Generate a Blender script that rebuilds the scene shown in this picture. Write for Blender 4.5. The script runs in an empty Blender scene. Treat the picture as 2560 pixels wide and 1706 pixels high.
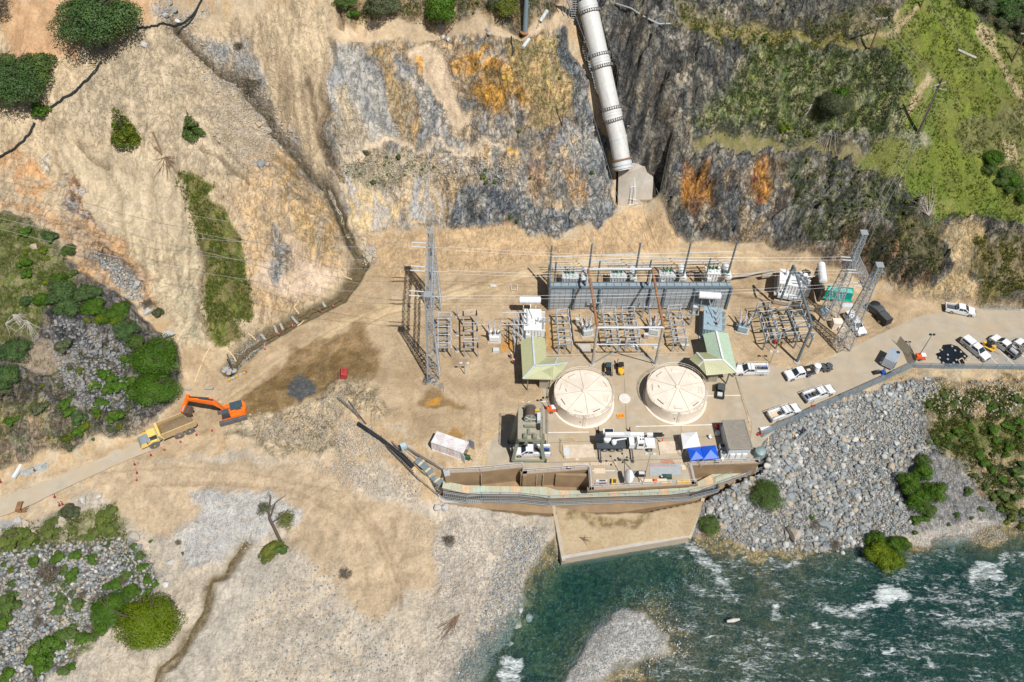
import bpy,math,random
import numpy as np
from mathutils import Vector,Matrix
random.seed(7);rng=np.random.default_rng(11)
S=bpy.context.scene;COL=S.collection
R=math.radians

# ---------------------------------------------------------------- camera
H=134.0;FPX=2220.0
_p=R(50.0);_r=R(1.6)
FW=np.array([0,math.cos(_p),-math.sin(_p)])
_u=np.array([0,math.sin(_p),math.cos(_p)]);_x=np.array([1.,0,0])
RT=_x*math.cos(_r)+_u*math.sin(_r);UP=_u*math.cos(_r)-_x*math.sin(_r)
CAM=np.array([0,0,H])
cd=bpy.data.cameras.new('camera');cam=bpy.data.objects.new('camera',cd);COL.objects.link(cam)
cd.sensor_width=36;cd.lens=36*FPX/2560;cd.clip_start=1;cd.clip_end=3000
cam.matrix_world=Matrix(((RT[0],UP[0],-FW[0],0),(RT[1],UP[1],-FW[1],0),(RT[2],UP[2],-FW[2],H),(0,0,0,1)))
S.camera=cam
S.render.resolution_x=1024;S.render.resolution_y=682
# ---------------------------------------------------------------- light
SUN_DIR=Vector((0.33,-0.50,1.0)).normalized()
el=math.asin(SUN_DIR.z);az=math.atan2(SUN_DIR.x,SUN_DIR.y)
w=bpy.data.worlds.new('World');S.world=w;w.use_nodes=True
nt=w.node_tree;nt.nodes.clear()
sk=nt.nodes.new('ShaderNodeTexSky');sk.sky_type='NISHITA';sk.sun_disc=False
sk.sun_elevation=el;sk.sun_rotation=az
bg=nt.nodes.new('ShaderNodeBackground');bg.inputs[1].default_value=0.05
wo=nt.nodes.new('ShaderNodeOutputWorld')
nt.links.new(sk.outputs[0],bg.inputs[0]);nt.links.new(bg.outputs[0],wo.inputs[0])
ld=bpy.data.lights.new('sun','SUN');ld.energy=4.9;ld.angle=R(0.53);ld.color=(1,.965,.91)
lo=bpy.data.objects.new('sun',ld);COL.objects.link(lo);lo.location=(60,-90,200)
lo.rotation_euler=SUN_DIR.to_track_quat('Z','Y').to_euler()
S.view_settings.view_transform='Standard';S.view_settings.look='None'
S.view_settings.exposure=0.06;S.view_settings.gamma=1;S.view_settings.use_curve_mapping=False

# ---------------------------------------------------------------- placing by photo pixel (2560 x 1706) on a height
ZO={1:(0,0),2:(850,0),3:(1700,0),4:(0,570),5:(850,570),6:(1700,570),7:(0,1136),8:(850,1136),9:(1700,1136)}
def q(r,*xy):
    o=ZO[r];return [(o[0]+xy[i]/2.736,o[1]+xy[i+1]/2.736)for i in range(0,len(xy),2)]
def W(px,py,z=0.0):
    d=FW*FPX+RT*(px-1280)+UP*(853-py);return CAM+d*((z-H)/d[2])
def V(px,py,z=0.0):return Vector(W(px,py,z))

# ---------------------------------------------------------------- noise
_perm=rng.permutation(512);_g=rng.normal(size=(512,2));_g/=np.linalg.norm(_g,axis=1)[:,None]
def perlin(x,y,seed=0):
    xi=np.floor(x).astype(int);yi=np.floor(y).astype(int);xf=x-xi;yf=y-yi
    u=xf*xf*xf*(xf*(xf*6-15)+10);v=yf*yf*yf*(yf*(yf*6-15)+10)
    def g(ix,iy):
        h=_perm[(_perm[(ix+seed*37)&511]+iy)&511];gr=_g[h]
        return gr[...,0],gr[...,1]
    a=g(xi,yi);b=g(xi+1,yi);c=g(xi,yi+1);d=g(xi+1,yi+1)
    n00=a[0]*xf+a[1]*yf;n10=b[0]*(xf-1)+b[1]*yf;n01=c[0]*xf+c[1]*(yf-1);n11=d[0]*(xf-1)+d[1]*(yf-1)
    return (n00*(1-u)+n10*u)*(1-v)+(n01*(1-u)+n11*u)*v
def fbm(x,y,s,o=4,seed=0,gain=.5):
    t=0;a=1;f=1./s
    for i in range(o):t=t+a*perlin(x*f+i*17.3,y*f+i*9.1,seed+i);a*=gain;f*=2.03
    return t
def ridged(x,y,s,o=4,seed=0):
    t=0;a=1;f=1./s
    for i in range(o):t=t+a*(1-2.4*np.abs(perlin(x*f+i*7.3,y*f+i*5.1,seed+i)));a*=.5;f*=2.1
    return t
def sstep(a,b,x):t=np.clip((x-a)/(b-a),0,1);return t*t*(3-2*t)

def seg_dist(X,Y,pts,closed=False):
    D=np.full(X.shape,1e9);T=np.zeros(X.shape);n=len(pts)
    for i in range(n if closed else n-1):
        ax,ay=pts[i][:2];bx,by=pts[(i+1)%n][:2];dx,dy=bx-ax,by-ay;L=dx*dx+dy*dy+1e-9
        t=np.clip(((X-ax)*dx+(Y-ay)*dy)/L,0,1);d=np.hypot(X-ax-t*dx,Y-ay-t*dy)
        m=d<D;D=np.where(m,d,D);T=np.where(m,(i+t)/max(n-1,1),T)
    return D,T
def poly_sd(X,Y,pts):
    D,_=seg_dist(X,Y,pts,True);ins=np.zeros(X.shape,bool);n=len(pts)
    for i in range(n):
        ax,ay=pts[i][:2];bx,by=pts[(i+1)%n][:2]
        if ay==by:continue
        c=((ay>Y)!=(by>Y))&(X<(bx-ax)*(Y-ay)/(by-ay)+ax);ins^=c
    return np.where(ins,D,-D)
# ================================================================ terrain height
CP=[

 (900,850,0),(1000,720,0),(1000,640,0.6),(1150,640,0.6),(1300,640,.6),(1450,625,.8),(1600,625,.6),(1750,615,.4),(1900,640,.3),(2050,690,.2),(2200,745,.1),(2350,765,.1),(2560,775,0),
 (1200,800,0),(1500,800,0),(1800,800,0),(2100,850,0),(2400,850,0),(2560,900,0),(1100,950,0),(1500,950,0),(1900,950,0),(1130,1140,0),(1400,1120,0),(1850,1120,0),(1000,1060,0),
 (880,900,-.1),(800,830,-.2),(700,930,-.3),(600,1000,-.3),(480,1080,-.4),(300,1150,-.7),(100,1230,-1.0),(0,1260,-1.1),(760,1000,-.5),(900,1000,0),

 (918,640,.3),(880,690,.2),(790,760,0),(700,815,-.1),(600,885,-.2),(555,940,-.3),

 (400,1180,-1.2),(600,1120,-1.3),(800,1100,-1.6),(900,1150,-2.0),(1000,1250,-5.0),(1000,1330,-6.0),(1150,1290,-5.5),(1300,1275,-5.5),(1220,1290,-5.6),(1070,1270,-5.3),(800,1300,-4.5),(600,1350,-4.5),(400,1350,-4.5),(300,1250,-2.4),(100,1320,-2.6),(0,1350,-2.6),
 (200,1400,-4.2),(100,1550,-5.5),(0,1700,-6.5),(300,1650,-6.0),(500,1600,-6.2),(700,1500,-6.8),(900,1450,-7.0),(1100,1400,-7.6),(1250,1380,-8.4),(1290,1480,-9.0),(1150,1600,-9.0),(1000,1706,-8.8),(700,1706,-7.8),(400,1706,-7.0),

 (1450,1300,-7.2),(1650,1280,-7.0),(1400,1380,-8.4),(1420,1450,-13),(1500,1430,-13.2),(1650,1420,-12.6),(1550,1500,-11.4),(1370,1560,-12.5),(1360,1690,-12.0),(1500,1600,-9.75),(1560,1560,-9.2),(1600,1620,-9.3),(1450,1700,-9.4),(1640,1520,-9.75),(1800,1460,-10.2),(1750,1600,-9.95),
 (1900,1500,-10.1),(1900,1650,-10.2),(2050,1550,-10.6),(2200,1500,-12.4),(2350,1460,-12.6),(2500,1430,-12.2),(2100,1690,-10.5),(2400,1600,-10.9),(2500,1700,-10.8),(2300,1400,-10.8),(2000,1430,-10.1),(2560,1520,-12),

 (1780,1250,-5.2),(1780,1330,-8.0),(1800,1370,-9.3),(1950,1380,-9.4),(2050,1370,-9.4),(2180,1360,-9.3),(2300,1370,-9.4),(2480,1360,-9.5),(2560,1330,-9.3),
 (1900,1200,-4.0),(1900,1280,-6.3),(2050,1150,-4.6),(2050,1250,-7.0),(2200,1150,-5.5),(2200,1270,-7.8),(2350,1200,-6.5),(2350,1300,-8.6),(2500,1250,-7.5),(2500,1100,-4.2),(2350,1050,-3.6),(2200,1030,-2.8),(2100,1020,-2.0),(2000,1030,-1.2),(1930,1070,-.8),(1860,1130,-.6),
 (2300,945,-.1),(2500,945,-.1),(2200,950,-.1),(2300,1000,-1.2),(2500,1000,-1.2),(2150,980,-.4),

 (960,585,1.2),(1100,572,1.6),(1200,560,1.8),(1330,585,1.2),(1410,600,1.0),(1500,600,1.2),(1600,600,1.0),(1560,530,4.2),(1620,530,4.2),(1690,600,1.4),(1520,560,3),
 (930,560,2.5),(1000,480,7.5),(1150,480,7.5),(1300,500,7),(1450,540,4),(1490,480,7.5),(900,480,7.5),(1000,400,13),(1150,400,13),(1300,400,13),(1450,400,12.5),(860,375,14.2),(1000,372,14.2),(1150,375,14.0),(1300,350,16.5),
 (870,250,23),(1000,250,23),(1200,230,24.5),(1350,250,23),(1450,250,22),(900,120,31.5),(1100,120,31.5),(1300,110,32),(1400,60,34),(900,85,32),(1100,75,32.5),(1300,70,32.8),(900,0,38),(1100,0,38.5),(1300,0,38.5),

 (1500,0,36.0),(1500,150,27.5),(1540,300,18.5),(1580,420,11),(1420,0,38),(1470,200,25.5),

 (1600,0,39),(1600,150,31.5),(1620,300,22.5),(1650,430,13),(1700,540,5.5),(1750,560,4),(1850,580,3),(1950,615,2.3),(2080,660,2.2),(2200,700,2),(2350,735,2),(2560,750,2),
 (1850,500,9),(1850,360,17.5),(1850,200,26),(1850,90,32),(1850,0,37),(2100,560,8),(2100,400,17.5),(2100,250,26),(2150,110,34),(2150,0,40),(2300,600,9),(2300,480,15.5),(2300,330,24.5),(2300,150,34),(2300,0,42),(2480,640,8),(2480,500,15),(2480,330,23),(2480,200,30),(2560,60,34),(2560,400,18),(2560,0,36),

 (860,640,3),(880,600,3.5),(850,540,4.4),(800,460,9.5),(760,380,13.5),(700,290,18.5),(620,200,25.5),(560,150,28.5),(480,90,33),(520,0,38.5),
 (830,650,3.5),(780,700,2.4),(700,760,2.2),(620,820,2.2),(560,860,1.8),(520,900,1.2),(470,960,.6),(490,860,3.2),(460,780,5.5),(600,740,6.5),(700,640,8.8),(800,560,9.5),(720,520,14),(600,600,11.5),(500,650,10.5),(400,650,9),(480,500,17.5),(350,520,16),(600,440,20.5),(400,400,22.5),(250,450,19.5),(150,420,21.5),(0,430,22),(700,420,16.5),
 (500,300,26.5),(330,300,27.5),(150,300,28.5),(0,300,29.5),(400,180,33),(250,130,36.5),(80,180,34),(0,60,40),(250,0,42),(400,0,41),(700,150,30),(780,250,23.5),(820,130,31),(830,350,16.5),(700,0,39),(800,0,39),

 (440,930,2.2),(420,1010,1.2),(300,1090,.9),(150,1140,.6),(0,1185,.5),(380,870,5.5),(300,940,5.5),(200,1020,4.8),(60,1080,4.2),(350,760,9),(250,820,10.5),(120,900,9.5),(0,950,9.5),(300,680,12.5),(150,700,15.5),(0,760,15),(200,580,17),(60,560,19),(0,620,18.5),(100,500,20),
]
LOWF=.78;WL_=-7.3
cw=np.array([list(W(a,b,c*LOWF if c<-.5 else c))for a,b,c in CP])
extra=[(-230,60,25),(-160,60,-2),(-230,140,42),(-170,150,44),(-160,100,12),(-130,110,14),(-130,180,56),(-60,200,58),(0,200,55),(60,200,54),(120,200,54),(170,190,50),(230,200,60),(-230,230,85),(0,260,85),(230,260,80),(170,150,22),(200,110,2),(230,130,14),(150,100,-3),(140,85,-8.5),(160,60,-11),(230,60,-10),
  (150,30,-11),(80,30,-11),(30,35,-11.5),(0,38,-11.5),(-20,38,-9.6),(-60,35,-8.5),(-100,35,-8),(-160,30,-8),(-230,20,-2),(0,0,-10.5),(80,-20,-9),(-100,-10,-10.5),(200,-20,-8),(0,-60,8),(150,-80,20),(-150,-80,10),(0,-140,40),(-230,-140,45),(230,-140,50),(-100,65,-1)]
cw=np.vstack([cw,np.array([(a,b,c*LOWF if c<-.5 else c)for a,b,c in extra],float)])

n=len(cw);D=np.hypot(cw[:,None,0]-cw[None,:,0],cw[:,None,1]-cw[None,:,1])
A=np.zeros((n+3,n+3));A[:n,:n]=-D-np.eye(n)*.6;A[:n,n]=1;A[:n,n+1:]=cw[:,:2]/100;A[n,:n]=1;A[n+1:,:n]=cw[:,:2].T/100
sol=np.linalg.solve(A,np.concatenate([cw[:,2],[0,0,0]]))
CG=1.5;cgx=np.arange(-420,421,CG);cgy=np.arange(-300,521,CG)
def base_eval(X,Y):
    Z=sol[n]+sol[n+1]*X/100+sol[n+2]*Y/100
    for i in range(n):Z=Z-sol[i]*np.hypot(X-cw[i,0],Y-cw[i,1])
    return Z
CX,CY=np.meshgrid(cgx,cgy);CZ=base_eval(CX,CY)
def bil(X,Y,G,x0,y0,st):
    fx=np.clip((X-x0)/st,0,G.shape[1]-1.001);fy=np.clip((Y-y0)/st,0,G.shape[0]-1.001)
    ix=fx.astype(int);iy=fy.astype(int);fx=fx-ix;fy=fy-iy
    return (G[iy,ix]*(1-fx)+G[iy,ix+1]*fx)*(1-fy)+(G[iy+1,ix]*(1-fx)+G[iy+1,ix+1]*fx)*fy
def base_h(X,Y):return bil(np.asarray(X,float),np.asarray(Y,float),CZ,cgx[0],cgy[0],CG)
def hit(px,py,f=None):
    f=f or base_h;d=FW*FPX+RT*(px-1280)+UP*(853-py);d=d/np.linalg.norm(d)
    t=np.arange(70,420,.5);X=d[0]*t;Y=d[1]*t;Z=H+d[2]*t;g=Z-f(X,Y);k=int(np.argmax(g<0))
    if g[k]>=0:k=len(t)-1
    a=g[k-1]/(g[k-1]-g[k]+1e-9);tt=t[k-1]+a*.5
    return (d[0]*tt,d[1]*tt,H+d[2]*tt)
def hits(pts,f=None):return [hit(a,b,f)for a,b in pts]


def axis(a,b,st,lo,hi):
    m=list(np.arange(a,b+st,st));s=st;x=m[-1]
    while x<hi:s*=1.12;x+=s;m.append(x)
    s=st;x=m[0];L=[]
    while x>lo:s*=1.12;x-=s;L.append(x)
    return np.array(L[::-1]+m)
gx=axis(-122,124,.30,-400,400);gy=axis(40,196,.30,-280,480)
GX,GY=np.meshgrid(gx,gy);GZ=base_h(GX,GY)
warp=fbm(GX,GY,6,4,3)*2.6;warp2=fbm(GX,GY,1.6,3,5)*.7
wX=GX+fbm(GX,GY,5,4,21)*2.0;wY=GY+fbm(GX,GY,5,4,31)*2.0
ZONE={}
def mask(pts,feather=1.0,rough=1.0,flat=None):
    P=[W(a,b,flat)[:2]if flat is not None else hit(a,b)[:2]for a,b in pts]
    xs=[p[0]for p in P];ys=[p[1]for p in P]
    i0,i1=np.searchsorted(gx,[min(xs)-6,max(xs)+6]);j0,j1=np.searchsorted(gy,[min(ys)-6,max(ys)+6])
    M=np.zeros(GX.shape);sl=(slice(j0,j1),slice(i0,i1))
    if i1<=i0 or j1<=j0:return M
    X=GX[sl]+(wX[sl]-GX[sl])*rough;Y=GY[sl]+(wY[sl]-GY[sl])*rough
    M[sl]=sstep(-feather*.5,feather*.5,poly_sd(X,Y,P));return M
def line_mask(pts,wd,feather=.6,rough=.5,flat=None):
    P=[W(a,b,flat)[:2]if flat is not None else hit(a,b)[:2]for a,b in pts]
    xs=[p[0]for p in P];ys=[p[1]for p in P]
    i0,i1=np.searchsorted(gx,[min(xs)-8,max(xs)+8]);j0,j1=np.searchsorted(gy,[min(ys)-8,max(ys)+8])
    M=np.zeros(GX.shape);sl=(slice(j0,j1),slice(i0,i1))
    X=GX[sl]+(wX[sl]-GX[sl])*rough;Y=GY[sl]+(wY[sl]-GY[sl])*rough
    D,T=seg_dist(X,Y,P);M[sl]=1-sstep(wd-feather,wd+feather,D);return M

# ---- flat places
PIT=[(1118,1182,0),(1307,1170,0),(1307,1186,0),(1470,1174,0),(1729,1164,0),(1897,1158,0)]
pit_w=[tuple(W(*p)[:2])for p in PIT]
pit_low=[tuple(W(a,b,-4.6)[:2])for a,b in [(1905,1165),(1895,1190),(1740,1258),(1560,1278),(1370,1284),(1180,1268),(1110,1255),(1085,1215)]]
PITP=pit_w+pit_low
yard_px=q(5,100,640,600,560,1430,540,2353,560)+q(6,300,420,900,560,1300,420,1600,490,2353,560,2353,1000,1600,985,1200,1150,650,1390,520,1480)+[(1897,1158),(1729,1164),(1470,1174),(1307,1170),(1122,1182),(1080,1140),(980,1060),(880,960),(850,900)]
ym=mask(yard_px,3.0,.3,flat=0)
GZ=GZ*(1-ym)+ym*(0.0+fbm(GX,GY,9,3,41)*.12*0)
# ---- colours and roughness by zone
def C(*c):return np.array(c)
COLR=np.zeros(GX.shape+(3,));ROCK=np.zeros(GX.shape);GRS=np.zeros(GX.shape);PEB=np.zeros(GX.shape);WET=np.zeros(GX.shape)
N1=fbm(GX,GY,9,5,51);N2=fbm(GX,GY,2.2,4,61);N3=fbm(wX*1.0,wY*1.0,4.5,4,71);N4=fbm(GX,GY,.9,3,81)
def paint(M,c1,c2=None,k=1.0,nz=None,rock=None,grs=None,peb=None,wet=None,sharp=.25):
    global COLR,ROCK,GRS,PEB,WET
    nz=N2+.6*N1 if nz is None else nz
    if c2 is None:c=C(*c1)*np.ones(COLR.shape)
    else:
        t=sstep(-sharp,sharp,nz)[...,None];c=C(*c1)*(1-t)+C(*c2)*t
    m=(M*k)[...,None];COLR=COLR*(1-m)+c*m;m=M*k
    if rock is not None:ROCK=ROCK*(1-m)+rock*m
    if grs is not None:GRS=GRS*(1-m)+grs*m
    if peb is not None:PEB=PEB*(1-m)+peb*m
    if wet is not None:WET=WET*(1-m)+wet*m
TAN=(.44,.335,.215);TAN2=(.40,.30,.19);PALE=(.47,.39,.285);PALE2=(.47,.395,.30);GREY=(.33,.325,.31);DK=(.13,.135,.14);BLU=(.235,.265,.29);ORG=(.56,.285,.075);YEL=(.50,.34,.15)
GRN=(.105,.165,.030);OLV=(.20,.19,.075);MUD=(.150,.100,.045);GRAV=(.36,.36,.35);GRASSD=(.06,.10,.02)
one=np.ones(GX.shape)
paint(one,TAN,PALE,rock=.12,grs=0,peb=.1)
far=sstep(95,125,np.abs(GX))+sstep(190,200,GY);far=np.clip(far,0,1)

wash=mask([(0,0),(820,0),(850,300),(930,600),(880,700),(560,960),(470,960),(430,800),(300,650),(0,560),(-200,500),(-200,0)],3,1)
streak=fbm(wX*1.0,wY*.22,1.5,4,91)
paint(wash,(.53,.435,.305),(.43,.345,.24),nz=streak+.5*N1,rock=.35,peb=.35)
paint(mask(q(1,0,0,1050,0,1050,150,900,250,500,400,100,400,0,300),2),(.47,.325,.20),(.43,.28,.17),rock=.12)
paint(mask(q(1,1050,0,1400,0,1250,180,1700,560,1560,500,1250,240,1060,170),2),GRAV,(.42,.35,.26),rock=.5,peb=1)
paint(mask(q(1,1250,180,1700,300,1800,550,1900,800,2200,1250,1900,1000,1650,700,1350,330),2),(.40,.35,.28),GRAV,rock=.6,peb=.8)
paint(mask(q(1,900,180,1250,200,1500,500,1850,900,1700,1250,1300,1180,900,950,500,900,350,950,400,700,700,450),3),(.49,.41,.30),(.40,.335,.24),rock=.38,peb=.4)
paint(mask(q(1,380,950,900,1000,1250,1180,1330,1560,900,1700,650,1560,480,1200),3),(.50,.425,.31),(.44,.37,.265),nz=streak,rock=.22,peb=.15)
paint(mask(q(4,700,0,1350,0,1400,400,1450,760,1230,800,1150,500,950,300),2),(.52,.445,.315),(.45,.38,.27),nz=streak,rock=.3,peb=.2)
paint(mask(q(4,1200,300,1340,350,1360,600,1400,760,1260,790,1290,600,1180,400),2),(.36,.32,.22),(.44,.37,.26),rock=.4,peb=.9)
paint(mask(q(1,0,1090,150,1030,250,1080,350,1250,300,1380,120,1300,0,1180),1.5),(.50,.31,.17),(.47,.35,.23),rock=.4)
paint(mask(q(4,-100,-150,250,-60,450,100,520,330,760,480,960,520,1130,600,1000,300,850,100,640,-10,300,-160,0,-200),2),(.52,.345,.20),(.47,.36,.25),rock=.5,peb=.4)
paint(mask(q(4,600,150,720,120,940,330,980,440,820,420,700,250),2),(.36,.33,.29),(.46,.33,.22),rock=1,peb=.8)
paint(mask(q(1,430,1180,510,1200,560,1300,590,1400,660,1560,570,1520,450,1400,470,1300),.7,.6),(.66,.58,.50),(.58,.40,.26),rock=.9)
paint(mask(q(1,290,1090,350,1060,345,1140,300,1180),.6,.5),(.66,.6,.52),rock=.8)

paint(mask(q(1,1850,1000,2050,1080,2250,1350,2353,1560)+q(4,2353,300,2000,600,1780,700,1700,500,1560,100,1620,-80),3),(.54,.40,.245),(.46,.36,.25),rock=.45,peb=.3)
paint(mask(q(1,1880,1080,2050,1130,2200,1350,2353,1530)+q(4,2353,260,2150,150,1980,0,1900,-120),2),(.51,.37,.205),(.46,.37,.26),nz=streak,rock=.6)
paint(mask(q(4,1700,330,2000,100,2340,330,2200,480,1900,480),2),(.58,.47,.36),(.52,.41,.30),rock=.3)
paint(mask(q(1,1950,1050,2150,1100,2353,1400,2353,1500,2150,1300),1.5),(.36,.35,.33),(.48,.39,.28),rock=.6)
paint(mask(q(4,1850,-50,1950,100,2000,250,1930,420,1880,300),1.5),(.33,.335,.33),(.42,.36,.28),rock=.8)

gs=mask(q(1,1200,1175,1480,1280,1420,1340,1540,1450,1600,1570)+q(4,1640,100,1680,300,1740,560,1720,640,1600,650,1680,740,1500,810,1440,760,1400,500,1420,250,1340,60)+q(1,1330,1500,1290,1300),.6,.45)
paint(gs,(.145,.16,.045),(.21,.18,.085),nz=N2+N4*.5,rock=.35,grs=.8)
paint(mask(q(1,1500,880,1600,920,1650,1010,1560,1010),1.5),(.32,.28,.15),grs=.3,k=.6)

cf=mask(q(2,-40,275,600,290,1200,250,1490,190,1700,700,1860,1150,1850,1440,1700,1560,1450,1600,1100,1565,400,1560,100,1560,-60,1250,-120,900,-60,500),1.2,.8)
strk2=fbm(wX*1.0+wY*.35,wY*.28,1.7,4,101);N5=fbm(wX,wY,3.2,5,111)
paint(cf,(.45,.35,.235),(.33,.31,.275),nz=N5+.3*N1,rock=.8,peb=.3)
paint(mask(q(2,-60,300,190,320,330,680,430,950,430,970,0,970,-80,700),1.5),(.43,.415,.38),(.31,.315,.31),nz=strk2+.3*N4,rock=.55)
paint(mask(q(2,-30,600,60,650,200,900,180,970,0,960),1.5),(.50,.41,.28),k=.7)
paint(mask(q(2,210,320,330,315,380,480,460,620,530,985,430,965,330,700,290,520),1.0),(.52,.365,.18),(.42,.345,.24),nz=strk2,rock=.7)
paint(mask(q(2,345,320,450,420,560,580,700,800,880,985,560,975,500,700,420,480),1.0),(.41,.39,.355),(.29,.30,.30),nz=strk2,rock=.7)
paint(mask(q(2,440,370,520,300,640,300,740,520,830,700,930,880,800,860,640,660,560,470),.8,.5),(.50,.41,.30),(.44,.35,.26),nz=strk2,rock=.2)
paint(mask(q(2,720,430,900,375,1040,315,1070,350,940,430,1160,430,1290,560,1300,680,1140,755,950,740,870,640,1000,520,740,490),1.0,1),(.58,.32,.09),(.50,.33,.16),nz=N2+N4,rock=.9)
paint(mask(q(2,500,380,560,390,570,520,530,470),.6,.5),(.55,.31,.1),rock=.5)
paint(mask(q(2,1080,300,1490,240,1660,650,1560,850,1350,880,1270,600),1.5),(.36,.29,.15),(.46,.34,.19),rock=.7,grs=.35)
paint(mask(q(2,930,760,1250,740,1340,900,1000,1000,860,930),1.5),(.50,.42,.31),(.38,.36,.33),rock=1)
paint(mask(q(2,1350,880,1700,900,1800,1200,1650,1250,1350,1050),1.5),(.44,.36,.26),(.32,.32,.32),rock=1,peb=.6)
paint(mask(q(2,-20,1010,150,970,420,960,560,990,900,985,1200,1030,1300,1070,900,1045,400,1020,100,1060,0,1090),1.2),(.52,.44,.335),rock=.15,peb=.3)
paint(mask(q(2,0,1080,600,1080,650,1200,300,1260,100,1300),2),(.36,.33,.245),(.45,.38,.28),rock=.6,grs=.25,peb=.4)
paint(mask(q(2,-60,1200,300,1260,460,1540,60,1540,-20,1440),1.5),(.43,.40,.36),(.52,.41,.25),nz=strk2,rock=.4)
paint(mask(q(2,430,1250,620,1200,700,1400,740,1540,480,1540),1.5),(.38,.375,.36),(.47,.38,.26),nz=strk2,rock=.5)
paint(mask(q(2,640,1040,900,1040,1280,1260,1000,1300,700,1280),1.5),(.35,.345,.33),(.43,.36,.27),nz=strk2,rock=.9)
paint(mask(q(2,800,1310,1100,1270,1400,1440,1760,1380,1850,1440,1650,1560,1450,1640,1300,1575,760,1545),1.0),(.36,.36,.35),(.25,.27,.285),nz=N5,rock=1.4)
paint(mask(q(2,1280,1080,1400,1100,1350,1350,1300,1200),1),(.32,.225,.18),k=.6,rock=1)
paint(mask(q(2,1530,1150,1850,1150,1800,1380,1600,1350),1.5),(.36,.30,.25),(.50,.33,.18),rock=1.2)
paint(mask(q(2,1120,1020,1220,1030,1210,1070,1130,1060),.6),(.56,.34,.1))
paint(mask(q(2,1480,190,1560,260,1700,640,1860,1130,1870,1460,1790,1560,1700,1440,1640,1000,1560,560),1.0),(.36,.355,.34),(.26,.275,.285),nz=strk2,rock=1.1)
COLR=COLR*(1+.16*cf[...,None])

paint(mask(q(2,-60,125,200,150,500,130,700,185,1100,170,1470,110,1520,190,1100,250,700,280,-40,275),.8,.5),(.52,.42,.30),(.46,.36,.25),rock=.08,peb=.1)
paint(mask(q(2,-40,-80,1500,-80,1460,100,1100,160,700,170,430,120,150,130,-20,100),1.0),(.36,.27,.17),(.25,.225,.16),rock=.8,grs=.4,peb=.5)

rh=mask([(1530,-40),(2700,-40),(2700,770),(2330,742),(2230,715),(2120,660),(2000,625),(1850,590),(1720,604),(1690,570),(1640,480),(1600,430),(1575,300),(1530,120)],1.0,.7)
diag=fbm((wX*.8-wY*.6)*1.0,(wX*.6+wY*.8)*.35,2.4,4,121)
paint(rh,(.40,.38,.33),(.17,.175,.165),nz=diag+.4*N2,rock=1.5)
paint(mask(q(3,-230,-50,-100,300,-60,700,50,1000,-120,1180,-250,900,-330,300),2),(.41,.385,.33),(.165,.16,.15),nz=diag,rock=1.9)
paint(mask(q(3,-60,0,1400,0,1480,150,1300,240,800,200,-50,180),2),(.27,.245,.175),(.165,.165,.10),nz=N2,rock=.8,grs=.5,peb=.5)
paint(mask(q(3,500,280,1500,340,1560,560,1520,760,1540,920,900,960,500,900,200,880,80,850,350,600),3),(.31,.32,.18),(.14,.19,.06),nz=N2+N4*.6,rock=.9,grs=.5,peb=.5)
paint(mask(q(3,0,150,500,190,1000,240,1500,280,1500,350,900,305,400,270,0,215,-80,160),1),(.215,.195,.075),(.27,.225,.12),rock=.15,grs=.6)
paint(mask(q(3,50,900,500,930,900,975,1400,1040,1550,1130,1200,1100,800,1050,80,975),1),(.25,.22,.13),(.20,.19,.085),rock=.2,grs=.5)
paint(mask(q(3,0,1100,700,1060,800,1300,720,1600,500,1640,200,1600,0,1500,-60,1250),2),(.43,.36,.27),(.28,.29,.29),nz=N5,rock=1.5)
paint(mask(q(3,0,1150,170,1130,240,1280,230,1400,80,1480,0,1440),1.2),(.46,.245,.09),(.34,.20,.12),nz=N5,rock=1.4)
paint(mask(q(3,490,1130,600,1130,600,1250,560,1400,500,1380),.8),(.52,.29,.10),(.33,.16,.11),rock=1.2)
paint(mask(q(3,720,1100,1350,1150,1600,1400,1700,1580,1560,1700,900,1680,760,1500),2),(.36,.345,.30),(.13,.15,.10),nz=diag,rock=1.3,grs=.3)
gr1=mask(q(3,1480,-60,2500,-60,2500,1560,1760,1500,1540,1300,1220,1110,1300,970,1560,920,1520,700,1570,560,1500,420,1400,340,1250,260,1480,150),2,1)
paint(gr1,(.15,.205,.045),(.21,.225,.075),nz=N1*1.2+N2*.7,rock=.18,grs=1)
paint(mask(q(3,1600,100,1950,250,2353,800,2500,1500,1900,1400,1700,1050,1950,700,1650,400),2),(.19,.215,.05),(.14,.17,.04),nz=N2,k=.7)
paint(mask(q(3,1900,860,2353,700,2353,1300,2050,1100,1900,980),2),(.16,.145,.085),(.20,.20,.09),rock=.5,grs=.5,k=.7)
paint(mask(q(3,1420,330,1600,360,2000,650,2300,640,2353,700,2353,760,2000,720,1560,420),2),(.155,.15,.05),k=.5)
T3=(.48,.39,.25)
for pg in (q(3,2020,130,2130,200,2200,440,2353,640,2353,700,2250,600,2130,350,2030,230),q(3,1550,800,1580,650,1640,560,1700,490,1750,540,1660,620,1620,700,1570,830),q(3,1600,50,1640,60,1500,240,1420,275,1250,240,1350,220,1430,230),q(3,1470,90,1500,90,1480,170,1450,170),q(3,2200,980,2290,1010,2300,1120,2220,1090)):
    paint(mask(pg,.7,.6),T3,(.40,.33,.2),rock=.3,grs=.1,peb=.4)
paint(mask(q(3,1540,920,1680,900,1730,1000,1640,1040,1560,1080,1530,1000),1.5),(.38,.36,.26),(.22,.23,.14),rock=.4,peb=.8,grs=.3)
paint(mask(q(3,1880,-60,2500,-60,2500,300,2300,290,2120,180,2000,80),1.5),(.085,.08,.06),(.12,.10,.07),rock=.5,grs=.3)

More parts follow.
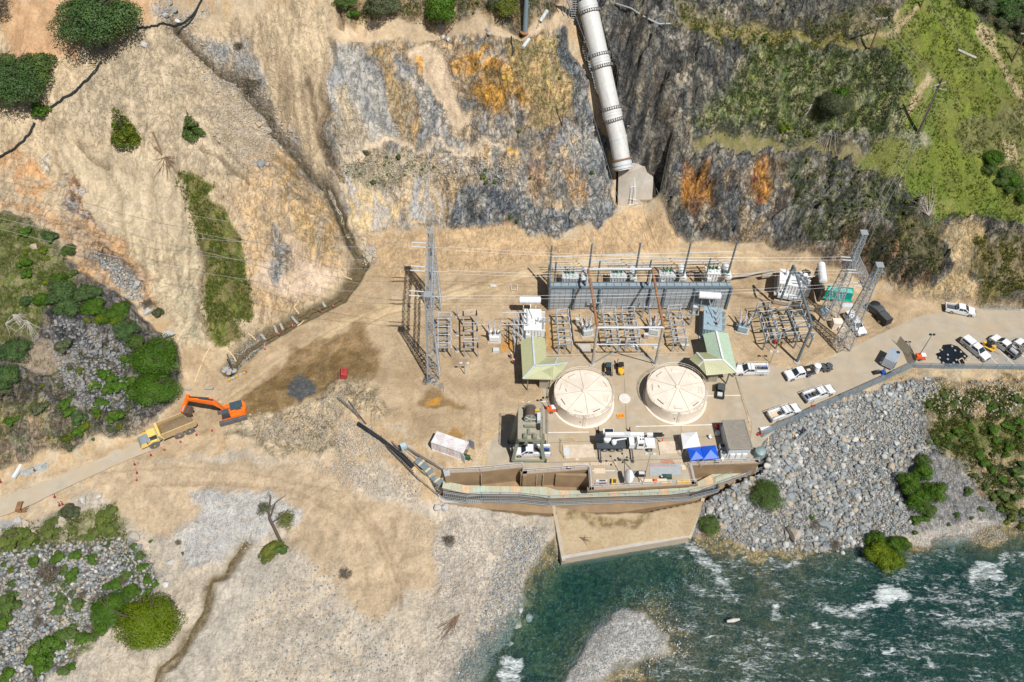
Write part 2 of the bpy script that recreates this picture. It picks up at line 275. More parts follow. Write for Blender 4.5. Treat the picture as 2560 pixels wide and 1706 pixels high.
paint(mask(q(6,500,130,1100,200,1280,380,1060,300,900,200),1),(.32,.26,.2),(.19,.18,.16),nz=N5,rock=1.4)
paint(mask(q(6,1000,60,1500,40,1760,250,1720,420,1400,380,1150,250),2),(.25,.17,.11),(.15,.14,.115),nz=N5+N4*.4,rock=1.3,grs=.3)
paint(mask(q(6,1480,-100,1780,-60,1800,200,1750,330,1600,200,1450,60),2),(.16,.16,.075),(.21,.18,.12),rock=.7,grs=.7)
paint(mask(q(6,1780,20,1850,-40,2080,0,2050,150,1990,300,1990,380,2060,470,2353,530,2353,570,1900,490,1500,450,1400,370,1600,410,1800,380,1850,300,1840,150),1,1),(.50,.40,.25),(.42,.33,.2),rock=.6,peb=.3,grs=0)
paint(mask(q(6,2000,60,2353,60,2500,500,2060,470,1990,350),1.5),(.185,.165,.075),(.27,.23,.15),rock=.7,grs=.7)

kn=mask(q(4,-200,-160,120,-60,330,40,420,200,560,330,760,440,920,560,1180,760,1250,880,1255,1060,1180,1230,960,1380,700,1430,450,1500,200,1560,-200,1640),1.2,.8)
paint(kn,(.27,.25,.235),(.20,.185,.155),nz=N5+N4*.3,rock=1.1,peb=.5,grs=.3)
paint(mask(q(4,-200,-150,100,-60,330,40,430,240,520,380,330,500,250,700,-200,900),2),(.155,.175,.06),(.23,.21,.12),nz=N2,rock=.4,grs=.9)
paint(mask(q(4,230,760,520,880,540,960,230,980,60,930,200,880),1.5),(.33,.265,.20),rock=.2,k=.8)
paint(mask(q(4,300,540,500,600,760,660,920,860,900,920,730,960,560,970,430,800),1.5),(.35,.34,.33),(.21,.205,.20),nz=N5,rock=1.4,grs=0)
paint(mask(q(4,400,980,560,950,800,1000,960,1120,960,1280,800,1300,600,1220,440,1080),1.5),(.35,.345,.335),(.22,.22,.21),nz=N5,rock=1.4,grs=0)
paint(mask(q(4,-100,1180,300,1240,500,1300,700,1430,450,1500,200,1560,-200,1640),2),(.30,.24,.18),(.22,.21,.12),rock=.8,grs=.4,peb=.5)
paint(mask(q(4,40,-100,70,-60,520,140,700,180,600,260,430,150),2),(.33,.31,.28),k=.3,rock=.6)

dirt=mask(q(4,1230,850,1450,800,1600,880,2353,480)+q(5,300,150,900,0,1400,110)+q(6,0,100,600,120,1000,230,1400,420,1900,500,2353,560,2353,640,1300,760,1000,900,300,1000)+q(5,1200,1300,700,1500,300,1250)+q(4,1640,1400,1200,1560,300,1700,1000,1400,1230,1240),1.5,.4)
paint(dirt,(.425,.335,.23),(.36,.275,.18),nz=N1+.4*N2,rock=.07,peb=.15,grs=0)
paint(mask(q(4,1500,1200,1900,900,2353,640)+q(5,300,540,1000,380,1450,220)+q(6,-200,120,400,130,900,260,1350,450,1350,500,1250,430,850,300,300,190)+q(5,1450,300,900,470,200,700)+q(4,2353,720,1950,1000,1620,1200),1.5,.4),(.50,.405,.275),(.45,.355,.23),nz=N1,rock=.03,peb=.05,k=.9)
paint(mask([(900,590),(1080,575),(1200,566),(1330,590),(1420,605),(1500,570),(1560,528),(1650,528),(1690,590),(1690,625),(1330,655),(1000,700),(940,680),(930,620)],1.2,.5),(.51,.375,.235),(.45,.335,.21),rock=.3,peb=.35)

mudn=N2+N1*.6
paint(mask(q(4,1640,1160,1800,1060,2000,850,2353,700)+q(5,150,640,300,900,200,1040,60,1090)+q(4,2353,1080,2100,1180,1900,1280,1700,1420,1640,1300),2,1),(.29,.205,.115),(.21,.145,.075),nz=mudn,rock=.15,peb=.3)
paint(mask(q(4,1650,1160,1800,1070,1950,960,2100,940,2353,830)+q(5,130,830,200,950,100,1060,0,1080)+q(4,2353,1060,2050,1190,1900,1270,1750,1410,1680,1400,1650,1260),1,1),MUD,(.20,.14,.07),nz=N2,rock=.15,wet=.6)
paint(mask(q(4,2000,1050,2100,1020,2150,1120,2060,1190,1980,1140),.8),(.07,.075,.075),wet=.9)
paint(mask(q(5,560,1130,640,1090,720,1150,860,1200,860,1240,740,1220,640,1230,540,1190),1),(.24,.165,.085),wet=.6)
paint(mask(q(5,600,1140,690,1150,680,1190,610,1200),.6),(.50,.27,.075),wet=.8)
paint(mask(q(5,700,1400,790,1350,880,1420,850,1460,740,1450),1),(.30,.19,.08),wet=.6)
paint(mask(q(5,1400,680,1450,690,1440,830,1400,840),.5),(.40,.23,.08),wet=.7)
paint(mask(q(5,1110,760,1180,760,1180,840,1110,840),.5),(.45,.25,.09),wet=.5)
paint(mask(q(5,1440,600,2353,600,2353,860,1440,860),.6),(.47,.35,.22),(.36,.275,.175),nz=N2+N4,rock=.12,k=.7,wet=.1)
paint(mask(q(5,600,1000,700,1040,690,1100,600,1070),1),GRAV,peb=1,rock=.8)

paint(mask(q(4,1600,1300,1900,1280,2353,1060)+q(5,200,1060,400,1250,200,1300,0,1200)+q(4,2353,1560,1900,1560,1560,1420),2),(.48,.40,.28),(.40,.33,.225),rock=.6,peb=.6)

be=mask(q(7,-200,500,400,400,700,200,1050,40,1600,0,2353,60)+q(8,300,40,520,300,1400,340,1460,560,1360,700,1280,780,1260,1000,1000,1500,900,1700)+[(-100,1800)],2,.6)
paint(be,(.50,.44,.355),(.43,.39,.33),nz=N1+.5*N2,rock=.22,peb=.5,grs=0)
paint(mask(q(8,400,480,1000,420,1440,540,1360,700,1260,800,1260,1000,1100,1350,950,1560,600,1560,700,1200,600,700),3),(.43,.40,.355),(.49,.44,.37),rock=.3,peb=1)
paint(mask(q(7,600,180,1050,20,1500,60,2353,40)+q(8,100,250,650,440,640,900,420,1000,300,1150,80,1060,0,900)+q(7,2353,1050,2150,720,1990,600,1950,450,1900,330,1350,280,1380,400,1230,460,1200,560,1000,560,840,460),2,.8),(.46,.37,.265),(.42,.335,.235),rock=.15,peb=.08)
paint(mask(q(7,1320,260,1850,250,2080,400,1900,520,1700,600,1450,760,1280,720,1230,600,1260,470,1390,400),1.5),(.50,.47,.43),(.42,.43,.43),nz=N4,rock=.3,peb=1)
paint(mask(q(7,1600,620,2000,640,1700,1100,1400,1560,1100,1560,1400,1100,1500,900),2),(.48,.44,.375),(.42,.39,.34),nz=streak,rock=.2,peb=.4)
paint(mask(q(7,-100,650,300,620,850,560,1000,700,1080,900,1000,1100,700,1200,500,1450,250,1600,-200,1700),2),(.30,.275,.235),(.20,.195,.185),nz=N4+N2,rock=.7,peb=1)
paint(mask(q(7,0,520,130,520,280,600,250,660,0,690),1),(.13,.17,.045),grs=1,rock=.3)
for pg in (q(7,290,480,380,420,420,600,300,620),q(7,450,480,800,340,840,600,700,620,560,600,480,560),q(7,340,920,560,850,620,1300,520,1380,260,1480,200,1380,380,1280)):
    paint(mask(pg,1.5,1),(.17,.19,.07),(.30,.28,.17),nz=N2+N4,grs=.8,rock=.4,k=.85)
paint(mask(q(7,-50,480,130,440,120,520,0,540),1),(.30,.30,.30),(.26,.265,.27),rock=.05)
paint(mask(q(7,80,130,200,90,320,60,330,100,200,140,90,155),.6,.4),(.33,.37,.37),(.26,.30,.31),nz=N4,peb=1)

rr=mask(q(6,520,1480,850,1230,1250,1130,1600,1040,1780,1050,1800,1560)+q(9,2400,100,2400,520,1560,560,1000,640,500,640,200,520,60,560,200,260,520,130),1.5,.5)
paint(rr,(.27,.265,.25),(.19,.195,.20),nz=N4+N2,rock=.5,peb=1,grs=0)
paint(mask(q(6,550,1440,850,1230,1300,1110,1580,1020,1780,1040,2353,1030,2500,1030,2500,1000,1620,975,1200,1140,650,1380),.8,.4),(.49,.39,.25),(.42,.35,.25),peb=.4,rock=.2)
paint(mask(q(6,1780,1060,2500,1030,2500,1560)+q(9,2500,250,2250,420,2000,200,1850,0,1700,-150)+q(6,1640,1250),2,1),(.45,.345,.205),(.34,.30,.20),nz=N2,rock=.7,peb=.5,grs=.2)
for pg in (q(6,1780,1110,1980,1120,2000,1200,1900,1280,1800,1330,1640,1230,1620,1160),q(6,2020,1130,2150,1160,2353,1110,2500,1100,2500,1300,2250,1290,2080,1240),q(6,1850,1330,2100,1300,2500,1330,2500,1600,2100,1560,1750,1500,1680,1440)):
    paint(mask(pg,2,1.2),(.13,.155,.045),(.20,.19,.085),nz=N2+N4,grs=.9,rock=.5)
paint(mask(q(9,1560,560,2100,440,2300,560,2100,620,1600,640),1,.5),(.36,.355,.34),(.42,.40,.36),peb=1,rock=.1)

apr=mask([(1380,1268),(1490,1290),(1620,1285),(1760,1255),(1725,1340),(1405,1392)],.3,0,flat=-5.3)

rb=mask(q(8,1460,560,1360,700,1280,780,1260,1000,1130,1300,950,1560,900,1800)+[(2700,1800),(2700,1330)]+q(9,2250,480,1900,620,1560,640,1000,660,500,650,200,540,60,560)+[(1700,1340),(1400,1400)],1,.6)
paint(rb,(.25,.20,.10),(.11,.11,.065),nz=N4+N2*.6,rock=.35,peb=1,grs=0)
bar=mask(q(8,1900,1040,2050,1100,2230,1250,2200,1360,1900,1480,1700,1600,1500,1700,1560,1500,1640,1330,1740,1170),2,1)
paint(bar,(.42,.425,.425),(.50,.49,.47),nz=N4,peb=1,rock=.12)
paint(far,(.17,.165,.085),(.25,.215,.13),k=1,nz=N1,rock=1,grs=.4)
paint(mask([(1500,-60),(1560,-60),(1600,300),(1625,430),(1655,500),(1560,440),(1530,300),(1500,150),(1440,-60),(1400,-60)],1.5,1),(.26,.255,.235),(.13,.13,.13),nz=diag,rock=1.4,k=1)
# ---- geometric relief
def cells(X,Y,sc,seed,tilt=1.0):
    x=X/sc;y=Y/sc;xi=np.floor(x).astype(int);yi=np.floor(y).astype(int);F=np.full(X.shape,9.);Hh=np.zeros(X.shape);I=np.zeros(X.shape);F2=np.full(X.shape,9.)
    rs=np.random.default_rng(seed);px=rs.random((256,256));py=rs.random((256,256));ho=rs.random((256,256));ta=rs.normal(size=(256,256));tb=rs.normal(size=(256,256))
    for i in (-1,0,1):
        for j in (-1,0,1):
            a=(xi+i)&255;b_=(yi+j)&255;dx=x-(xi+i+px[a,b_]);dy=y-(yi+j+py[a,b_]);d=dx*dx+dy*dy
            m=d<F;F2=np.where(m,F,np.minimum(F2,d));F=np.where(m,d,F);Hh=np.where(m,ho[a,b_]+tilt*(ta[a,b_]*dx+tb[a,b_]*dy)*.5,Hh);I=np.where(m,ho[b_,a],I)
    return Hh,I,np.sqrt(F2)-np.sqrt(F)
ca_,ia_,ea_=cells(wX+warp2,wY*.8+warp2,3.6,5);cb_,ib_,eb_=cells(wX*.9+warp2,wY*.7,1.5,6);cc_,ic_,ec_=cells((wX*.8-wY*.6)+warp2,(wX*.6+wY*.8)*.62,2.1,7)
slope_amp=ROCK
rel=ridged(wX,wY,5.5,5,131)*.55+ridged(wX+50,wY*.6,1.7,3,141)*.22
dm=ridged((wX*.75-wY*.66),(wX*.66+wY*.75)*.7,3.0,4,151)
rhs=rh*sstep(.9,1.4,ROCK)
rel=rel*(1-rhs)+(dm*.9+rel*.3)*rhs
hard=sstep(.3,.9,ROCK);blk=(ca_*.9+cb_*.55)*(1-rhs)+(cc_*1.25+cb_*.5)*rhs
GZ=GZ+(rel-.5)*slope_amp*1.05+(blk-.7)*hard*np.minimum(ROCK,1.5)*.72
rgh=ridged(wX,wY,3.4,4,201)-.6;rgs=ridged(GX,GY,1.0,2,211)-.5;soft=dirt*(1-WET.clip(0,1));COLR=COLR*(1+((1-hard)*(rgh*.13+rgs*.09))[...,None]);GZ=GZ+(1-hard)*(1-apr)*(rgs*.05+rgh*.05)*(1+wash*1.5)
tone=1+hard[...,None]*((ia_-.5)*.34+(ib_-.5)*.62+(ic_-.5)*.55*rhs)[...,None]
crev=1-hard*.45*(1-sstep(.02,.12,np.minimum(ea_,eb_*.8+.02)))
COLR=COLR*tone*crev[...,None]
tint=(ib_-.5)[...,None]*hard[...,None];COLR=COLR*(1+tint*np.array([.16,.02,-.20]))
COLR=COLR*(1+.16*np.clip(N3*1.6+fbm(GX,GY,14,3,181)*.8,-1,1)[...,None]*(1-.3*ROCK[...,None].clip(0,1)))
gul=ridged(wX,wY*.25,4.0,3,161)
rill=ridged(wX*1.0,wY*.16,1.25,2,191);washk=wash*(1-ROCK.clip(0,.7))
COLR=COLR*(1+(wash*np.clip(rill-.7,-.6,.5)*.22)[...,None])  # rill bottoms darkened in the colour, shade painted along with the relief
GZ=GZ+wash*(gul-.9)*.62+wash*(rill-.7)*.16+(1-ym)*(N1*.45+N2*.16+N4*.05)*(1-apr)
GZ=GZ+fbm(GX,GY,.8,2,171)*(.03+.10*PEB+.06*ROCK)*(1-apr)*(1-ym*.8)

STREAM=q(1,1210,200,1300,300,1450,440,1550,510,1680,560,1710,650,1850,800,1900,930,2000,1030,2100,1150,2250,1300,2330,1480,2360,1570)+q(5,60,80,120,170,150,215)
sm=line_mask(STREAM,.75,.4,.35);sw=line_mask(STREAM,1.9,1.4,.5)
GZ=GZ-sw*.9-sm*1.0;paint(sw,(.27,.225,.16),k=.75,rock=.6);paint(sm,(.07,.058,.035),(.14,.11,.07),nz=N4,wet=.8)
sm2=line_mask(q(1,2250,1300,2330,1480,2360,1570)+q(5,60,80,120,170),1.0,.5,.2);GZ=GZ-sm2*.6;paint(sm2,(.10,.09,.06),k=.7)
DITCH=q(5,150,230,100,350,0,480)+q(4,2200,540,2000,640,1800,760,1640,880,1560,980)
dm_=line_mask(DITCH,1.25,.45,.12);dw=line_mask(DITCH,2.2,1.0,.3)
GZ=GZ-dm_*.9-dw*.15;paint(dw,(.40,.33,.22),k=.6);paint(dm_,(.16,.12,.065),(.11,.095,.06),nz=N4,wet=.9)
S3=q(7,1690,600,1580,750,1540,850,1450,880,1420,1000,1400,1080,1340,1180,1250,1350,1100,1470,1040,1600)
s3=line_mask(S3,.75,.6,.6);s3w=line_mask(S3,1.8,1.2,.6);GZ=GZ-s3*.35-s3w*.2;paint(s3,(.13,.105,.06),(.23,.18,.11),nz=N4,wet=.8)
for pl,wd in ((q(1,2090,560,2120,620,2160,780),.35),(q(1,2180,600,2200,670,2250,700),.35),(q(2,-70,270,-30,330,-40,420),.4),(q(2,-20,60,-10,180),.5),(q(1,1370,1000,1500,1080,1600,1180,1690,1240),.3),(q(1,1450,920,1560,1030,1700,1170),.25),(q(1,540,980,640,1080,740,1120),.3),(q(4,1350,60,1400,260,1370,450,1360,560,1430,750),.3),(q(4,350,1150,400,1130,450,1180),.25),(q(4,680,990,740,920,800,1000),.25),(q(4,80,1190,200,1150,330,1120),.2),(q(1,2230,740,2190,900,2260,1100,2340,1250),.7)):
    m_=line_mask(pl,wd,.25,.5);GZ=GZ-m_*(1.3 if wd>.25 else .9);paint(m_,(.17,.13,.085),k=.75)  # cracks also painted dark, standing in for shade inside the shallow cuts
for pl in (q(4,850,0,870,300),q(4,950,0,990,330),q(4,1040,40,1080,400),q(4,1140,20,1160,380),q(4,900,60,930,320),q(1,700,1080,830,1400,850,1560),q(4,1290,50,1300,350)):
    m_=line_mask(pl,.22,.25,.4);GZ=GZ-m_*.5;paint(m_,(.25,.20,.13),k=.55)  # thin rill cuts get their shade painted into the colour too
for pl in (q(8,20,350,200,520,420,900,400,1100),q(8,60,330,240,500,450,880),q(7,1000,200,1500,190,2000,230,2353,420),q(7,1000,215,1500,205,2000,248,2353,440),q(5,600,1200,700,1050,900,1250,880,1500),q(5,940,1050,960,1300,955,1500),q(5,300,650,520,900,600,1080),q(6,900,850,1300,700,2000,600,2353,560),q(6,900,870,1300,722,2000,625,2353,590),q(6,1350,480,1500,560,1480,650,1250,780),q(5,650,420,1000,330,1400,240),q(7,700,130,1200,90,1700,120,2300,250),q(5,0,700,250,560,700,450,1400,250,2000,150),q(5,50,760,300,600,800,480,1500,280),q(6,0,130,500,150,900,270,1300,440),q(6,0,160,500,185,850,300,1250,460),q(4,1560,1180,1900,920,2300,680),q(4,1600,1200,1950,950,2353,720),q(8,50,300,250,560,380,1000),q(8,90,280,290,540,420,1000),q(8,120,600,200,900),q(8,340,430,370,560),q(8,360,430,390,560),q(5,350,720,430,950,560,1120),q(5,380,720,470,950,600,1100)):
    m_=line_mask(pl,.2,.16,.12);GZ=GZ-m_*.14;paint(m_,(.32,.24,.16),k=.5)
BEDK=rb*(GZ<WL_+.0);GZ=np.where(GZ<WL_,WL_-(WL_-GZ)*(1+.5*sstep(35,75,GX)),GZ)
GZ=GZ+bar*.75

BAY=poly_sd(GX,GY,PITP);pit=sstep(-.6,-.25,BAY);GZ=GZ*(1-pit)+pit*(-6.2)
aY=W(1450,1285,-5)[1];bY=W(1560,1375,-5.6)[1];APZ=np.interp(GY,[bY,aY],[-5.7,-4.3]);GZ=GZ*(1-apr)+apr*(APZ+.05*N2)
AD=mask([(1404,1400),(1730,1345),(1752,1400),(1408,1452)],.4,0,flat=-7.2);GZ=np.where(apr<.5,np.where(AD>.3,np.minimum(GZ,-8.6),GZ),GZ)
PSL=[((1458,-70),41.8),((1470,17),37.6),((1501,152),29.8),((1531.5,290),21.3),((1545,345),17.6),((1558,424),12.2)];PSW=[W(a[0],a[1],z)for a,z in PSL]
dps,tps=seg_dist(GX+1.8,GY,PSW);zps=np.interp(tps*(len(PSW)-1),range(len(PSW)),[p[2]for p in PSW]);cut=1-sstep(4.2,12.0,dps);GZ=np.where(cut>0,GZ*(1-cut)+np.minimum(GZ,zps-2.9)*cut,GZ)
STL_=[((1421,-20),41),((1435,21),37.2),((1463,141),25.6),((1501,316),13.2)];STW=[W(a[0],a[1],z)for a,z in STL_];ds_,ts_=seg_dist(GX,GY,STW);zs_=np.interp(ts_*3,range(4),[p[2]for p in STW]);GZ=np.where(ds_<2.6,np.minimum(GZ,zs_-1.6+np.clip(ds_-1.4,0,2)*1.5),GZ)
PAD=mask([(1536,520),(1650,508),(1640,478),(1540,480)],.4,0,flat=3.2);pad2=((GX>W(1538,519,3.2)[0])&(GX<W(1652,508,3.2)[0])&(GY>W(1590,512,3.2)[1]-2.2)&(GY<W(1590,512,3.2)[1]+3));GZ=np.where(pad2,np.minimum(GZ,3.1),GZ)
paint(apr,(.45,.365,.25),(.40,.315,.205),nz=N1+N2*.5,rock=0,peb=.02)
paint(apr*mask(q(8,1530,390,1900,480,2150,430,2080,520,1900,570,1750,560,1640,480,1540,470),1,1),(.19,.145,.08),(.36,.28,.17),nz=N2+N4-.1,k=1,wet=.4)
paint(apr*mask(q(8,1530,330,1850,340,2300,350,2353,330,2353,300,1600,310),1,1),(.27,.19,.10),(.45,.35,.22),nz=N2+N4,k=.9)
for pg in ([(1370,893),(1722,891),(1840,905),(1990,926),(2095,888),(2200,835),(2300,790),(2420,770),(2700,775),(2700,930),(2400,918),(2280,918),(2130,985),(1950,1065),(1908,1105),(1897,1158),(1210,1176),(1235,1090),(1360,1000)],):
    M_=mask(pg,.3,0,flat=0);GZ=np.where(M_>.02,np.minimum(GZ,-.03),GZ)
GZ=np.where((ym>.7),np.clip(GZ,None,.04),GZ)
from functools import lru_cache
def hmap(X,Y):
    X=np.asarray(X,float);Y=np.asarray(Y,float)
    ix=np.clip(np.searchsorted(gx,X)-1,0,len(gx)-2);iy=np.clip(np.searchsorted(gy,Y)-1,0,len(gy)-2)
    fx=np.clip((X-gx[ix])/(gx[ix+1]-gx[ix]),0,1);fy=np.clip((Y-gy[iy])/(gy[iy+1]-gy[iy]),0,1)
    return (GZ[iy,ix]*(1-fx)+GZ[iy,ix+1]*fx)*(1-fy)+(GZ[iy+1,ix]*(1-fx)+GZ[iy+1,ix+1]*fx)*fy
def gh(x,y):return float(hmap(x,y))
def G(px,py):return Vector(hit(px,py,hmap))
def grid_mesh(name,xs,ys,Z):
    ny,nx=Z.shape;X,Y=np.meshgrid(xs,ys);me=bpy.data.meshes.new(name)
    co=np.stack([X,Y,Z],-1).reshape(-1,3).astype(np.float32)
    i=np.arange(ny*nx).reshape(ny,nx);f=np.stack([i[:-1,:-1],i[:-1,1:],i[1:,1:],i[1:,:-1]],-1).reshape(-1,4)
    me.vertices.add(len(co));me.vertices.foreach_set('co',co.ravel());me.loops.add(f.size);me.loops.foreach_set('vertex_index',f.ravel().astype(np.int32))
    me.polygons.add(len(f));me.polygons.foreach_set('loop_start',np.arange(0,f.size,4,dtype=np.int32));me.polygons.foreach_set('loop_total',np.full(len(f),4,np.int32))
    me.update(calc_edges=True);return me
def attr_col(me,nm,a):at=me.attributes.new(nm,'FLOAT_COLOR','POINT');at.data.foreach_set('color',np.concatenate([a.reshape(-1,3),np.ones((a.size//3,1))],1).astype(np.float32).ravel())
def attr_f(me,nm,a):at=me.attributes.new(nm,'FLOAT','POINT');at.data.foreach_set('value',a.ravel().astype(np.float32))
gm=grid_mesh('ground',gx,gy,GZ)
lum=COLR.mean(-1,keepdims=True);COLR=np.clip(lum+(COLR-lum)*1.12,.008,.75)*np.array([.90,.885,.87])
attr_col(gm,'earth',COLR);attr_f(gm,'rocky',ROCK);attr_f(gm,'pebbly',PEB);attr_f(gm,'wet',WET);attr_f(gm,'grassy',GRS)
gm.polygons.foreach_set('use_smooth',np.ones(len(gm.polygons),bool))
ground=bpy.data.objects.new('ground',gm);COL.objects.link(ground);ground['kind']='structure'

def nodes(name):
    m=bpy.data.materials.new(name);m.use_nodes=True;t=m.node_tree;t.nodes.clear()
    o=t.nodes.new('ShaderNodeOutputMaterial');return m,t,o
def nd(t,typ,**k):
    x=t.nodes.new(typ)
    for a,b in k.items():
        if a in ('ins',):
            for kk,vv in b.items():x.inputs[kk].default_value=vv
        else:setattr(x,a,b)
    return x
def lk(t,a,b):t.links.new(a,b)
def mth(t,op,a,b=None,c=None):
    x=t.nodes.new('ShaderNodeMath');x.operation=op
    for i,v in enumerate((a,b,c)):
        if v is None:continue
        if isinstance(v,(int,float)):x.inputs[i].default_value=v
        else:lk(t,v,x.inputs[i])
    return x.outputs[0]
def mixc(t,f,a,b,mode='MIX'):
    x=t.nodes.new('ShaderNodeMix');x.data_type='RGBA';x.blend_type=mode
    for i,v in ((0,f),(6,a),(7,b)):
        if isinstance(v,(int,float)):x.inputs[i].default_value=v
        elif isinstance(v,tuple):x.inputs[i].default_value=(*v,1)
        else:lk(t,v,x.inputs[i])
    return x.outputs[2]
def ramp(t,fac,stops,interp='LINEAR'):
    x=t.nodes.new('ShaderNodeValToRGB');x.color_ramp.interpolation=interp
    e=x.color_ramp.elements
    while len(e)<len(stops):e.new(.5)
    for i,(p,c)in enumerate(stops):e[i].position=p;e[i].color=(c,c,c,1)if isinstance(c,(int,float))else (*c,1)
    lk(t,fac,x.inputs[0]);return x.outputs[0]
m,t,o=nodes('ground_earth')
ge=nd(t,'ShaderNodeNewGeometry');P_=ge.outputs['Position']
ac=nd(t,'ShaderNodeAttribute',attribute_name='earth').outputs['Color']
def af(nm):return nd(t,'ShaderNodeAttribute',attribute_name=nm).outputs['Fac']
rk,pb,wt,gs_=af('rocky'),af('pebbly'),af('wet'),af('grassy')
def noise(sc,det=5,rough=.6,dist=0):
    x=nd(t,'ShaderNodeTexNoise',ins={'Scale':sc,'Detail':det,'Roughness':rough,'Distortion':dist});lk(t,P_,x.inputs['Vector']);return x.outputs['Fac']
nf=noise(2.2,5,.66);nc=noise(6,2,.7)
vor=nd(t,'ShaderNodeTexVoronoi',ins={'Scale':2.6,'Randomness':1});lk(t,P_,vor.inputs['Vector'])

v1=ramp(t,nf,[(.30,.80),(.5,1.0),(.72,1.14)]);c1=mixc(t,1.0,ac,v1,'MULTIPLY')

sepv=nd(t,'ShaderNodeSeparateColor');lk(t,vor.outputs['Color'],sepv.inputs[0])
pc=ramp(t,sepv.outputs[0],[(0,(.13,.15,.17)),(.3,(.27,.30,.32)),(.55,(.40,.39,.36)),(.8,(.52,.50,.46)),(1,(.62,.61,.58))])
pm=mth(t,'MULTIPLY',pb,mth(t,'LESS_THAN',vor.outputs['Distance'],.42));pm=mth(t,'MULTIPLY',pm,mth(t,'GREATER_THAN',mth(t,'ADD',sepv.outputs[1],mth(t,'MULTIPLY',pb,.55)),.72))
c1=mixc(t,mth(t,'MULTIPLY',pm,.75),c1,mixc(t,.45,pc,c1))

mpr=nd(t,'ShaderNodeMapping');mpr.inputs['Rotation'].default_value=(0,0,R(35));mpr.inputs['Scale'].default_value=(1.0,.45,.6);lk(t,P_,mpr.inputs['Vector']);nr=nd(t,'ShaderNodeTexNoise',ins={'Scale':.75,'Detail':6,'Roughness':.62,'Distortion':.6});lk(t,mpr.outputs[0],nr.inputs['Vector'])
crk=ramp(t,mth(t,'ABSOLUTE',mth(t,'SUBTRACT',nr.outputs['Fac'],.5)),[(0,.30),(.018,.70),(.06,1)]);cf_=mth(t,'MINIMUM',mth(t,'MULTIPLY',rk,.55),.8)
c1=mixc(t,cf_,c1,mixc(t,1.0,c1,crk,'MULTIPLY'))
rkn=ramp(t,noise(.9,5,.72),[(.34,.48),(.5,1),(.66,1.42)]);c1=mixc(t,mth(t,'MINIMUM',rk,1.0),c1,mixc(t,1.0,c1,rkn,'MULTIPLY'))

gn=ramp(t,nc,[(.35,(.55,.62,.45)),(.55,(1,1,1)),(.7,(1.35,1.25,1.1))]);c1=mixc(t,gs_,c1,mixc(t,1.0,c1,gn,'MULTIPLY'))
b=nd(t,'ShaderNodeBsdfPrincipled');lk(t,c1,b.inputs['Base Color'])
lk(t,mth(t,'SUBTRACT',.95,mth(t,'MULTIPLY',wt,.55)),b.inputs['Roughness']);b.inputs['Specular IOR Level'].default_value=.3
hsum=mth(t,'ADD',mth(t,'MULTIPLY',nf,mth(t,'ADD',.09,mth(t,'MULTIPLY',rk,.50))),mth(t,'MULTIPLY',mth(t,'SUBTRACT',1,vor.outputs['Distance']),mth(t,'MULTIPLY',pb,.16)))
hsum=mth(t,'ADD',hsum,mth(t,'MULTIPLY',crk,mth(t,'MULTIPLY',rk,.34)));hsum=mth(t,'ADD',hsum,mth(t,'MULTIPLY',nc,mth(t,'ADD',.02,mth(t,'MULTIPLY',gs_,.15))))
hsum=mth(t,'MULTIPLY',hsum,mth(t,'SUBTRACT',1,mth(t,'MULTIPLY',wt,.6)))
bm=nd(t,'ShaderNodeBump',ins={'Strength':1.0,'Distance':1.0});lk(t,hsum,bm.inputs['Height']);lk(t,bm.outputs[0],b.inputs['Normal'])
lk(t,b.outputs[0],o.inputs[0]);gm.materials.append(m)
# ---- river
WL=-7.3
rx=np.arange(-30,150,.5);ry=np.arange(30,112,.5)
m,t,o=nodes('river_water')
ge=nd(t,'ShaderNodeNewGeometry');P_=ge.outputs['Position']
foam_at=nd(t,'ShaderNodeAttribute',attribute_name='foam').outputs['Fac'];rip_at=nd(t,'ShaderNodeAttribute',attribute_name='ripple').outputs['Fac']
mp=nd(t,'ShaderNodeMapping');mp.inputs['Rotation'].default_value=(0,0,R(18));mp.inputs['Scale'].default_value=(.55,1.7,1);lk(t,P_,mp.inputs['Vector']);PP=mp.outputs[0]
def noise2(sc,det=5,rough=.6,dist=0):
    x=nd(t,'ShaderNodeTexNoise',ins={'Scale':sc,'Detail':det,'Roughness':rough,'Distortion':dist});lk(t,PP,x.inputs['Vector']);return x.outputs['Fac']
n1=noise2(1.1,7,.68,.8);n2=noise2(.35,3,.5);n3=noise2(.9,8,.75,2.2)
hh=mth(t,'ADD',mth(t,'MULTIPLY',n1,mth(t,'ADD',.04,mth(t,'MULTIPLY',rip_at,.60))),mth(t,'MULTIPLY',n2,.2))
bmp=nd(t,'ShaderNodeBump',ins={'Strength':1.0,'Distance':1.0});lk(t,hh,bmp.inputs['Height'])
gl=nd(t,'ShaderNodeBsdfGlossy',ins={'Roughness':.08});gl.inputs['Color'].default_value=(1,1,1,1);lk(t,bmp.outputs[0],gl.inputs['Normal'])
tr=nd(t,'ShaderNodeBsdfTransparent');fr=nd(t,'ShaderNodeFresnel',ins={'IOR':1.33});lk(t,bmp.outputs[0],fr.inputs['Normal'])
mx=nd(t,'ShaderNodeMixShader');lk(t,mth(t,'MINIMUM',mth(t,'MULTIPLY',fr.outputs[0],1.35),1.0),mx.inputs[0]);lk(t,tr.outputs[0],mx.inputs[1]);lk(t,gl.outputs[0],mx.inputs[2])
sus=nd(t,'ShaderNodeBsdfDiffuse',ins={'Color':(.004,.075,.080,1)});mxs=nd(t,'ShaderNodeMixShader');lk(t,mth(t,'ADD',.08,mth(t,'MULTIPLY',rip_at,.14)),mxs.inputs[0]);lk(t,mx.outputs[0],mxs.inputs[1]);lk(t,sus.outputs[0],mxs.inputs[2]);mx=mxs
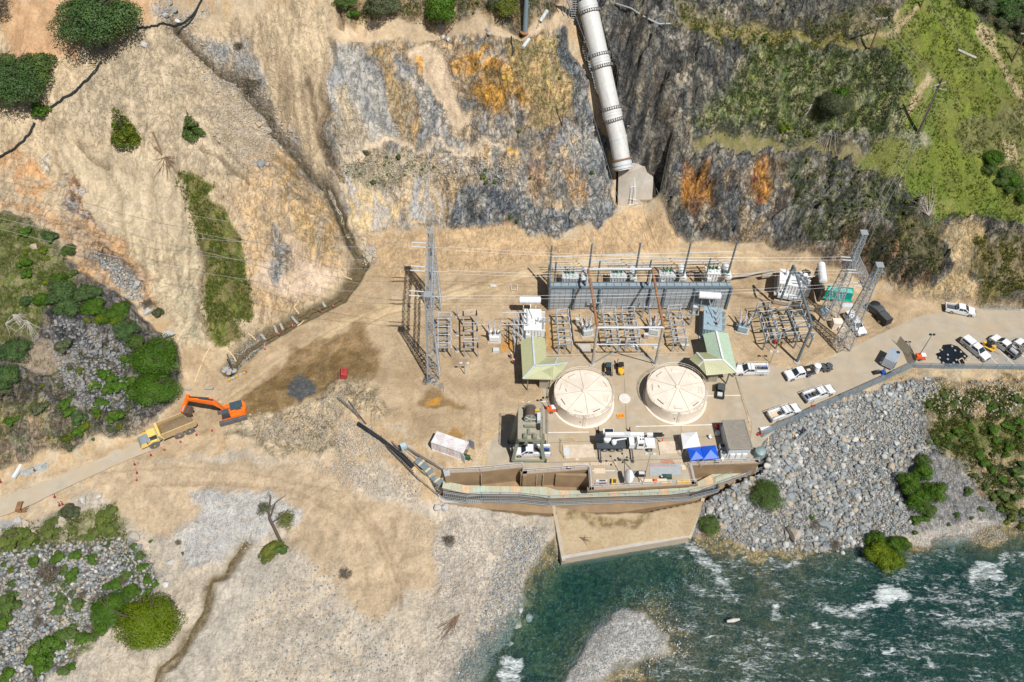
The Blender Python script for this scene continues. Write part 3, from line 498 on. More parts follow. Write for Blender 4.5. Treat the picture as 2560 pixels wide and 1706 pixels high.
fo=nd(t,'ShaderNodeBsdfDiffuse',ins={'Color':(.78,.84,.84,1)});lk(t,bmp.outputs[0],fo.inputs['Normal'])
thr=mth(t,'SUBTRACT',1.0,foam_at);ff=mth(t,'MULTIPLY',mth(t,'SUBTRACT',mth(t,'ADD',mth(t,'MULTIPLY',n3,.75),mth(t,'MULTIPLY',n1,.25)),mth(t,'ADD',mth(t,'SUBTRACT',.49,mth(t,'MULTIPLY',n2,.36)),mth(t,'MULTIPLY',thr,.42))),5);ff=mth(t,'MINIMUM',mth(t,'MAXIMUM',ff,0),.92)
mx2=nd(t,'ShaderNodeMixShader');lk(t,ff,mx2.inputs[0]);lk(t,mx.outputs[0],mx2.inputs[1]);lk(t,fo.outputs[0],mx2.inputs[2])
lk(t,mx2.outputs[0],o.inputs['Surface'])
ab=nd(t,'ShaderNodeVolumeAbsorption',ins={'Color':(.08,.60,.66,1),'Density':.42})
vs=nd(t,'ShaderNodeVolumeScatter',ins={'Color':(.10,.62,.50,1),'Density':.05});adv=nd(t,'ShaderNodeAddShader');lk(t,ab.outputs[0],adv.inputs[0]);lk(t,vs.outputs[0],adv.inputs[1])
lk(t,ab.outputs[0],o.inputs['Volume'])
RX,RY=np.meshgrid(rx,ry);foam=np.zeros(RX.shape);rip=np.full(RX.shape,.18)
def fz(pts,a,fe=2.0,arr='f'):
    global foam,rip
    P=[W(x_,y_,WL)[:2]for x_,y_ in pts]
    k=sstep(-fe*.5,fe*.5,poly_sd(RX+fbm(RX,RY,4,3,7)*2,RY+fbm(RX,RY,4,3,8)*2,P))
    if arr=='f':foam=np.maximum(foam,k*a)
    else:rip=np.maximum(rip,k*a)
fz(q(9,-50,560,500,640,2400,640,2400,1800,-400,1800,-100,1100,150,800),1.0,6,'r');fz(q(8,1040,1380,1250,1340,1500,1700,1000,1800),.8,3,'r');fz(q(8,1550,740,2353,560,2400,750,1900,860,1600,840),.45,2,'r')
fz(q(9,-50,560,500,640,2400,640,2400,1800,-400,1800,-100,1100,150,800),.47,6)
fz(q(9,1330,880,1480,870,1560,930,1560,1040,1430,1080,1180,1110,1140,1060,1320,1000,1300,930),.94,2.5);fz(q(9,1560,1060,1640,960,1640,1020,1580,1070),.8,1)
fz(q(9,1900,820,2150,680,2240,660,2260,860,2100,900,1950,900),.80,3);fz(q(9,1700,880,2300,850,2353,1000,1800,1100),.60,3);fz(q(9,1000,1000,1300,1050,1200,1130,950,1130),.6,2);fz(q(9,1600,1050,2400,1000,2400,1250,1600,1250),.55,4)
fz(q(9,850,1140,930,1140,1010,1200,900,1210),.85,1);fz(q(9,620,1020,700,1040,720,1130,620,1160),.78,1);fz(q(9,1380,1310,1450,1300,1500,1330,1420,1350),.85,1);fz(q(9,500,1250,640,1240,620,1310,500,1300),.68,1.5);fz(q(9,0,590,120,600,300,750,420,980,380,1000,180,800,0,640),.70,2)
fz(q(9,400,700,560,680,540,720,420,730),.85,1);fz(q(9,720,740,830,710,820,750,730,755),.8,1);fz(q(9,0,850,200,880,220,950,0,960),.68,2);fz(q(9,1720,1400,1780,1420,1760,1470,1700,1460),.8,1);fz(q(9,2150,1530,2250,1520,2240,1560,2150,1560),.8,1);fz(q(9,2200,1400,2280,1400,2260,1450),.8,1);fz(q(9,860,1320,940,1320,920,1380,860,1380),.75,1)
fz(q(8,2000,600,2353,560,2400,720,2100,720),.52,2);fz(q(8,1080,1400,1250,1370,1300,1500,1200,1600,1080,1600),.78,2)
RZ=WL+fbm(RX,RY,3.5,4,9)*.25*np.clip(rip,0,1)+fbm(RX,RY,1.1,2,19)*.10*rip+np.clip(foam-.75,0,.3)*1.2
RZ=RZ+.10*np.sin((RX*.35+RY*.95)*2.6+fbm(RX,RY,6,3,29)*6)*np.clip(rip-.5,0,1)*(RX>30)
wm=grid_mesh('river',rx,ry,RZ)
attr_f(wm,'foam',foam);attr_f(wm,'ripple',rip);wm.polygons.foreach_set('use_smooth',np.ones(len(wm.polygons),bool))

import bmesh
bw=bmesh.new();bw.from_mesh(wm);edges=[e for e in bw.edges if e.is_boundary]
ext=bmesh.ops.extrude_edge_only(bw,edges=edges);vv=[v for v in ext['geom']if isinstance(v,bmesh.types.BMVert)]
for v in vv:v.co.z=-18
be_=[e for e in ext['geom']if isinstance(e,bmesh.types.BMEdge)and all(abs(v.co.z+18)<.01 for v in e.verts)]
bmesh.ops.contextual_create(bw,geom=be_);bmesh.ops.recalc_face_normals(bw,faces=bw.faces);bw.to_mesh(wm);bw.free()
wm.materials.append(m);river=bpy.data.objects.new('river',wm);COL.objects.link(river);river['kind']='structure'
# ================================================================ mesh helpers
class MB:
    def __init__(s):s.v=[];s.f=[]
    def add(s,vs,fs):
        k=len(s.v);s.v+=[tuple(v)for v in vs];s.f+=[tuple(i+k for i in f)for f in fs];return s
    def box(s,c,d,rz=0,M=None):
        x,y,z=d[0]/2,d[1]/2,d[2]/2;ca,sa=math.cos(rz),math.sin(rz)
        vs=[Vector((i*x*ca-j*y*sa,i*x*sa+j*y*ca,k*z))+Vector(c)for i in (-1,1)for j in (-1,1)for k in (-1,1)]
        if M:vs=[M@v for v in vs]
        return s.add(vs,[(0,1,3,2),(4,6,7,5),(0,4,5,1),(2,3,7,6),(0,2,6,4),(1,5,7,3)])
    def frus(s,z0,r0,z1,r1):
        vs=[(r0[0],r0[2],z0),(r0[1],r0[2],z0),(r0[1],r0[3],z0),(r0[0],r0[3],z0),(r1[0],r1[2],z1),(r1[1],r1[2],z1),(r1[1],r1[3],z1),(r1[0],r1[3],z1)]
        return s.add(vs,[(3,2,1,0),(4,5,6,7),(0,1,5,4),(1,2,6,5),(2,3,7,6),(3,0,4,7)])
    def beam(s,a,b,w=.1,h=None,up=(0,0,1)):
        a=Vector(a);b=Vector(b);h=h or w;d=(b-a)
        if d.length<1e-6:return s
        d.normalize();u=Vector(up)
        if abs(d.dot(u))>.98:u=Vector((0,1,0))
        x=d.cross(u).normalized()*w/2;y=x.cross(d).normalized()*h/2
        return s.add([a-x-y,a+x-y,a+x+y,a-x+y,b-x-y,b+x-y,b+x+y,b-x+y],[(3,2,1,0),(4,5,6,7),(0,1,5,4),(1,2,6,5),(2,3,7,6),(3,0,4,7)])
    def tube(s,pts,r,n=8,cap=True):
        pts=[Vector(p)for p in pts];rs=r if isinstance(r,(list,tuple))else [r]*len(pts);rings=[];k=len(s.v)
        for i,p in enumerate(pts):
            d=(pts[min(i+1,len(pts)-1)]-pts[max(i-1,0)])
            d=d.normalized()if d.length>1e-9 else Vector((0,0,1))
            u=Vector((0,0,1))if abs(d.z)<.95 else Vector((0,1,0));x=d.cross(u).normalized();y=x.cross(d)
            for j in range(n):a=2*math.pi*j/n;s.v.append(tuple(p+(x*math.cos(a)+y*math.sin(a))*rs[i]))
        for i in range(len(pts)-1):
            for j in range(n):a=k+i*n+j;b=k+i*n+(j+1)%n;s.f.append((a,b,b+n,a+n))
        if cap:s.f.append(tuple(k+j for j in range(n))[::-1]);s.f.append(tuple(k+(len(pts)-1)*n+j for j in range(n)))
        return s
    def lathe(s,prof,c=(0,0,0),n=24,cap=True):
        k=len(s.v)
        for r,z in prof:
            for j in range(n):a=2*math.pi*j/n;s.v.append((c[0]+r*math.cos(a),c[1]+r*math.sin(a),c[2]+z))
        for i in range(len(prof)-1):
            for j in range(n):a=k+i*n+j;b=k+i*n+(j+1)%n;s.f.append((a,b,b+n,a+n))
        if cap:s.f.append(tuple(k+j for j in range(n))[::-1]);s.f.append(tuple(k+(len(prof)-1)*n+j for j in range(n)))
        return s
    def prism(s,poly,z0,z1):
        n=len(poly);k=len(s.v);s.v+=[(p[0],p[1],z0)for p in poly]+[(p[0],p[1],z1)for p in poly]
        s.f.append(tuple(k+i for i in range(n))[::-1]);s.f.append(tuple(k+n+i for i in range(n)))
        for i in range(n):j=(i+1)%n;s.f.append((k+i,k+j,k+n+j,k+n+i))
        return s
    def xprism(s,prof,x0,x1):
        n=len(prof);k=len(s.v);s.v+=[(x0,p[0],p[1])for p in prof]+[(x1,p[0],p[1])for p in prof]
        s.f.append(tuple(k+i for i in range(n)));s.f.append(tuple(k+n+i for i in range(n))[::-1])
        for i in range(n):j=(i+1)%n;s.f.append((k+j,k+i,k+n+i,k+n+j))
        return s
    def yprism(s,prof,y0,y1):
        n=len(prof);k=len(s.v);s.v+=[(p[0],y0,p[1])for p in prof]+[(p[0],y1,p[1])for p in prof]
        s.f.append(tuple(k+i for i in range(n)));s.f.append(tuple(k+n+i for i in range(n))[::-1])
        for i in range(n):j=(i+1)%n;s.f.append((k+j,k+i,k+n+i,k+n+j))
        return s
    def wheel(s,c,r,w,n=14,ax='y'):
        k=len(s.v)
        for sg in (-1,1):
            for j in range(n):
                a=2*math.pi*j/n;p=(r*math.cos(a),sg*w/2,r*math.sin(a))
                if ax=='x':p=(p[1],p[0],p[2])
                s.v.append((c[0]+p[0],c[1]+p[1],c[2]+p[2]))
        for j in range(n):b=(j+1)%n;s.f.append((k+j,k+b,k+n+b,k+n+j))
        s.f.append(tuple(range(k,k+n))[::-1]);s.f.append(tuple(range(k+n,k+2*n)));return s
    def quad(s,a,b,c,d):return s.add([a,b,c,d],[(0,1,2,3)])
def root_loc(o):
    L=Vector((0,0,0))
    while o is not None:L+=o.location;o=o.parent
    return L
def build(mb,name,mat,parent=None,world=False,label=None,smooth=False,kind=None,fixn=True):
    vs=mb.v
    if world and parent is not None:L=root_loc(parent);vs=[(v[0]-L.x,v[1]-L.y,v[2]-L.z)for v in vs]
    me=bpy.data.meshes.new(name);me.from_pydata(vs,[],mb.f)
    if fixn:b=bmesh.new();b.from_mesh(me);bmesh.ops.recalc_face_normals(b,faces=b.faces);b.to_mesh(me);b.free()
    if smooth:
        me.polygons.foreach_set('use_smooth',np.ones(len(me.polygons),bool));
        try:me.set_sharp_from_angle(angle=R(40))
        except Exception:pass
    me.materials.append(mat);o=bpy.data.objects.new(name,me);COL.objects.link(o)
    if parent is not None:o.parent=parent
    if label:o['label']=label
    if kind:o['kind']=kind
    return o
def shared(name,me,parent,loc=(0,0,0),rot=(0,0,0),sc=None):
    o=bpy.data.objects.new(name,me);COL.objects.link(o);o.parent=parent;o.location=loc;o.rotation_euler=rot
    if sc:o.scale=(sc,sc,sc)if isinstance(sc,(int,float))else sc
    return o
def tagit(o,label,cat,group=None):
    o['label']=label;o['category']=cat
    if group:o['group']=group
    return o
def thing(name,label,cat,loc=(0,0,0),rz=0,group=None):
    o=bpy.data.objects.new(name,None);COL.objects.link(o);o.empty_display_size=.5;o.location=loc;o.rotation_euler=(0,0,rz)
    return tagit(o,label,cat,group)
def dup(root,loc,rz,label,group=None):
    r=root.copy();COL.objects.link(r);r.location=loc;r.rotation_euler=(0,0,rz);r['label']=label
    if group:r['group']=group
    for ch in root.children:
        c=ch.copy();COL.objects.link(c);c.parent=r
        for g in ch.children:d=g.copy();COL.objects.link(d);d.parent=c
    return r
# ---------------------------------------------------------------- materials
MATS={}
def mat(name,rgb,rough=.6,metal=0.,var=.12,sc=1.5,dirt=None,dirt_amt=.0,bump=0.,spec=.5,trans=None):
    if name in MATS:return MATS[name]
    m,t,o=nodes(name);b=nd(t,'ShaderNodeBsdfPrincipled');b.inputs['Roughness'].default_value=rough;b.inputs['Metallic'].default_value=metal;b.inputs['Specular IOR Level'].default_value=spec
    ge=nd(t,'ShaderNodeNewGeometry');x=nd(t,'ShaderNodeTexNoise',ins={'Scale':sc,'Detail':5,'Roughness':.65});lk(t,ge.outputs['Position'],x.inputs['Vector'])
    v=ramp(t,x.outputs['Fac'],[(.3,1-var),(.7,1+var*.6)]);c=mixc(t,1.0,tuple(rgb),v,'MULTIPLY')
    if dirt:
        y=nd(t,'ShaderNodeTexNoise',ins={'Scale':sc*.45,'Detail':6,'Roughness':.7});lk(t,ge.outputs['Position'],y.inputs['Vector'])
        dd=ramp(t,y.outputs['Fac'],[(.52-dirt_amt*.35,0),(.62,min(1,dirt_amt*1.6))]);c=mixc(t,dd,c,tuple(dirt))
    lk(t,c,b.inputs['Base Color'])
    if bump:bb=nd(t,'ShaderNodeBump',ins={'Strength':1,'Distance':bump});lk(t,x.outputs['Fac'],bb.inputs['Height']);lk(t,bb.outputs[0],b.inputs['Normal'])
    lk(t,b.outputs[0],o.inputs[0]);MATS[name]=m;return m
WHT=mat('white_paint',(.74,.75,.76),.35,var=.05,dirt=(.45,.38,.28),dirt_amt=.10);GLS=mat('window_glass',(.02,.035,.05),.08,var=.1,spec=.8)
TYR=mat('tyre_rubber',(.03,.03,.032),.9,dirt=(.16,.13,.09),dirt_amt=.3);RIM=mat('wheel_metal',(.42,.42,.43),.4,.6);BLK=mat('black_plastic',(.022,.023,.027),.55);DGR=mat('dark_grey',(.075,.08,.085),.6)
STL=mat('galvanised_steel',(.40,.44,.47),.5,.35,var=.15,sc=4);STB=mat('blue_grey_steel',(.16,.215,.25),.55,.2,var=.18,sc=2,dirt=(.26,.22,.17),dirt_amt=.15)
LGT=mat('light_grey_paint',(.55,.58,.60),.5,var=.08);CRM=mat('cream_paint',(.76,.68,.58),.5,var=.07,sc=.9,dirt=(.55,.45,.33),dirt_amt=.22);RUS=mat('rusty_steel',(.33,.155,.07),.8,var=.3,sc=3)
CON=mat('concrete',(.40,.355,.285),.9,var=.16,sc=.9,dirt=(.46,.36,.24),dirt_amt=.4,bump=.02);CONL=mat('pale_concrete',(.47,.44,.40),.9,var=.12,sc=.8,dirt=(.42,.35,.26),dirt_amt=.3,bump=.02)
YEL_=mat('machine_yellow',(.72,.42,.04),.45,var=.08,dirt=(.35,.26,.15),dirt_amt=.12);PYL=mat('pale_machine_yellow',(.78,.58,.16),.5,var=.08,dirt=(.5,.40,.26),dirt_amt=.2);ORN=mat('machine_orange',(.85,.17,.012),.4,var=.07,dirt=(.4,.22,.1),dirt_amt=.08)
RED=mat('red_paint',(.50,.03,.025),.5);CORG=mat('cone_orange',(.85,.12,.02),.6);PORC=mat('brown_porcelain',(.07,.025,.02),.3);GPOR=mat('green_glass',(.02,.16,.06),.3);GYP=mat('grey_porcelain',(.42,.43,.45),.35)
BLU_=mat('blue_canvas',(.01,.10,.62),.5,var=.06);WCV=mat('white_canvas',(.78,.79,.80),.6,var=.04);TEAL=mat('teal_tarpaulin',(.0,.30,.25),.5,var=.12);TARP=mat('black_tarpaulin',(.012,.016,.022),.25,var=.3,bump=.05)
WOOD=mat('weathered_wood',(.20,.13,.08),.9,var=.3,sc=3);PLY=mat('plywood',(.66,.53,.38),.8,var=.12,sc=1.2,dirt=(.45,.33,.22),dirt_amt=.2);LUM=mat('lumber',(.62,.48,.29),.8,var=.1);BARK=mat('bark',(.10,.075,.055),.95,var=.3,sc=5);DEADW=mat('bleached_wood',(.42,.38,.33),.9,var=.2)
GRNR=mat('khaki_green_roof',(.43,.44,.26),.5,var=.05,dirt=(.40,.37,.22),dirt_amt=.1);MINT=mat('mint_green_roof',(.43,.55,.43),.5,var=.06,dirt=(.40,.42,.26),dirt_amt=.15);TRIM=mat('pale_blue_trim',(.50,.56,.60),.5)
OLG=mat('olive_green_paint',(.20,.23,.17),.6,var=.15,dirt=(.33,.27,.18),dirt_amt=.2);CORR=mat('pale_green_deck',(.45,.54,.45),.6,var=.12,sc=.6,dirt=(.50,.36,.21),dirt_amt=.45);CABL=mat('wire_metal',(.62,.62,.62),.5,.3);HOSE=mat('black_hose',(.012,.02,.022),.5)
BRN=mat('dark_wire',(.10,.09,.085),.7);GTRK=mat('track_steel',(.11,.115,.125),.7,var=.3);LOAD=mat('damp_soil',(.22,.155,.085),.95,var=.25,sc=2,bump=.1);SIL=mat('aluminium',(.62,.64,.66),.35,.4)
SBAG=mat('sandbag_cloth',(.36,.35,.33),.9,var=.2,sc=5);STRAW=mat('straw_wattle',(.62,.50,.30),.95,var=.2,sc=5);DKG=mat('dark_green_paint',(.02,.09,.05),.5)
# ================================================================ rocks
def lump(name,seed,sub=2,fl=.7,sharp=.25):
    b=bmesh.new();bmesh.ops.create_icosphere(b,subdivisions=sub,radius=.5);r=random.Random(seed)
    cuts=[(Vector((r.gauss(0,1),r.gauss(0,1),r.gauss(0,1))).normalized(),r.uniform(.22,.40))for _ in range(11)]
    sx,sy=r.uniform(.8,1.15),r.uniform(.65,.9)
    for v in b.verts:
        for n_,d in cuts:
            k=v.co.dot(n_)-d
            if k>0:v.co-=n_*k*.9
        v.co=Vector((v.co.x*sx*1.15,v.co.y*sy*1.15,v.co.z*fl*1.15))
    me=bpy.data.meshes.new(name);b.to_mesh(me);b.free();return me
def rock_mat(name,cols,sc=3.0):
    m,t,o=nodes(name);b=nd(t,'ShaderNodeBsdfPrincipled');b.inputs['Roughness'].default_value=.85
    at=nd(t,'ShaderNodeAttribute',attribute_name='hue').outputs['Fac'];oi=nd(t,'ShaderNodeObjectInfo').outputs['Random']
    f=mth(t,'FRACT',mth(t,'ADD',at,oi));c=ramp(t,f,[(i/(len(cols)-1),k)for i,k in enumerate(cols)])
    ge=nd(t,'ShaderNodeNewGeometry');x=nd(t,'ShaderNodeTexNoise',ins={'Scale':sc,'Detail':4,'Roughness':.7});lk(t,ge.outputs['Position'],x.inputs['Vector'])
    c=mixc(t,1.0,c,ramp(t,x.outputs['Fac'],[(.3,.75),(.7,1.18)]),'MULTIPLY');lk(t,c,b.inputs['Base Color'])
    bb=nd(t,'ShaderNodeBump',ins={'Strength':1,'Distance':.06});lk(t,x.outputs['Fac'],bb.inputs['Height']);lk(t,bb.outputs[0],b.inputs['Normal']);lk(t,b.outputs[0],o.inputs[0]);return m
RKB=rock_mat('river_boulder',[(.22,.25,.26),(.30,.325,.33),(.15,.17,.19),(.40,.40,.38),(.21,.235,.25),(.42,.34,.23),(.32,.325,.31),(.54,.53,.50),(.13,.15,.165),(.36,.30,.22),(.26,.285,.295),(.22,.25,.26)])
RKT=rock_mat('tan_boulder',[(.42,.36,.28),(.34,.31,.28),(.50,.42,.31),(.30,.31,.31),(.46,.36,.25),(.42,.36,.28)]);RKW=rock_mat('white_rock',[(.52,.51,.49),(.40,.40,.40),(.56,.52,.46),(.52,.51,.49)]);RKD=rock_mat('dark_crag',[(.16,.17,.18),(.24,.25,.26),(.20,.19,.18),(.30,.29,.27),(.16,.17,.18)])
LUMPS=[lump('boulder',10+i,2,.75)for i in range(7)];PEBS=[lump('stone',40+i,1)for i in range(6)]
def norm_at(x,y):
    e=.6;a=hmap(x+e,y)-hmap(x-e,y);b=hmap(x,y+e)-hmap(x,y-e);return a/(2*e),b/(2*e)
def wpoly(pts):return [hit(a,b,hmap)[:2]for a,b in pts]
sd_=None
def sample_poly(pts,n,seed=0,exp=None):
    P=wpoly(pts);r=np.random.default_rng(seed);xs=[p[0]for p in P];ys=[p[1]for p in P];out=np.zeros((0,2))
    for _ in range(40):
        c=np.stack([r.uniform(min(xs),max(xs),n*2),r.uniform(min(ys),max(ys),n*2)],1);k=poly_sd(c[:,0]+r.normal(0,.5,len(c)),c[:,1]+r.normal(0,.5,len(c)),P)>0
        c=c[k]
        if sd_ is not None:c=c[seg_dist(c[:,0],c[:,1],sd_)[0]>1.3]
        out=np.vstack([out,c])
        if len(out)>=n:break
    return out[:n]
def scatter(name,meshes,pos,size,mat_,seed=0,sink=.25,kind='stuff',tall=None,hue=True,parent=None):
    r=np.random.default_rng(seed);n=len(pos);z=hmap(pos[:,0],pos[:,1]);VV=[];FF=[];HU=[];base=0
    arr=[]
    for me in meshes:
        co=np.zeros(len(me.vertices)*3);me.vertices.foreach_get('co',co);fs=[list(p.vertices)for p in me.polygons];arr.append((co.reshape(-1,3),fs))
    which=r.integers(0,len(meshes),n);ang=r.uniform(0,6.283,n);tiltx=r.normal(0,.25,n);tilty=r.normal(0,.25,n);sz=size if not np.isscalar(size)else np.full(n,size)
    for w_ in range(len(meshes)):
        idx=np.where(which==w_)[0]
        if len(idx)==0:continue
        co,fs=arr[w_];ca,sa=np.cos(ang[idx])[:,None],np.sin(ang[idx])[:,None];X=co[None,:,0]*ca-co[None,:,1]*sa;Y=co[None,:,0]*sa+co[None,:,1]*ca;Z=co[None,:,2]+X*tiltx[idx][:,None]+Y*tilty[idx][:,None]
        if tall is not None:Z=Z*tall
        s_=sz[idx][:,None];Vv=np.stack([X*s_+pos[idx,0][:,None],Y*s_+pos[idx,1][:,None],Z*s_+(z[idx]+sz[idx]*(.5-sink)*.6)[:,None]],-1).reshape(-1,3)
        nf=len(fs);k=len(fs[0]);F=(np.array(fs)[None]+(np.arange(len(idx))*len(co))[:,None,None]+base).reshape(-1,k)
        VV.append(Vv);FF.append(F);HU.append(np.repeat(r.random(len(idx)),len(co)));base+=len(Vv)
    Vv=np.vstack(VV);F=np.vstack(FF);k=F.shape[1];me=bpy.data.meshes.new(name)
    me.vertices.add(len(Vv));me.vertices.foreach_set('co',Vv.astype(np.float32).ravel());me.loops.add(F.size);me.loops.foreach_set('vertex_index',F.ravel().astype(np.int32));me.polygons.add(len(F));me.polygons.foreach_set('loop_start',np.arange(0,F.size,k,dtype=np.int32));me.polygons.foreach_set('loop_total',np.full(len(F),k,np.int32));me.update(calc_edges=True)
    if hue:attr_f(me,'hue',np.concatenate(HU))
    me.materials.append(mat_);o=bpy.data.objects.new(name,me);COL.objects.link(o)
    if kind:o['kind']=kind
    if parent is not None:o.parent=parent
    return o
for me in LUMPS:me.materials.append(RKB)
nb=0
def boulder(x,y,s,label,group,mt=None,sink=.25,name='boulder'):
    global nb;nb+=1;me=LUMPS[nb%7]
    if mt is not None:
        me=MATS.setdefault(('lump',nb%7,mt.name),None)or me.copy()
        if not len(me.materials)or me.materials[0]!=mt:me.materials.clear();me.materials.append(mt)
        MATS[('lump',nb%7,mt.name)]=me
    o=bpy.data.objects.new(name,me);COL.objects.link(o);o.location=(x,y,gh(x,y)+s*(.5-sink)*.55);o.scale=(s,s,s*random.uniform(.8,1.1));o.rotation_euler=(random.uniform(-.3,.3),random.uniform(-.3,.3),random.uniform(0,6.28))
    return tagit(o,label,'boulder',group)
RIPR=q(6,560,1500,860,1260,1250,1150,1600,1050,1780,1070,1640,1200,1620,1300,1700,1560)+q(9,1560,0,1480,200,1540,400,1560,520,1300,640,700,660,500,640,300,560,150,430,200,250,520,130,560,0)
RIPW=wpoly(RIPR)
big=sample_poly(q(9,190,220,520,130,640,0,1500,-200,1480,200,1400,420,1200,560,700,660,500,640,300,560,160,430),260,3)
rs_=np.random.default_rng(5);bs=np.sort(rs_.gamma(6,.17,220)+.35)[::-1];bs=np.clip(bs,.7,1.7)
kept=[]
for i,(x,y)in enumerate(big):
    if len(kept)>=190:break
    s=bs[len(kept)]
    if all((x-a)**2+(y-b)**2>(.42*(s+c))**2 for a,b,c in kept):kept.append((x,y,s))
for i,(x,y,s)in enumerate(kept):
    boulder(x,y,s,'large rounded grey boulder in the riprap slope above the river, right of the tailrace','riprap boulders on the right river bank')
for (px,py,s,lb)in [(1974,1245,2.6,'large pale smooth boulder lying high in the riprap slope'),(2058,1314,2.4,'large rounded pale grey boulder near the middle of the riprap slope'),(1983,1337,3.6,'broad flat tan grey slab of rock near the water edge of the riprap'),(1774,1275,2.0,'rounded tan boulder next to the tailrace end of the riprap'),(2376,1375,1.6,'dark wet boulder in the shallows by the gravel beach')]:
    g=G(px,py);boulder(g.x,g.y,s,lb,None,RKT if 'tan' in lb else None)
def wsz(n,seed,a=.34,b=1.0):r=np.random.default_rng(seed);return np.clip(r.gamma(3.2,.15,n)+.14,a*.6,b)
pz=sample_poly(RIPR,6000,21);scatter('riprap_stones',LUMPS[:4],pz,wsz(len(pz),22,.34,1.1)*(.75+.5*(fbm(pz[:,0],pz[:,1],9,2,7)>0)),RKB,23)
pz=sample_poly(RIPR,6500,31);scatter('riprap_rubble',PEBS,pz,wsz(len(pz),32,.2,.5),RKB,33)

LR=q(7,-60,680,300,630,850,570,1000,700,1070,860,900,1000,700,1100,640,1200,300,1480,150,1600,-60,1600)
lb=sample_poly(LR,160,43);kept2=[]
for (x,y)in lb:
    s=rs_.uniform(.7,1.3)
    if len(kept2)<80 and all((x-a)**2+(y-b)**2>(.42*(s+c))**2 for a,b,c in kept2):kept2.append((x,y,s));boulder(x,y,s,'grey boulder among shrubs in the rubble slope in the lower left','boulders in the lower left rubble slope')
pz=sample_poly(LR,3000,41);scatter('lower_left_rubble',PEBS+LUMPS[:2][:0],pz,wsz(len(pz),42,.3,1.1),RKB,43)
for (px,py,s,lb)in q and [(335,1345,2.4,'large flat grey boulder at the edge of the tan graded ground'),(250,1242,1.7,'pale rounded boulder beside the road in the lower left'),(208,1254,2.0,'broad pale boulder on the road verge in the lower left'),(47,1306,1.7,'white boulder on the grey road shoulder at the left edge'),(418,1462,1.6,'white boulder lying near the small stream in the lower left'),(427,1408,1.5,'grey tan boulder beside the white rubble patch'),(1323,1547,1.8,'white boulder standing in the shallow water by the left river bank'),(1297,1565,1.5,'white boulder lying at the water line below another white one'),(1276,1611,1.3,'pale boulder at the edge of the green pool'),(1095,1272,1.9,'large white boulder on the sand below the tailrace walkway'),(1113,1273,1.7,'pale grey slab next to the large white boulder below the walkway'),(1300,1527,1.4,'pale boulder at the water edge on the left bank')]:
    g=G(px,py);boulder(g.x,g.y,s,lb,None,RKW if ('white' in lb or 'pale' in lb)else None)

def peb(name,poly,n,lo,hi,seed,mt=RKB,m_=PEBS):
    pz=sample_poly(poly,n,seed);r=np.random.default_rng(seed+1);scatter(name,m_,pz,np.clip(r.gamma(2.2,(hi-lo)*.2,len(pz))+lo,lo,hi),mt,seed+2)
peb('beach_cobbles',q(8,450,480,1000,430,1400,540,1350,700,1270,790,1250,1000,1130,1300,950,1560,560,1560,650,1250,620,1000,650,700),3000,.10,.42,51,RKT)
peb('shore_cobbles',q(8,1200,500,1420,540,1360,700,1270,790,1250,1000,1130,1300,950,1560,780,1560,950,1200,1080,800),3200,.12,.6,53)
peb('beach_stones',q(7,1750,700,2353,700)+q(8,0,1060,350,1100,600,1560,0,1560)+q(7,1600,1560,1680,1100),1500,.10,.5,55)
peb('gravel_bar_stones',q(8,1900,1040,2050,1100,2230,1250,2200,1360,1900,1480,1700,1600,1560,1600,1600,1400,1740,1170),5000,.10,.36,61)
peb('shoal_stones',q(8,1900,950,2353,800)+q(9,100,700,300,900,100,1250)+q(8,2353,1500,1900,1560,2250,1300,2100,1050),800,.15,.45,65,RKW)
peb('white_rubble',q(7,1340,280,1880,280,2050,420,1750,600,1440,740,1280,720,1230,600,1380,420),3000,.10,.34,71,RKW)
peb('gravel_beach_stones',q(9,1560,560,2080,450,2260,560,2080,610,1600,630),2400,.1,.3,75,RKT)
sd_=hits(STREAM)
peb('gully_debris',q(1,1060,20,1400,60,1300,250,1600,500,1900,750,2050,1000,1800,950,1500,700,1200,300),800,.12,.8,81,RKT)
peb('gully_debris',q(1,1400,700,1800,650,1950,1000,1750,1250,1500,1000),900,.12,.8,83,RKT)
peb('slope_rubble',q(1,950,430,1150,380,1300,650,900,750,500,800,500,620),220,.12,.6,85,RKT)
peb('slope_rubble',q(4,620,150,940,350,980,480,900,500,700,250),500,.2,.9,87,RKB)
sd_=None
peb('bank_rubble',q(5,0,1300,150,1330,450,1560,100,1560)+q(8,100,0,350,300,50,200)+q(7,2100,40,2300,100,2300,20),1400,.12,.7,91,RKT)
peb('bank_rubble',q(8,150,0,480,150,560,300,450,330,380,250),260,.15,.7,93,RKT)
peb('cliff_foot_rubble',q(2,-20,1050,600,1060,1300,1080,1200,1240,600,1200,50,1200),900,.15,.7,95,RKT)
peb('cliff_foot_rubble',q(6,1650,1080,2353,1050,2353,1300,1750,1300),700,.15,.7,97,RKT)
peb('gully_mouth_stones',q(5,160,130,250,130,230,230,170,230),150,.4,1.1,98,RKT)
peb('roadside_gravel',q(6,2050,530,2353,545,2353,580,2080,560),1200,.12,.28,99,RKB)
peb('knoll_rubble',q(4,430,620,700,700,880,850,880,1200,700,1250,450,1100,300,700),700,.3,1.2,100,RKD)
peb('mud_stones',q(4,1700,1250,1900,1320,2353,1100,2353,1500,1800,1450),900,.12,.6,101,RKT)
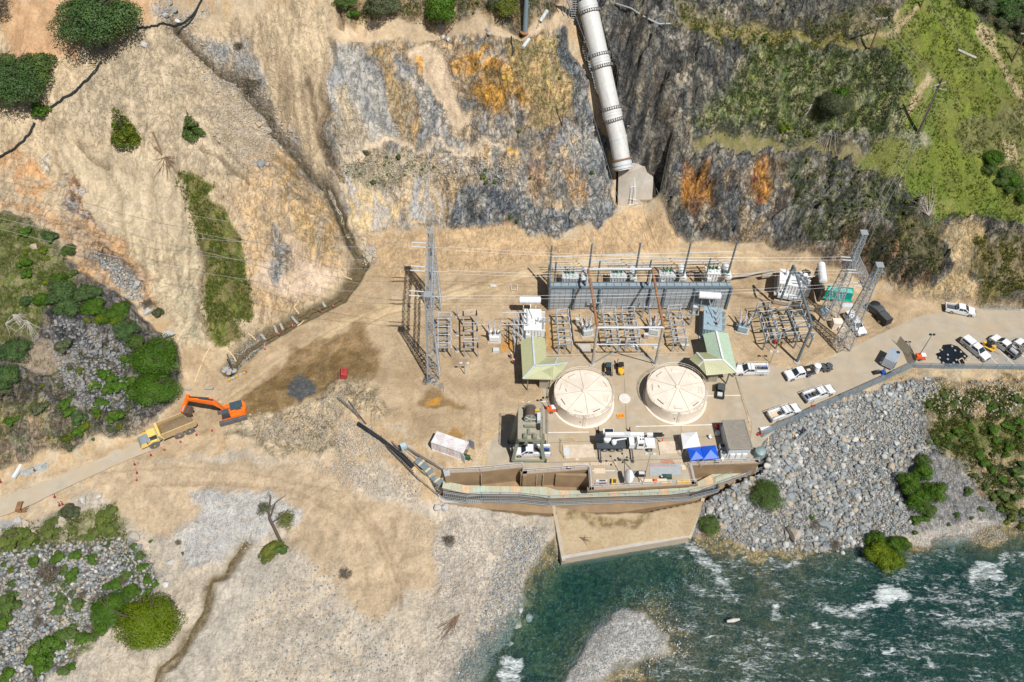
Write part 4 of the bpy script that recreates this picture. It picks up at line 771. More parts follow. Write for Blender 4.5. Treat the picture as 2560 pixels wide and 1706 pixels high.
for r_,x,y,s,lb,mt in [(1,1135,115,2.0,'white boulder in the debris at the head of the gully','w'),(1,1160,25,1.9,'blue grey boulder at the top of the gully debris','b'),(1,1195,75,1.8,'grey boulder below another at the top of the gully','b'),(1,1215,155,1.6,'pale boulder just above the black hose','w'),(1,1830,905,2.4,'pale blue slab in the middle of the wash','b'),(1,1770,865,1.8,'grey block in the middle of the wash','b'),(1,1780,1135,2.2,'grey blue block in the cluster below the wash','b'),(1,1830,1135,1.8,'brown block in the cluster below the wash','t'),(1,430,1270,1.9,'rounded tan boulder left of the white rock seam','t'),(1,985,315,1.4,'white rock on the slope right of the big oak','w'),(2,705,265,1.5,'pale boulder on the edge of the upper bench','w'),(2,740,275,1.2,'grey stone beside a pale boulder on the upper bench','b'),(2,1018,235,1.4,'tan boulder in the middle of the upper bench','t'),(2,1005,208,1.0,'small grey rock behind a tan boulder on the upper bench','b'),(2,690,190,2.0,'white and dark rock under the tree at the back of the bench','w'),(4,940,390,1.8,'blue grey block at the foot of the orange slope','b'),(4,1150,735,2.4,'white boulder above the large green bush','w'),(4,1010,580,2.2,'white boulder by the grey bush on the knoll edge','w'),(4,240,140,2.0,'rounded grey boulder in the grass at the top of the knoll','b'),(5,1030,1290,1.5,'x','w')][:-1]:
    g=G(*q(r_,x,y)[0]);boulder(g.x,g.y,s,lb,None,{'w':RKW,'b':None,'t':RKT}[mt])

# ================================================================ foliage
def leaf_mat(name,c1,c2,c3=None):
    m,t,o=nodes(name);b=nd(t,'ShaderNodeBsdfPrincipled');b.inputs['Roughness'].default_value=.55;b.inputs['Specular IOR Level'].default_value=.25
    at=nd(t,'ShaderNodeAttribute',attribute_name='hue').outputs['Fac'];c=ramp(t,at,[(0,c1),(.6,c2),(1,c3 or c2)]);lk(t,c,b.inputs['Base Color'])
    tl=nd(t,'ShaderNodeBsdfTranslucent');lk(t,mixc(t,.5,c,(.25,.35,.04)),tl.inputs[0]);mx=nd(t,'ShaderNodeMixShader');mx.inputs[0].default_value=.22;lk(t,b.outputs[0],mx.inputs[1]);lk(t,tl.outputs[0],mx.inputs[2]);lk(t,mx.outputs[0],o.inputs[0]);return m
LF={'oak':leaf_mat('oak_leaves',(.040,.085,.028),(.075,.14,.042),(.13,.20,.06)),'bright':leaf_mat('bright_leaves',(.035,.09,.008),(.075,.16,.014),(.13,.23,.025)),'lime':leaf_mat('lime_leaves',(.08,.13,.004),(.14,.20,.008),(.20,.27,.012)),
 'pine':leaf_mat('young_pine_needles',(.05,.085,.005),(.10,.14,.008),(.20,.21,.012)),'mid':leaf_mat('mid_green_leaves',(.05,.10,.022),(.095,.155,.035),(.15,.21,.05)),'grey':leaf_mat('grey_green_leaves',(.065,.085,.04),(.11,.13,.065),(.17,.18,.10)),
 'dry':leaf_mat('dry_twigs',(.10,.08,.06),(.17,.14,.11),(.26,.22,.17)),'olive':leaf_mat('olive_leaves',(.08,.105,.02),(.14,.165,.03),(.24,.24,.04)),'grass':leaf_mat('grass_blades',(.07,.12,.015),(.12,.17,.03),(.24,.23,.09))}
def crown_mesh(name,seed,n=5200,leaf=.075,lumps=26,kind='round',fill=.55):
    """unit crown (radius 1): leaf-sized faces spread through overlapping clumps"""
    r=np.random.default_rng(seed);C_=[];asym=r.uniform(.72,1.12,12)
    for i in range(lumps):
        if kind=='cone':h=r.random()**1.3;rad=(1-h)*.62+.05;a=r.uniform(0,6.28);C_.append((rad*math.cos(a)*.8,rad*math.sin(a)*.8,h*2.4,.30*(1.15-h)))
        else:
            a=r.uniform(0,6.28);ph=r.uniform(-.15,1);d=r.uniform(.45,.80)*asym[int(a/6.29*12)];C_.append((d*math.cos(a)*math.cos(ph*1.4),d*math.sin(a)*math.cos(ph*1.4),.75*d*math.sin(ph*1.4)+.1,r.uniform(.24,.42)))
    if kind!='cone':C_+=[(0,0,.15,.6)]
    C_=np.array(C_);w_=C_[:,3]**2;pick=r.choice(len(C_),n,p=w_/w_.sum());u=r.normal(size=(n,3));u/=np.linalg.norm(u,axis=1)[:,None];u[:,2]=np.abs(u[:,2])*np.where(r.random(n)<.78,1,-1)
    rad=C_[pick,3]*(fill+(1-fill)*r.random(n)**.5)*r.choice([1,1.12],n,p=[.85,.15]);p=C_[pick,:3]+u*rad[:,None]*np.array([1,1,.85]);p[:,2]=np.maximum(p[:,2],-.12+.1*r.random(n))
    nn=u+r.normal(0,.55,(n,3));nn/=np.linalg.norm(nn,axis=1)[:,None];a=np.cross(nn,r.normal(size=(n,3)));a/=np.linalg.norm(a,axis=1)[:,None];b=np.cross(nn,a);s=leaf*r.uniform(.6,1.3,n)[:,None]
    Vv=np.stack([p-a*s,p-b*s*.55,p+a*s,p+b*s*.55],1).reshape(-1,3);F=np.arange(4*n).reshape(-1,4)
    me=bpy.data.meshes.new(name);me.vertices.add(len(Vv));me.vertices.foreach_set('co',Vv.astype(np.float32).ravel());me.loops.add(4*n);me.loops.foreach_set('vertex_index',F.ravel().astype(np.int32));me.polygons.add(n);me.polygons.foreach_set('loop_start',np.arange(0,4*n,4,dtype=np.int32));me.polygons.foreach_set('loop_total',np.full(n,4,np.int32));me.update(calc_edges=True)
    lh=r.random(len(C_));attr_f(me,'hue',np.repeat(np.clip(.55*lh[pick]+.45*r.random(n),0,1),4));ns_=u*.62+nn*.6+np.array([0,0,.1]);ns_/=np.linalg.norm(ns_,axis=1)[:,None];me.polygons.foreach_set('use_smooth',np.ones(n,bool));me.normals_split_custom_set_from_vertices(np.repeat(ns_,4,0).tolist());return me
CR={}
def crown(kind,var,lf):
    k=(kind,var,lf)
    if k not in CR:
        base=CR.get((kind,var))
        if base is None:
            base={'round':lambda:crown_mesh('crown',60+var,9000,.046,34),'big':lambda:crown_mesh('crown',90+var,26000,.026,70,fill=.6),'cone':lambda:crown_mesh('crown',120+var,4200,.055,46,'cone'),'bush':lambda:crown_mesh('crown',150+var,2600,.085,14),'tiny':lambda:crown_mesh('crown',170+var,420,.17,7),'sparse':lambda:crown_mesh('crown',190+var,1300,.05,22,fill=.2)}[kind]();CR[(kind,var)]=base
        me=base.copy();me.materials.clear();me.materials.append(LF[lf]);CR[k]=me
    return CR[k]
def branches(mb,base,h,r,n,seed,th=.12):
    q_=random.Random(seed);base=Vector(base)
    top=base+Vector((q_.uniform(-.1,.1)*h,q_.uniform(-.1,.1)*h,h));mb.tube([base-Vector((0,0,.4)),base+(top-base)*.5+Vector((q_.uniform(-.05,.05)*h,0,0)),top],[th,th*.75,th*.45],7)
    for i in range(n):
        a=q_.uniform(0,6.28);st=base+(top-base)*q_.uniform(.3,.95);e=st+Vector((math.cos(a)*r*.75,math.sin(a)*r*.75,h*q_.uniform(.1,.6)));m_=(st+e)/2+Vector((0,0,-.05*h));mb.tube([st,m_,e],[th*.4,th*.28,th*.12],5)
        for k in range(2):a2=a+q_.uniform(-.9,.9);e2=m_+Vector((math.cos(a2)*r*.45,math.sin(a2)*r*.45,h*q_.uniform(.05,.4)));mb.tube([m_,e2],[th*.2,th*.08],4)
def plant(px,py,rad,name,label,lf,kind='round',var=0,flat=.85,lift=.25,grp=None,cat=None,xs=1.0,lean=0):
    """one tree or bush standing on the ground where the pixel's ray lands; rad in metres"""
    g=G(px,py)if not isinstance(px,Vector)else px
    z=gh(g.x,g.y);T=thing(name,label,cat or ('tree' if 'tree' in name else 'bush'),(g.x,g.y,z),0,grp)
    mb=MB();hgt=rad*(lift+.55)
    if kind=='cone':mb.tube([(0,0,-.3),(0,0,rad*2.3)],[rad*.09,.03],6)
    elif kind=='tiny':mb.tube([(0,0,-.2),(0,0,rad*.5)],[.05,.03],5)
    else:branches(mb,(0,0,0),hgt,rad,7 if kind in ('big','round','sparse')else 4,int(rad*100)+var,max(.04,rad*.06))
    build(mb,'trunk' if kind!='tiny' else 'stem',BARK,T,fixn=False)
    c=shared('crown',crown(kind,var,lf),T,(0,0,rad*lift),(0,0,random.uniform(0,6.28)),(rad*xs,rad,rad*flat));return T
# ================================================================ plants
def P1(r,x,y,rad_px,*a,**k):
    px,py=q(r,x,y)[0];g=G(px,py);d=math.sqrt(g.x**2+g.y**2+(H-g.z)**2);return plant(g,None,rad_px/2.736*d/FPX,*a,**k)
P1(1,715,300,255,'oak_tree','huge round dark green oak on the bare slope at the top left','oak','big',0,flat=.8,lift=.45)
P1(1,130,690,215,'oak_tree','ragged oak at the left edge with two clumps and a black hose below','oak','big',7,flat=.75,lift=.4)
P1(1,270,560,140,'oak_tree','loose leafy oak right beside the ragged oak at the left edge','mid','round',2,flat=.8,lift=.4)
P1(1,60,480,100,'oak_tree','paler bushy oak above the ragged oak at the left edge','mid','round',3,flat=.7)
P1(1,290,790,70,'bush','leafy bush hanging over the hose below the ragged oak','bright','bush',1)
P1(1,868,960,112,'young_pine','yellow green young pine standing on the bare slope, left of a rounder bush','pine','cone',0,flat=.95,lift=0,cat='tree')
P1(1,1325,920,90,'young_oak','mid green pointed young tree on the bare slope, right of the young pine','mid','cone',1,flat=.75,lift=0,cat='tree')
P1(1,15,100,90,'bare_bush','dry dark bush cut by the top left corner','dry','sparse',0);P1(1,1640,330,40,'bare_bush','dry grey bush in the gully debris near the top','dry','sparse',1,cat='bush')
P1(1,1750,610,85,'bare_bush','bare grey brown bush beside the stream in the upper wash','dry','sparse',2,flat=.6)
P1(2,290,80,125,'oak_tree','dark grey green oak behind the upper bench at its left end','grey','round',0,flat=.7);P1(2,100,115,48,'bush','small bright green bush left of the oak behind the upper bench','bright','bush',0);P1(2,30,50,80,'bush','pale green bush at the left end of the upper bench','mid','round',1,flat=.5)
P1(2,705,150,118,'pine_tree','dense green tree standing right behind the middle of the upper bench','bright','round',1,flat=1.15,lift=.5);P1(2,1130,85,105,'oak_tree','olive grey tree left of the tall steel pole','olive','round',2,flat=.8,lift=.3);P1(2,1060,40,60,'oak_tree','small grey green tree touching the olive tree near the steel pole','grey','round',3)
P1(3,1050,760,118,'oak_tree','lone round grey green oak on the rocky right hillside','grey','big',2,flat=.9,lift=.3);P1(3,1085,700,72,'bush','lime green bush growing out of the lone hillside oak','bright','bush',1,flat=1,lift=.6)
P1(3,580,275,28,'bush','lone dark green shrub on the grassy bench above the right rock face','mid','bush',2,flat=1.4);
for x,y,r in [(700,895,30),(745,880,24),(705,965,16)]:P1(3,x,y,r,'bush','lime green shrub on the bench left of the bleached dead branches','lime','bush',x%4,grp='lime shrubs on the middle bench')
for x,y,r in [(845,895,22),(888,925,24),(860,935,14)]:P1(3,x,y,r,'bush','yellow green shrub just left of the bleached dead branches','pine','bush',x%4,grp='yellow green shrubs by the dead branches')
r5=random.Random(9)
for x,y in [(970,1395),(865,1315),(960,1190),(1090,1205),(1180,1260),(1260,1280),(1310,1345),(1040,1470),(1110,1500),(1190,1405),(1280,1415),(1400,1340),(1440,1310),(1490,1495),(1550,1385),(1420,1475),(940,1350),(740,1120),(870,1100),(1130,1390),(1010,1200),(1105,1270),(1040,1320),(810,1210),(880,1220),(1330,1250),(1230,1180),(1470,1350),(1380,1410),(1540,1460),(1600,1545),(1560,1560),(1145,1425),(1000,1285),(1050,1105),(1190,1165),(1260,1385),(1060,1195)]:
    P1(3,x,y,r5.uniform(12,22)*(1.35 if x in (970,1550,1490)else 1),'shrub','small olive green shrub on the dark rock slope below the right hillside benches','olive' if r5.random()<.8 else 'mid','tiny',x%3,grp='small shrubs on the dark rock slope')
for x,y in [(400,540),(330,565),(430,490),(825,790),(455,738),(20,465),(90,465),(240,90),(580,45),(670,35),(530,45),(290,80),(710,70),(2180,350),(350,480),(190,250),(950,250),(620,60),(480,70),(100,40)]:P1(3,x,y,r5.uniform(9,20),'shrub','tiny green shrub dotted over the upper rocks of the right hillside','olive','tiny',x%3,grp='tiny shrubs on the upper right hillside')
for x,y,r in [(2140,1110,70),(2110,1170,50),(2210,1200,50),(2260,1250,60),(2190,1260,50),(2300,1290,50),(2330,1370,55),(2240,1310,40)]:P1(3,x,y,r,'bush','mid green bush in the thicket on the grassy slope at the right edge','bright' if r>52 else 'mid','round',x%3,flat=.8,grp='thicket on the right grassy slope')
for x,y,r in [(1960,40,80),(2060,60,75),(2130,10,80),(2210,110,85),(2270,40,80),(2300,190,60),(2350,120,60),(2340,290,55),(2180,180,45),(2020,-10,80)]:P1(3,x,y,r,'tree','dark leafy tree in the shaded ravine at the top right corner','oak' if (x//10)%2 else 'grey','round',x%3,flat=.85,grp='trees in the top right ravine')

for x,y,r,l in [(995,1168,17,'bright'),(1300,1225,16,'bright'),(1720,1190,22,'bright'),(640,1148,14,'bright'),(835,1320,10,'bright'),(735,1300,10,'mid'),(45,1185,10,'bright'),(930,443,14,'mid'),(1498,545,16,'mid'),(1497,255,14,'mid'),(1170,1495,20,'mid'),(1210,1520,22,'mid'),(980,1220,30,'olive'),(1000,1255,22,'olive'),(1060,1255,22,'mid'),(305,1135,14,'olive'),(325,1200,14,'olive'),(180,1050,26,'grey'),(400,1085,30,'grey'),(320,1080,16,'grey'),(445,1205,14,'olive'),(1445,1120,12,'mid'),(1105,1168,10,'mid'),(135,1190,9,'mid'),(910,98,14,'mid'),(940,25,18,'mid'),(560,1165,14,'grey'),(230,1255,26,'grey'),(1115,1475,8,'mid'),(1230,905,16,'olive')]:
    P1(2,x,y,r,'shrub','small green tuft clinging to the cut rock face left of the penstock',l,'tiny',x%3,grp='tufts on the central rock face')

P1(4,1085,950,175,'bush','broad bright green bush, upper half of the large mass by the foot of the knoll','bright','big',3,flat=.75,lift=.35);P1(4,1075,1160,160,'bush','dense green bush, lower half of the large mass beside the excavator arm','bright','big',4,flat=.7,lift=.35)
for x,y,r,l in [(180,510,42,'oak'),(300,500,55,'bright'),(440,470,100,'oak'),(480,560,85,'oak'),(400,380,60,'bright'),(650,560,80,'bright'),(640,450,60,'oak'),(720,620,70,'bright'),(560,480,70,'oak'),(830,590,75,'bright'),(790,650,50,'lime'),(870,720,85,'oak'),(930,800,60,'bright'),(690,640,40,'lime'),(820,690,50,'oak'),(600,640,30,'olive')]:
    P1(4,x,y,r,'bush','dark green bush in the chain of bushes crossing the top of the knoll',l,'round',x%4,flat=.75,grp='chain of bushes across the knoll')
P1(4,125,860,95,'bush','dark round bush alone on the knoll near the left edge','oak','round',2,flat=.8);P1(4,50,1040,92,'oak_tree','dark grey green tree at the left edge below the lone bush','oak','round',1,flat=.8);P1(4,30,1120,60,'bush','grey green bush at the left edge under the dark tree','grey','round',2)
for x,y,r,l in [(710,1010,55,'bright'),(760,1040,50,'bright'),(810,1095,62,'bright'),(660,1090,45,'bright'),(740,1115,45,'bright'),(860,910,42,'bright'),(900,1060,45,'bright'),(970,1160,45,'pine'),(620,1085,25,'lime'),(850,1090,45,'bright'),(900,940,28,'bright')]:P1(4,x,y,r,'bush','bright green low bush on the grey rock left of the large bush mass',l,'bush',x%4,flat=.6,grp='low bright bushes on the knoll rock')
for x,y,r,l in [(450,1220,55,'bright'),(470,1270,48,'bright'),(540,1310,60,'oak'),(540,1400,48,'bright'),(590,1360,40,'lime'),(690,1205,50,'bright'),(660,1260,35,'bright'),(670,1290,35,'pine'),(800,1300,60,'bright'),(820,1365,32,'pine'),(740,1300,28,'mid'),(465,1450,42,'pine'),(230,1215,30,'olive'),(280,1225,22,'olive'),(70,1330,45,'bright'),(120,1310,20,'bright'),(890,1235,32,'grey'),(470,980,25,'pine'),(540,985,30,'pine'),(760,1390,18,'bright'),(640,1450,15,'mid'),(480,1510,30,'grey'),(420,1080,30,'grey'),(290,1080,25,'olive'),(505,1130,30,'grey'),(440,820,60,'grey'),(270,1250,60,'grey')]:P1(4,x,y,r,'bush','small shrub scattered over the lower knoll above the road',l,'bush',x%4,flat=.6,grp='shrubs on the lower knoll')
for x,y,r,l in [(180,40,45,'bright'),(350,75,62,'oak'),(180,250,48,'bright'),(190,325,48,'bright'),(300,165,30,'lime'),(330,215,20,'lime'),(170,170,25,'lime'),(320,380,30,'lime'),(500,320,38,'mid')]:P1(4,x,y,r,'bush','green or yellow bush in the grass at the top of the knoll',l,'bush',x%4,flat=.6,grp='bushes in the knoll grass')
P1(4,470,165,52,'bush','olive green bush alone on the orange soil above the knoll','mid','round',0,flat=.7);P1(4,1085,590,48,'bush','grey bush lying against the foot of the wash','grey','bush',1);P1(4,1010,540,60,'bare_bush','tangled bare bush next to the grey bush under the orange slope','dry','sparse',3,flat=.5)

P1(7,480,415,62,'bush','grey green bush standing alone on the road verge in the lower left','grey','round',1,flat=.9);P1(7,1040,1200,205,'willow_bush','large lime green round bush, brightest in the lower left','lime','big',0,flat=.75,lift=.35,cat='bush')
P1(7,770,1090,135,'bush','dark green bush left of the large lime green one','bright','big',2,flat=.65);P1(7,900,960,60,'bush','green bush above the large lime green one','bright','round',1)
for x,y,r,l in [(790,900,60,'bright'),(860,840,40,'mid'),(700,1200,55,'bright'),(400,720,50,'bright'),(520,700,42,'bright'),(630,715,42,'bright'),(500,830,48,'bright'),(300,1340,85,'bright'),(240,1400,60,'bright'),(400,1290,70,'bright'),(480,1240,60,'mid'),(570,1270,60,'bright'),(350,1400,50,'bright'),(280,1470,55,'bright'),(420,1010,50,'mid'),(540,1040,50,'mid'),(400,1080,40,'mid'),(60,1050,75,'mid'),(80,980,45,'bright'),(20,1160,60,'bright'),(75,895,32,'mid'),(60,1520,50,'bright'),(490,1460,38,'bright'),(440,1490,40,'mid'),(1010,870,40,'bright'),(1060,890,30,'bright'),(970,780,40,'bright'),(960,700,34,'mid'),(1000,960,42,'bright'),(240,745,42,'bright'),(30,760,30,'mid'),(80,800,26,'pine'),(650,1250,45,'mid'),(470,880,40,'mid'),(920,640,30,'mid'),(640,740,35,'mid'),(370,960,32,'mid'),(500,960,30,'grey'),(440,800,40,'mid'),(1030,600,16,'mid'),(1250,680,14,'mid')]:P1(7,x,y,r,'bush','low green bush in the rubble slope of the lower left corner',l,'bush',x%4,flat=.55,grp='bushes in the lower left rubble')
for x,y,r,l in [(330,820,90,'dry'),(350,880,60,'grey'),(560,970,45,'dry'),(620,1200,40,'dry'),(20,1370,50,'grey'),(270,1150,45,'dry'),(850,880,45,'dry')]:P1(7,x,y,r,'bare_bush','purple grey leafless bush in the rubble of the lower left corner',l,'sparse',x%3,flat=.5,grp='leafless bushes in the lower left rubble')
P1(7,1225,610,28,'bare_bush','small dark bare bush on the rubble below the graded dirt','dry','sparse',1);P1(8,745,610,58,'bare_bush','spiky dry brown bush on the sand below the powerhouse','dry','sparse',2,flat=.7);P1(8,35,830,55,'bare_bush','spiky dark bush on the sand at the edge of the tyre tracks','dry','sparse',0,flat=.7)

for x,y,r in [(60,600,80),(140,560,70),(200,600,60),(340,540,60),(370,460,40),(700,450,60),(760,400,50),(740,520,60),(640,560,50),(780,540,40),(560,580,30),(500,530,30)]:P1(7,x,y,r,'grass_clump','bright green tall grass on the verge between road and rubble','grass','bush',x%4,flat=.35,grp='tall grass on the lower left verge',cat='grass')

g=G(*q(7,1925,610)[0]);T=thing('leaning_tree','crooked tree leaning over the sand with dark bare trunk and one leafy side','tree',(g.x,g.y,g.z));mb=MB()
mb.tube([(0,0,-.3),(-.8,1.2,1.6),(-2.0,3.0,2.8),(-2.2,4.0,3.8),(-3.0,5.0,4.4)],[.30,.27,.22,.16,.07],7)
for e in [((-2.0,3,2.8),(-1,5,5),(.8,6,6)),((-2.2,4,3.8),(-3.4,4.2,4.6),(-4.0,4.6,5.0)),((-1.6,2.5,2.5),(.5,3.2,4),(1.5,4,5)),((0,0,.4),(-1.5,-1,1),(-3,-1.4,1.4)),((0,0,.3),(1,-1,1.1),(1.5,-1.6,1.4)),((-2.2,4,3.8),(-2,6,5),(-2.6,7,5.4))]:mb.tube(list(e),[.13,.09,.03],5)
build(mb,'trunk',BARK,T,fixn=False);shared('leafy_crown',crown('round',0,'olive'),T,(-1.3,-1.6,.5),(0,0,1),(2.7,1.7,1.5));shared('leafy_crown',crown('bush',1,'mid'),T,(.4,-1.4,.6),(0,0,0),(1.7,1.3,1.2));shared('twiggy_crown',crown('sparse',1,'olive'),T,(.7,2.6,2.6),(0,0,0),(2.0,2.6,1.8));shared('twiggy_crown',crown('sparse',2,'grey'),T,(-2.8,4.4,3.4),(0,0,0),(1.8,1.8,1.5))

P1(9,570,300,122,'bush','large rounded bush on the riprap below the bridge stairs','mid','big',1,flat=.7);P1(9,200,500,78,'bush','green bush between the tailrace apron and the riprap boulders','mid','round',2,flat=.6)
T0='lobe of the big yellow green tree on the stony bank'
for x,y,r,l in [(1560,230,82,'bright'),(1640,140,70,'bright'),(1720,290,80,'bright'),(1610,340,85,'bright'),(1690,400,52,'mid'),(1650,60,50,'mid')]:P1(9,x,y,r,'willow_tree','leafy willow of the yellow green group on the stony bank, upper of two groups',l,'round',x%4,flat=.95,lift=.4,grp='upper willow group on the right bank')
for x,y,r,l in [(1340,700,95,'lime'),(1410,760,90,'lime'),(1440,640,70,'bright'),(1515,630,55,'bright'),(1330,620,70,'bright'),(1420,820,45,'lime')]:P1(9,x,y,r,'willow_tree','leafy willow of the lime green group leaning over the river edge',l,'round',x%4,flat=.95,lift=.45,grp='lower willow group at the water edge')
for x,y,r,l in [(1610,460,45,'bright'),(1670,445,40,'bright'),(955,372,24,'mid'),(895,432,26,'bright'),(1835,482,16,'pine'),(1990,440,18,'mid'),(1895,420,20,'bright'),(1605,540,20,'mid')]:P1(9,x,y,r,'bush','small green bush among the stones of the right bank',l,'bush',x%4,flat=.6,grp='small bushes among the right bank stones')
P1(9,1060,630,55,'bare_bush','dead brown bush hanging over the water at the riprap foot','dry','sparse',1,flat=.6);P1(9,930,490,45,'bare_bush','dead grey bush caught in the riprap boulders','dry','sparse',0,flat=.5)
for x,y,r,l in [(2080,70,48,'bright'),(2130,110,48,'bright'),(2010,150,35,'mid'),(1970,260,48,'mid'),(2090,225,40,'mid'),(2200,180,42,'bright'),(2300,130,55,'mid'),(2330,190,45,'oak'),(2200,290,55,'mid'),(2140,300,42,'mid'),(2250,360,55,'olive'),(2300,300,40,'mid'),(2190,380,40,'mid'),(2270,440,50,'olive'),(2340,400,40,'mid'),(2060,380,30,'mid'),(2330,70,30,'oak'),(2230,10,40,'bright'),(2040,20,42,'bright'),(2340,500,45,'olive'),(2230,470,32,'lime')]:P1(9,x,y,r*.75,'bush','green bush scattered over the stony slope at the right edge',l,'bush',x%4,flat=.6,grp='bushes on the stony slope at the right edge')
for x,y,r,l in [(2140,1390,60,'bright'),(2230,1360,60,'bright'),(2310,1330,55,'bright'),(1900,1400,50,'bright'),(1950,1450,45,'mid'),(1840,1430,40,'bright'),(1750,1460,36,'bright'),(1700,1470,28,'mid'),(2250,1500,55,'bright'),(2050,1535,36,'bright'),(2330,1420,55,'bright'),(1800,1150,40,'mid'),(1870,1200,45,'mid'),(1950,1180,40,'mid'),(1700,1220,36,'mid'),(1930,1260,30,'mid'),(2080,1170,45,'mid'),(2130,1230,50,'bright'),(2300,1180,50,'mid'),(2210,1270,42,'mid'),(1830,1500,40,'mid'),(1980,1370,45,'bright'),(2160,1460,45,'bright')]:P1(6,x,y,r*.72,'bush','green bush on the eroding bank below the parking lot fence',l,'bush',x%4,flat=.5,grp='bushes on the bank below the parking lot')

def brush(r,x,y,size,n,label,mt=None,seed=1,ang=None,spread=1.2,name='dead_branches',grp=None):
    g=G(*q(r,x,y)[0]);q_=random.Random(seed);mb=MB();T=None
    for i in range(n):
        a=(ang if ang is not None else 0)+q_.uniform(-spread,spread);L=size*q_.uniform(.5,1);p=Vector((g.x,g.y,0));pts=[]
        for k in range(4):
            pts.append((p.x,p.y,gh(p.x,p.y)+.12+.12*q_.random()*(k+1)));a+=q_.uniform(-.25,.25);p+=Vector((math.cos(a),math.sin(a),0))*L/3.5
        mb.tube(pts,[.07,.05,.035,.015],5)
        if k:mb.tube([pts[1],(pts[1][0]+math.cos(a+.7)*L*.3,pts[1][1]+math.sin(a+.7)*L*.3,gh(pts[1][0],pts[1][1])+.3)],[.03,.01],4)
    o=build(mb,name,mt or DEADW,None,fixn=False);return tagit(o,label,'branches',grp)
brush(3,1035,895,5.5,16,'fan of bleached dead branches on the middle bench of the right hill',None,1,4.3,.8);brush(3,1700,1480,6,18,'pale fan of dead branches low on the green slope at the right',None,2,2.0,.9);brush(3,900,720,3.5,6,'small white dead branch left of the lone hillside oak',None,3,3.6,.6)
brush(4,90,600,5,14,'pale fallen branches in the knoll grass, left group',None,4);brush(4,190,640,5,12,'pale fallen branches in the knoll grass, right group',None,5,4.6,1);brush(4,40,660,4,10,'pale fallen branches at the left edge below the knoll grass',None,6)
brush(8,820,1100,8,12,'long bundle of dead branches lying on the beach gravel',WOOD,7,4.0,.22);brush(1,1130,1080,5,18,'tangled pile of dead branches on the bare slope below the young trees',WOOD,8,5.0,1.5);brush(1,400,420,5.5,8,'fan of cut yellow brown poles on the dirt right of the ragged oak',LUM,9,.25,.4);brush(1,690,450,6,5,'cut poles pointing at the foot of the huge oak',LUM,10,3.6,.15)
brush(8,1290,365,2.8,3,'driftwood stick on the sand under the walkway',DEADW,11,-.9,.2);brush(8,1640,570,3,5,'thin driftwood twigs on the sandy apron',WOOD,12,-.2,.5);brush(9,830,720,3,4,'driftwood at the foot of the riprap',DEADW,13,2.8,.5);brush(6,1540,1470,2.5,4,'pale driftwood pieces in the upper riprap',DEADW,14,0,.4)
def log(pts,r,label,mt=WOOD,name='log',cat='log',z=.15):
    P_=[G(*p)for p in pts];mb=MB().tube([(p.x,p.y,gh(p.x,p.y)+z)for p in P_],r,7);return tagit(build(mb,name,mt,None,smooth=True),label,cat)
log(q(1,1048,910,1075,970,1110,1060),[.22,.18,.12],'brown fallen log with a forked end on the bare slope',WOOD);log(q(6,1050,1290,1050,1380),.30,'upright brown timber post lying in the riprap',LUM);log(q(6,605,1430,600,1490),.12,'thin plank leaning in the riprap by the walkway',LUM);log(q(1,1060,1010,1110,1060),[.2,.15],'short dark log beside the brown fallen log',WOOD)
log(q(3,1895,345,1960,375,2020,402),.28,'weathered grey log lying on the green slope',DEADW);log(q(2,1885,40,1990,75,2080,130,2180,180,2258,182),.16,'long white pipe snaking down over the rock right of the penstock',SIL,'pipe','pipe',.6);log(q(9,312,1160,360,1152,400,1145),[.2,.35,.15],'white log stranded in the river rapids',RKW,'log','log',1.0)

def tuft_mesh(seed):
    r=random.Random(seed);mb=MB()
    for i in range(6):
        a=r.uniform(0,6.28);d=r.uniform(.1,.45);x,y=math.cos(a)*d,math.sin(a)*d;w=.12;h=r.uniform(.3,.65);l=r.uniform(-.2,.2)
        mb.add([(x-w*math.sin(a),y+w*math.cos(a),-.15),(x+w*math.sin(a),y-w*math.cos(a),-.15),(x*1.5+l,y*1.5+l,h)],[(0,1,2)])
    me=bpy.data.meshes.new('tuft');me.from_pydata(mb.v,[],mb.f);return me
TU=[tuft_mesh(i)for i in range(4)]
def grass(name,poly,n,lo,hi,seed,lf='grass'):
    pz=sample_poly(poly,n,seed);r=np.random.default_rng(seed);c=fbm(pz[:,0],pz[:,1],3,3,seed%50)>-.12;pz=pz[c];scatter(name,TU,pz,r.uniform(lo,hi,len(pz)),LF[lf],seed,sink=.5)
grass('hillside_grass',q(3,1480,0,2353,0,2353,1560,1760,1500,1540,1300,1300,1130,1300,970,1560,920,1520,700,1570,560,1500,420,1400,340),9000,.3,.8,201)
grass('scrub_grass',q(3,500,290,1500,340,1560,560,1520,760,1540,920,900,960,500,900,80,850,350,600),7000,.3,.9,203,'grey');grass('scrub_grass',q(3,0,0,1400,0,1480,150,1300,240,0,180),3500,.3,.8,204,'olive');grass('slope_scrub',q(3,720,1100,1350,1150,1700,1580,1560,1700,900,1680),2500,.3,.8,205,'olive')
grass('slope_scrub',q(6,1000,60,1760,0,1800,300,1500,380)+[],1800,.3,.9,206,'grey');grass('slope_scrub',q(6,2000,60,2353,60,2353,500,2060,470),1500,.3,.9,207,'olive')
grass('wash_grass',q(1,1200,1175,1480,1280,1420,1340,1540,1450,1600,1570)+q(4,1640,100,1680,300,1740,560,1720,640,1600,650,1680,740,1500,810,1440,760,1400,500,1420,250,1340,60),4200,.35,.9,208);grass('knoll_grass',q(4,-60,-100,100,-60,330,40,430,240,500,360,330,500,250,700,-60,900),4500,.3,.8,209)
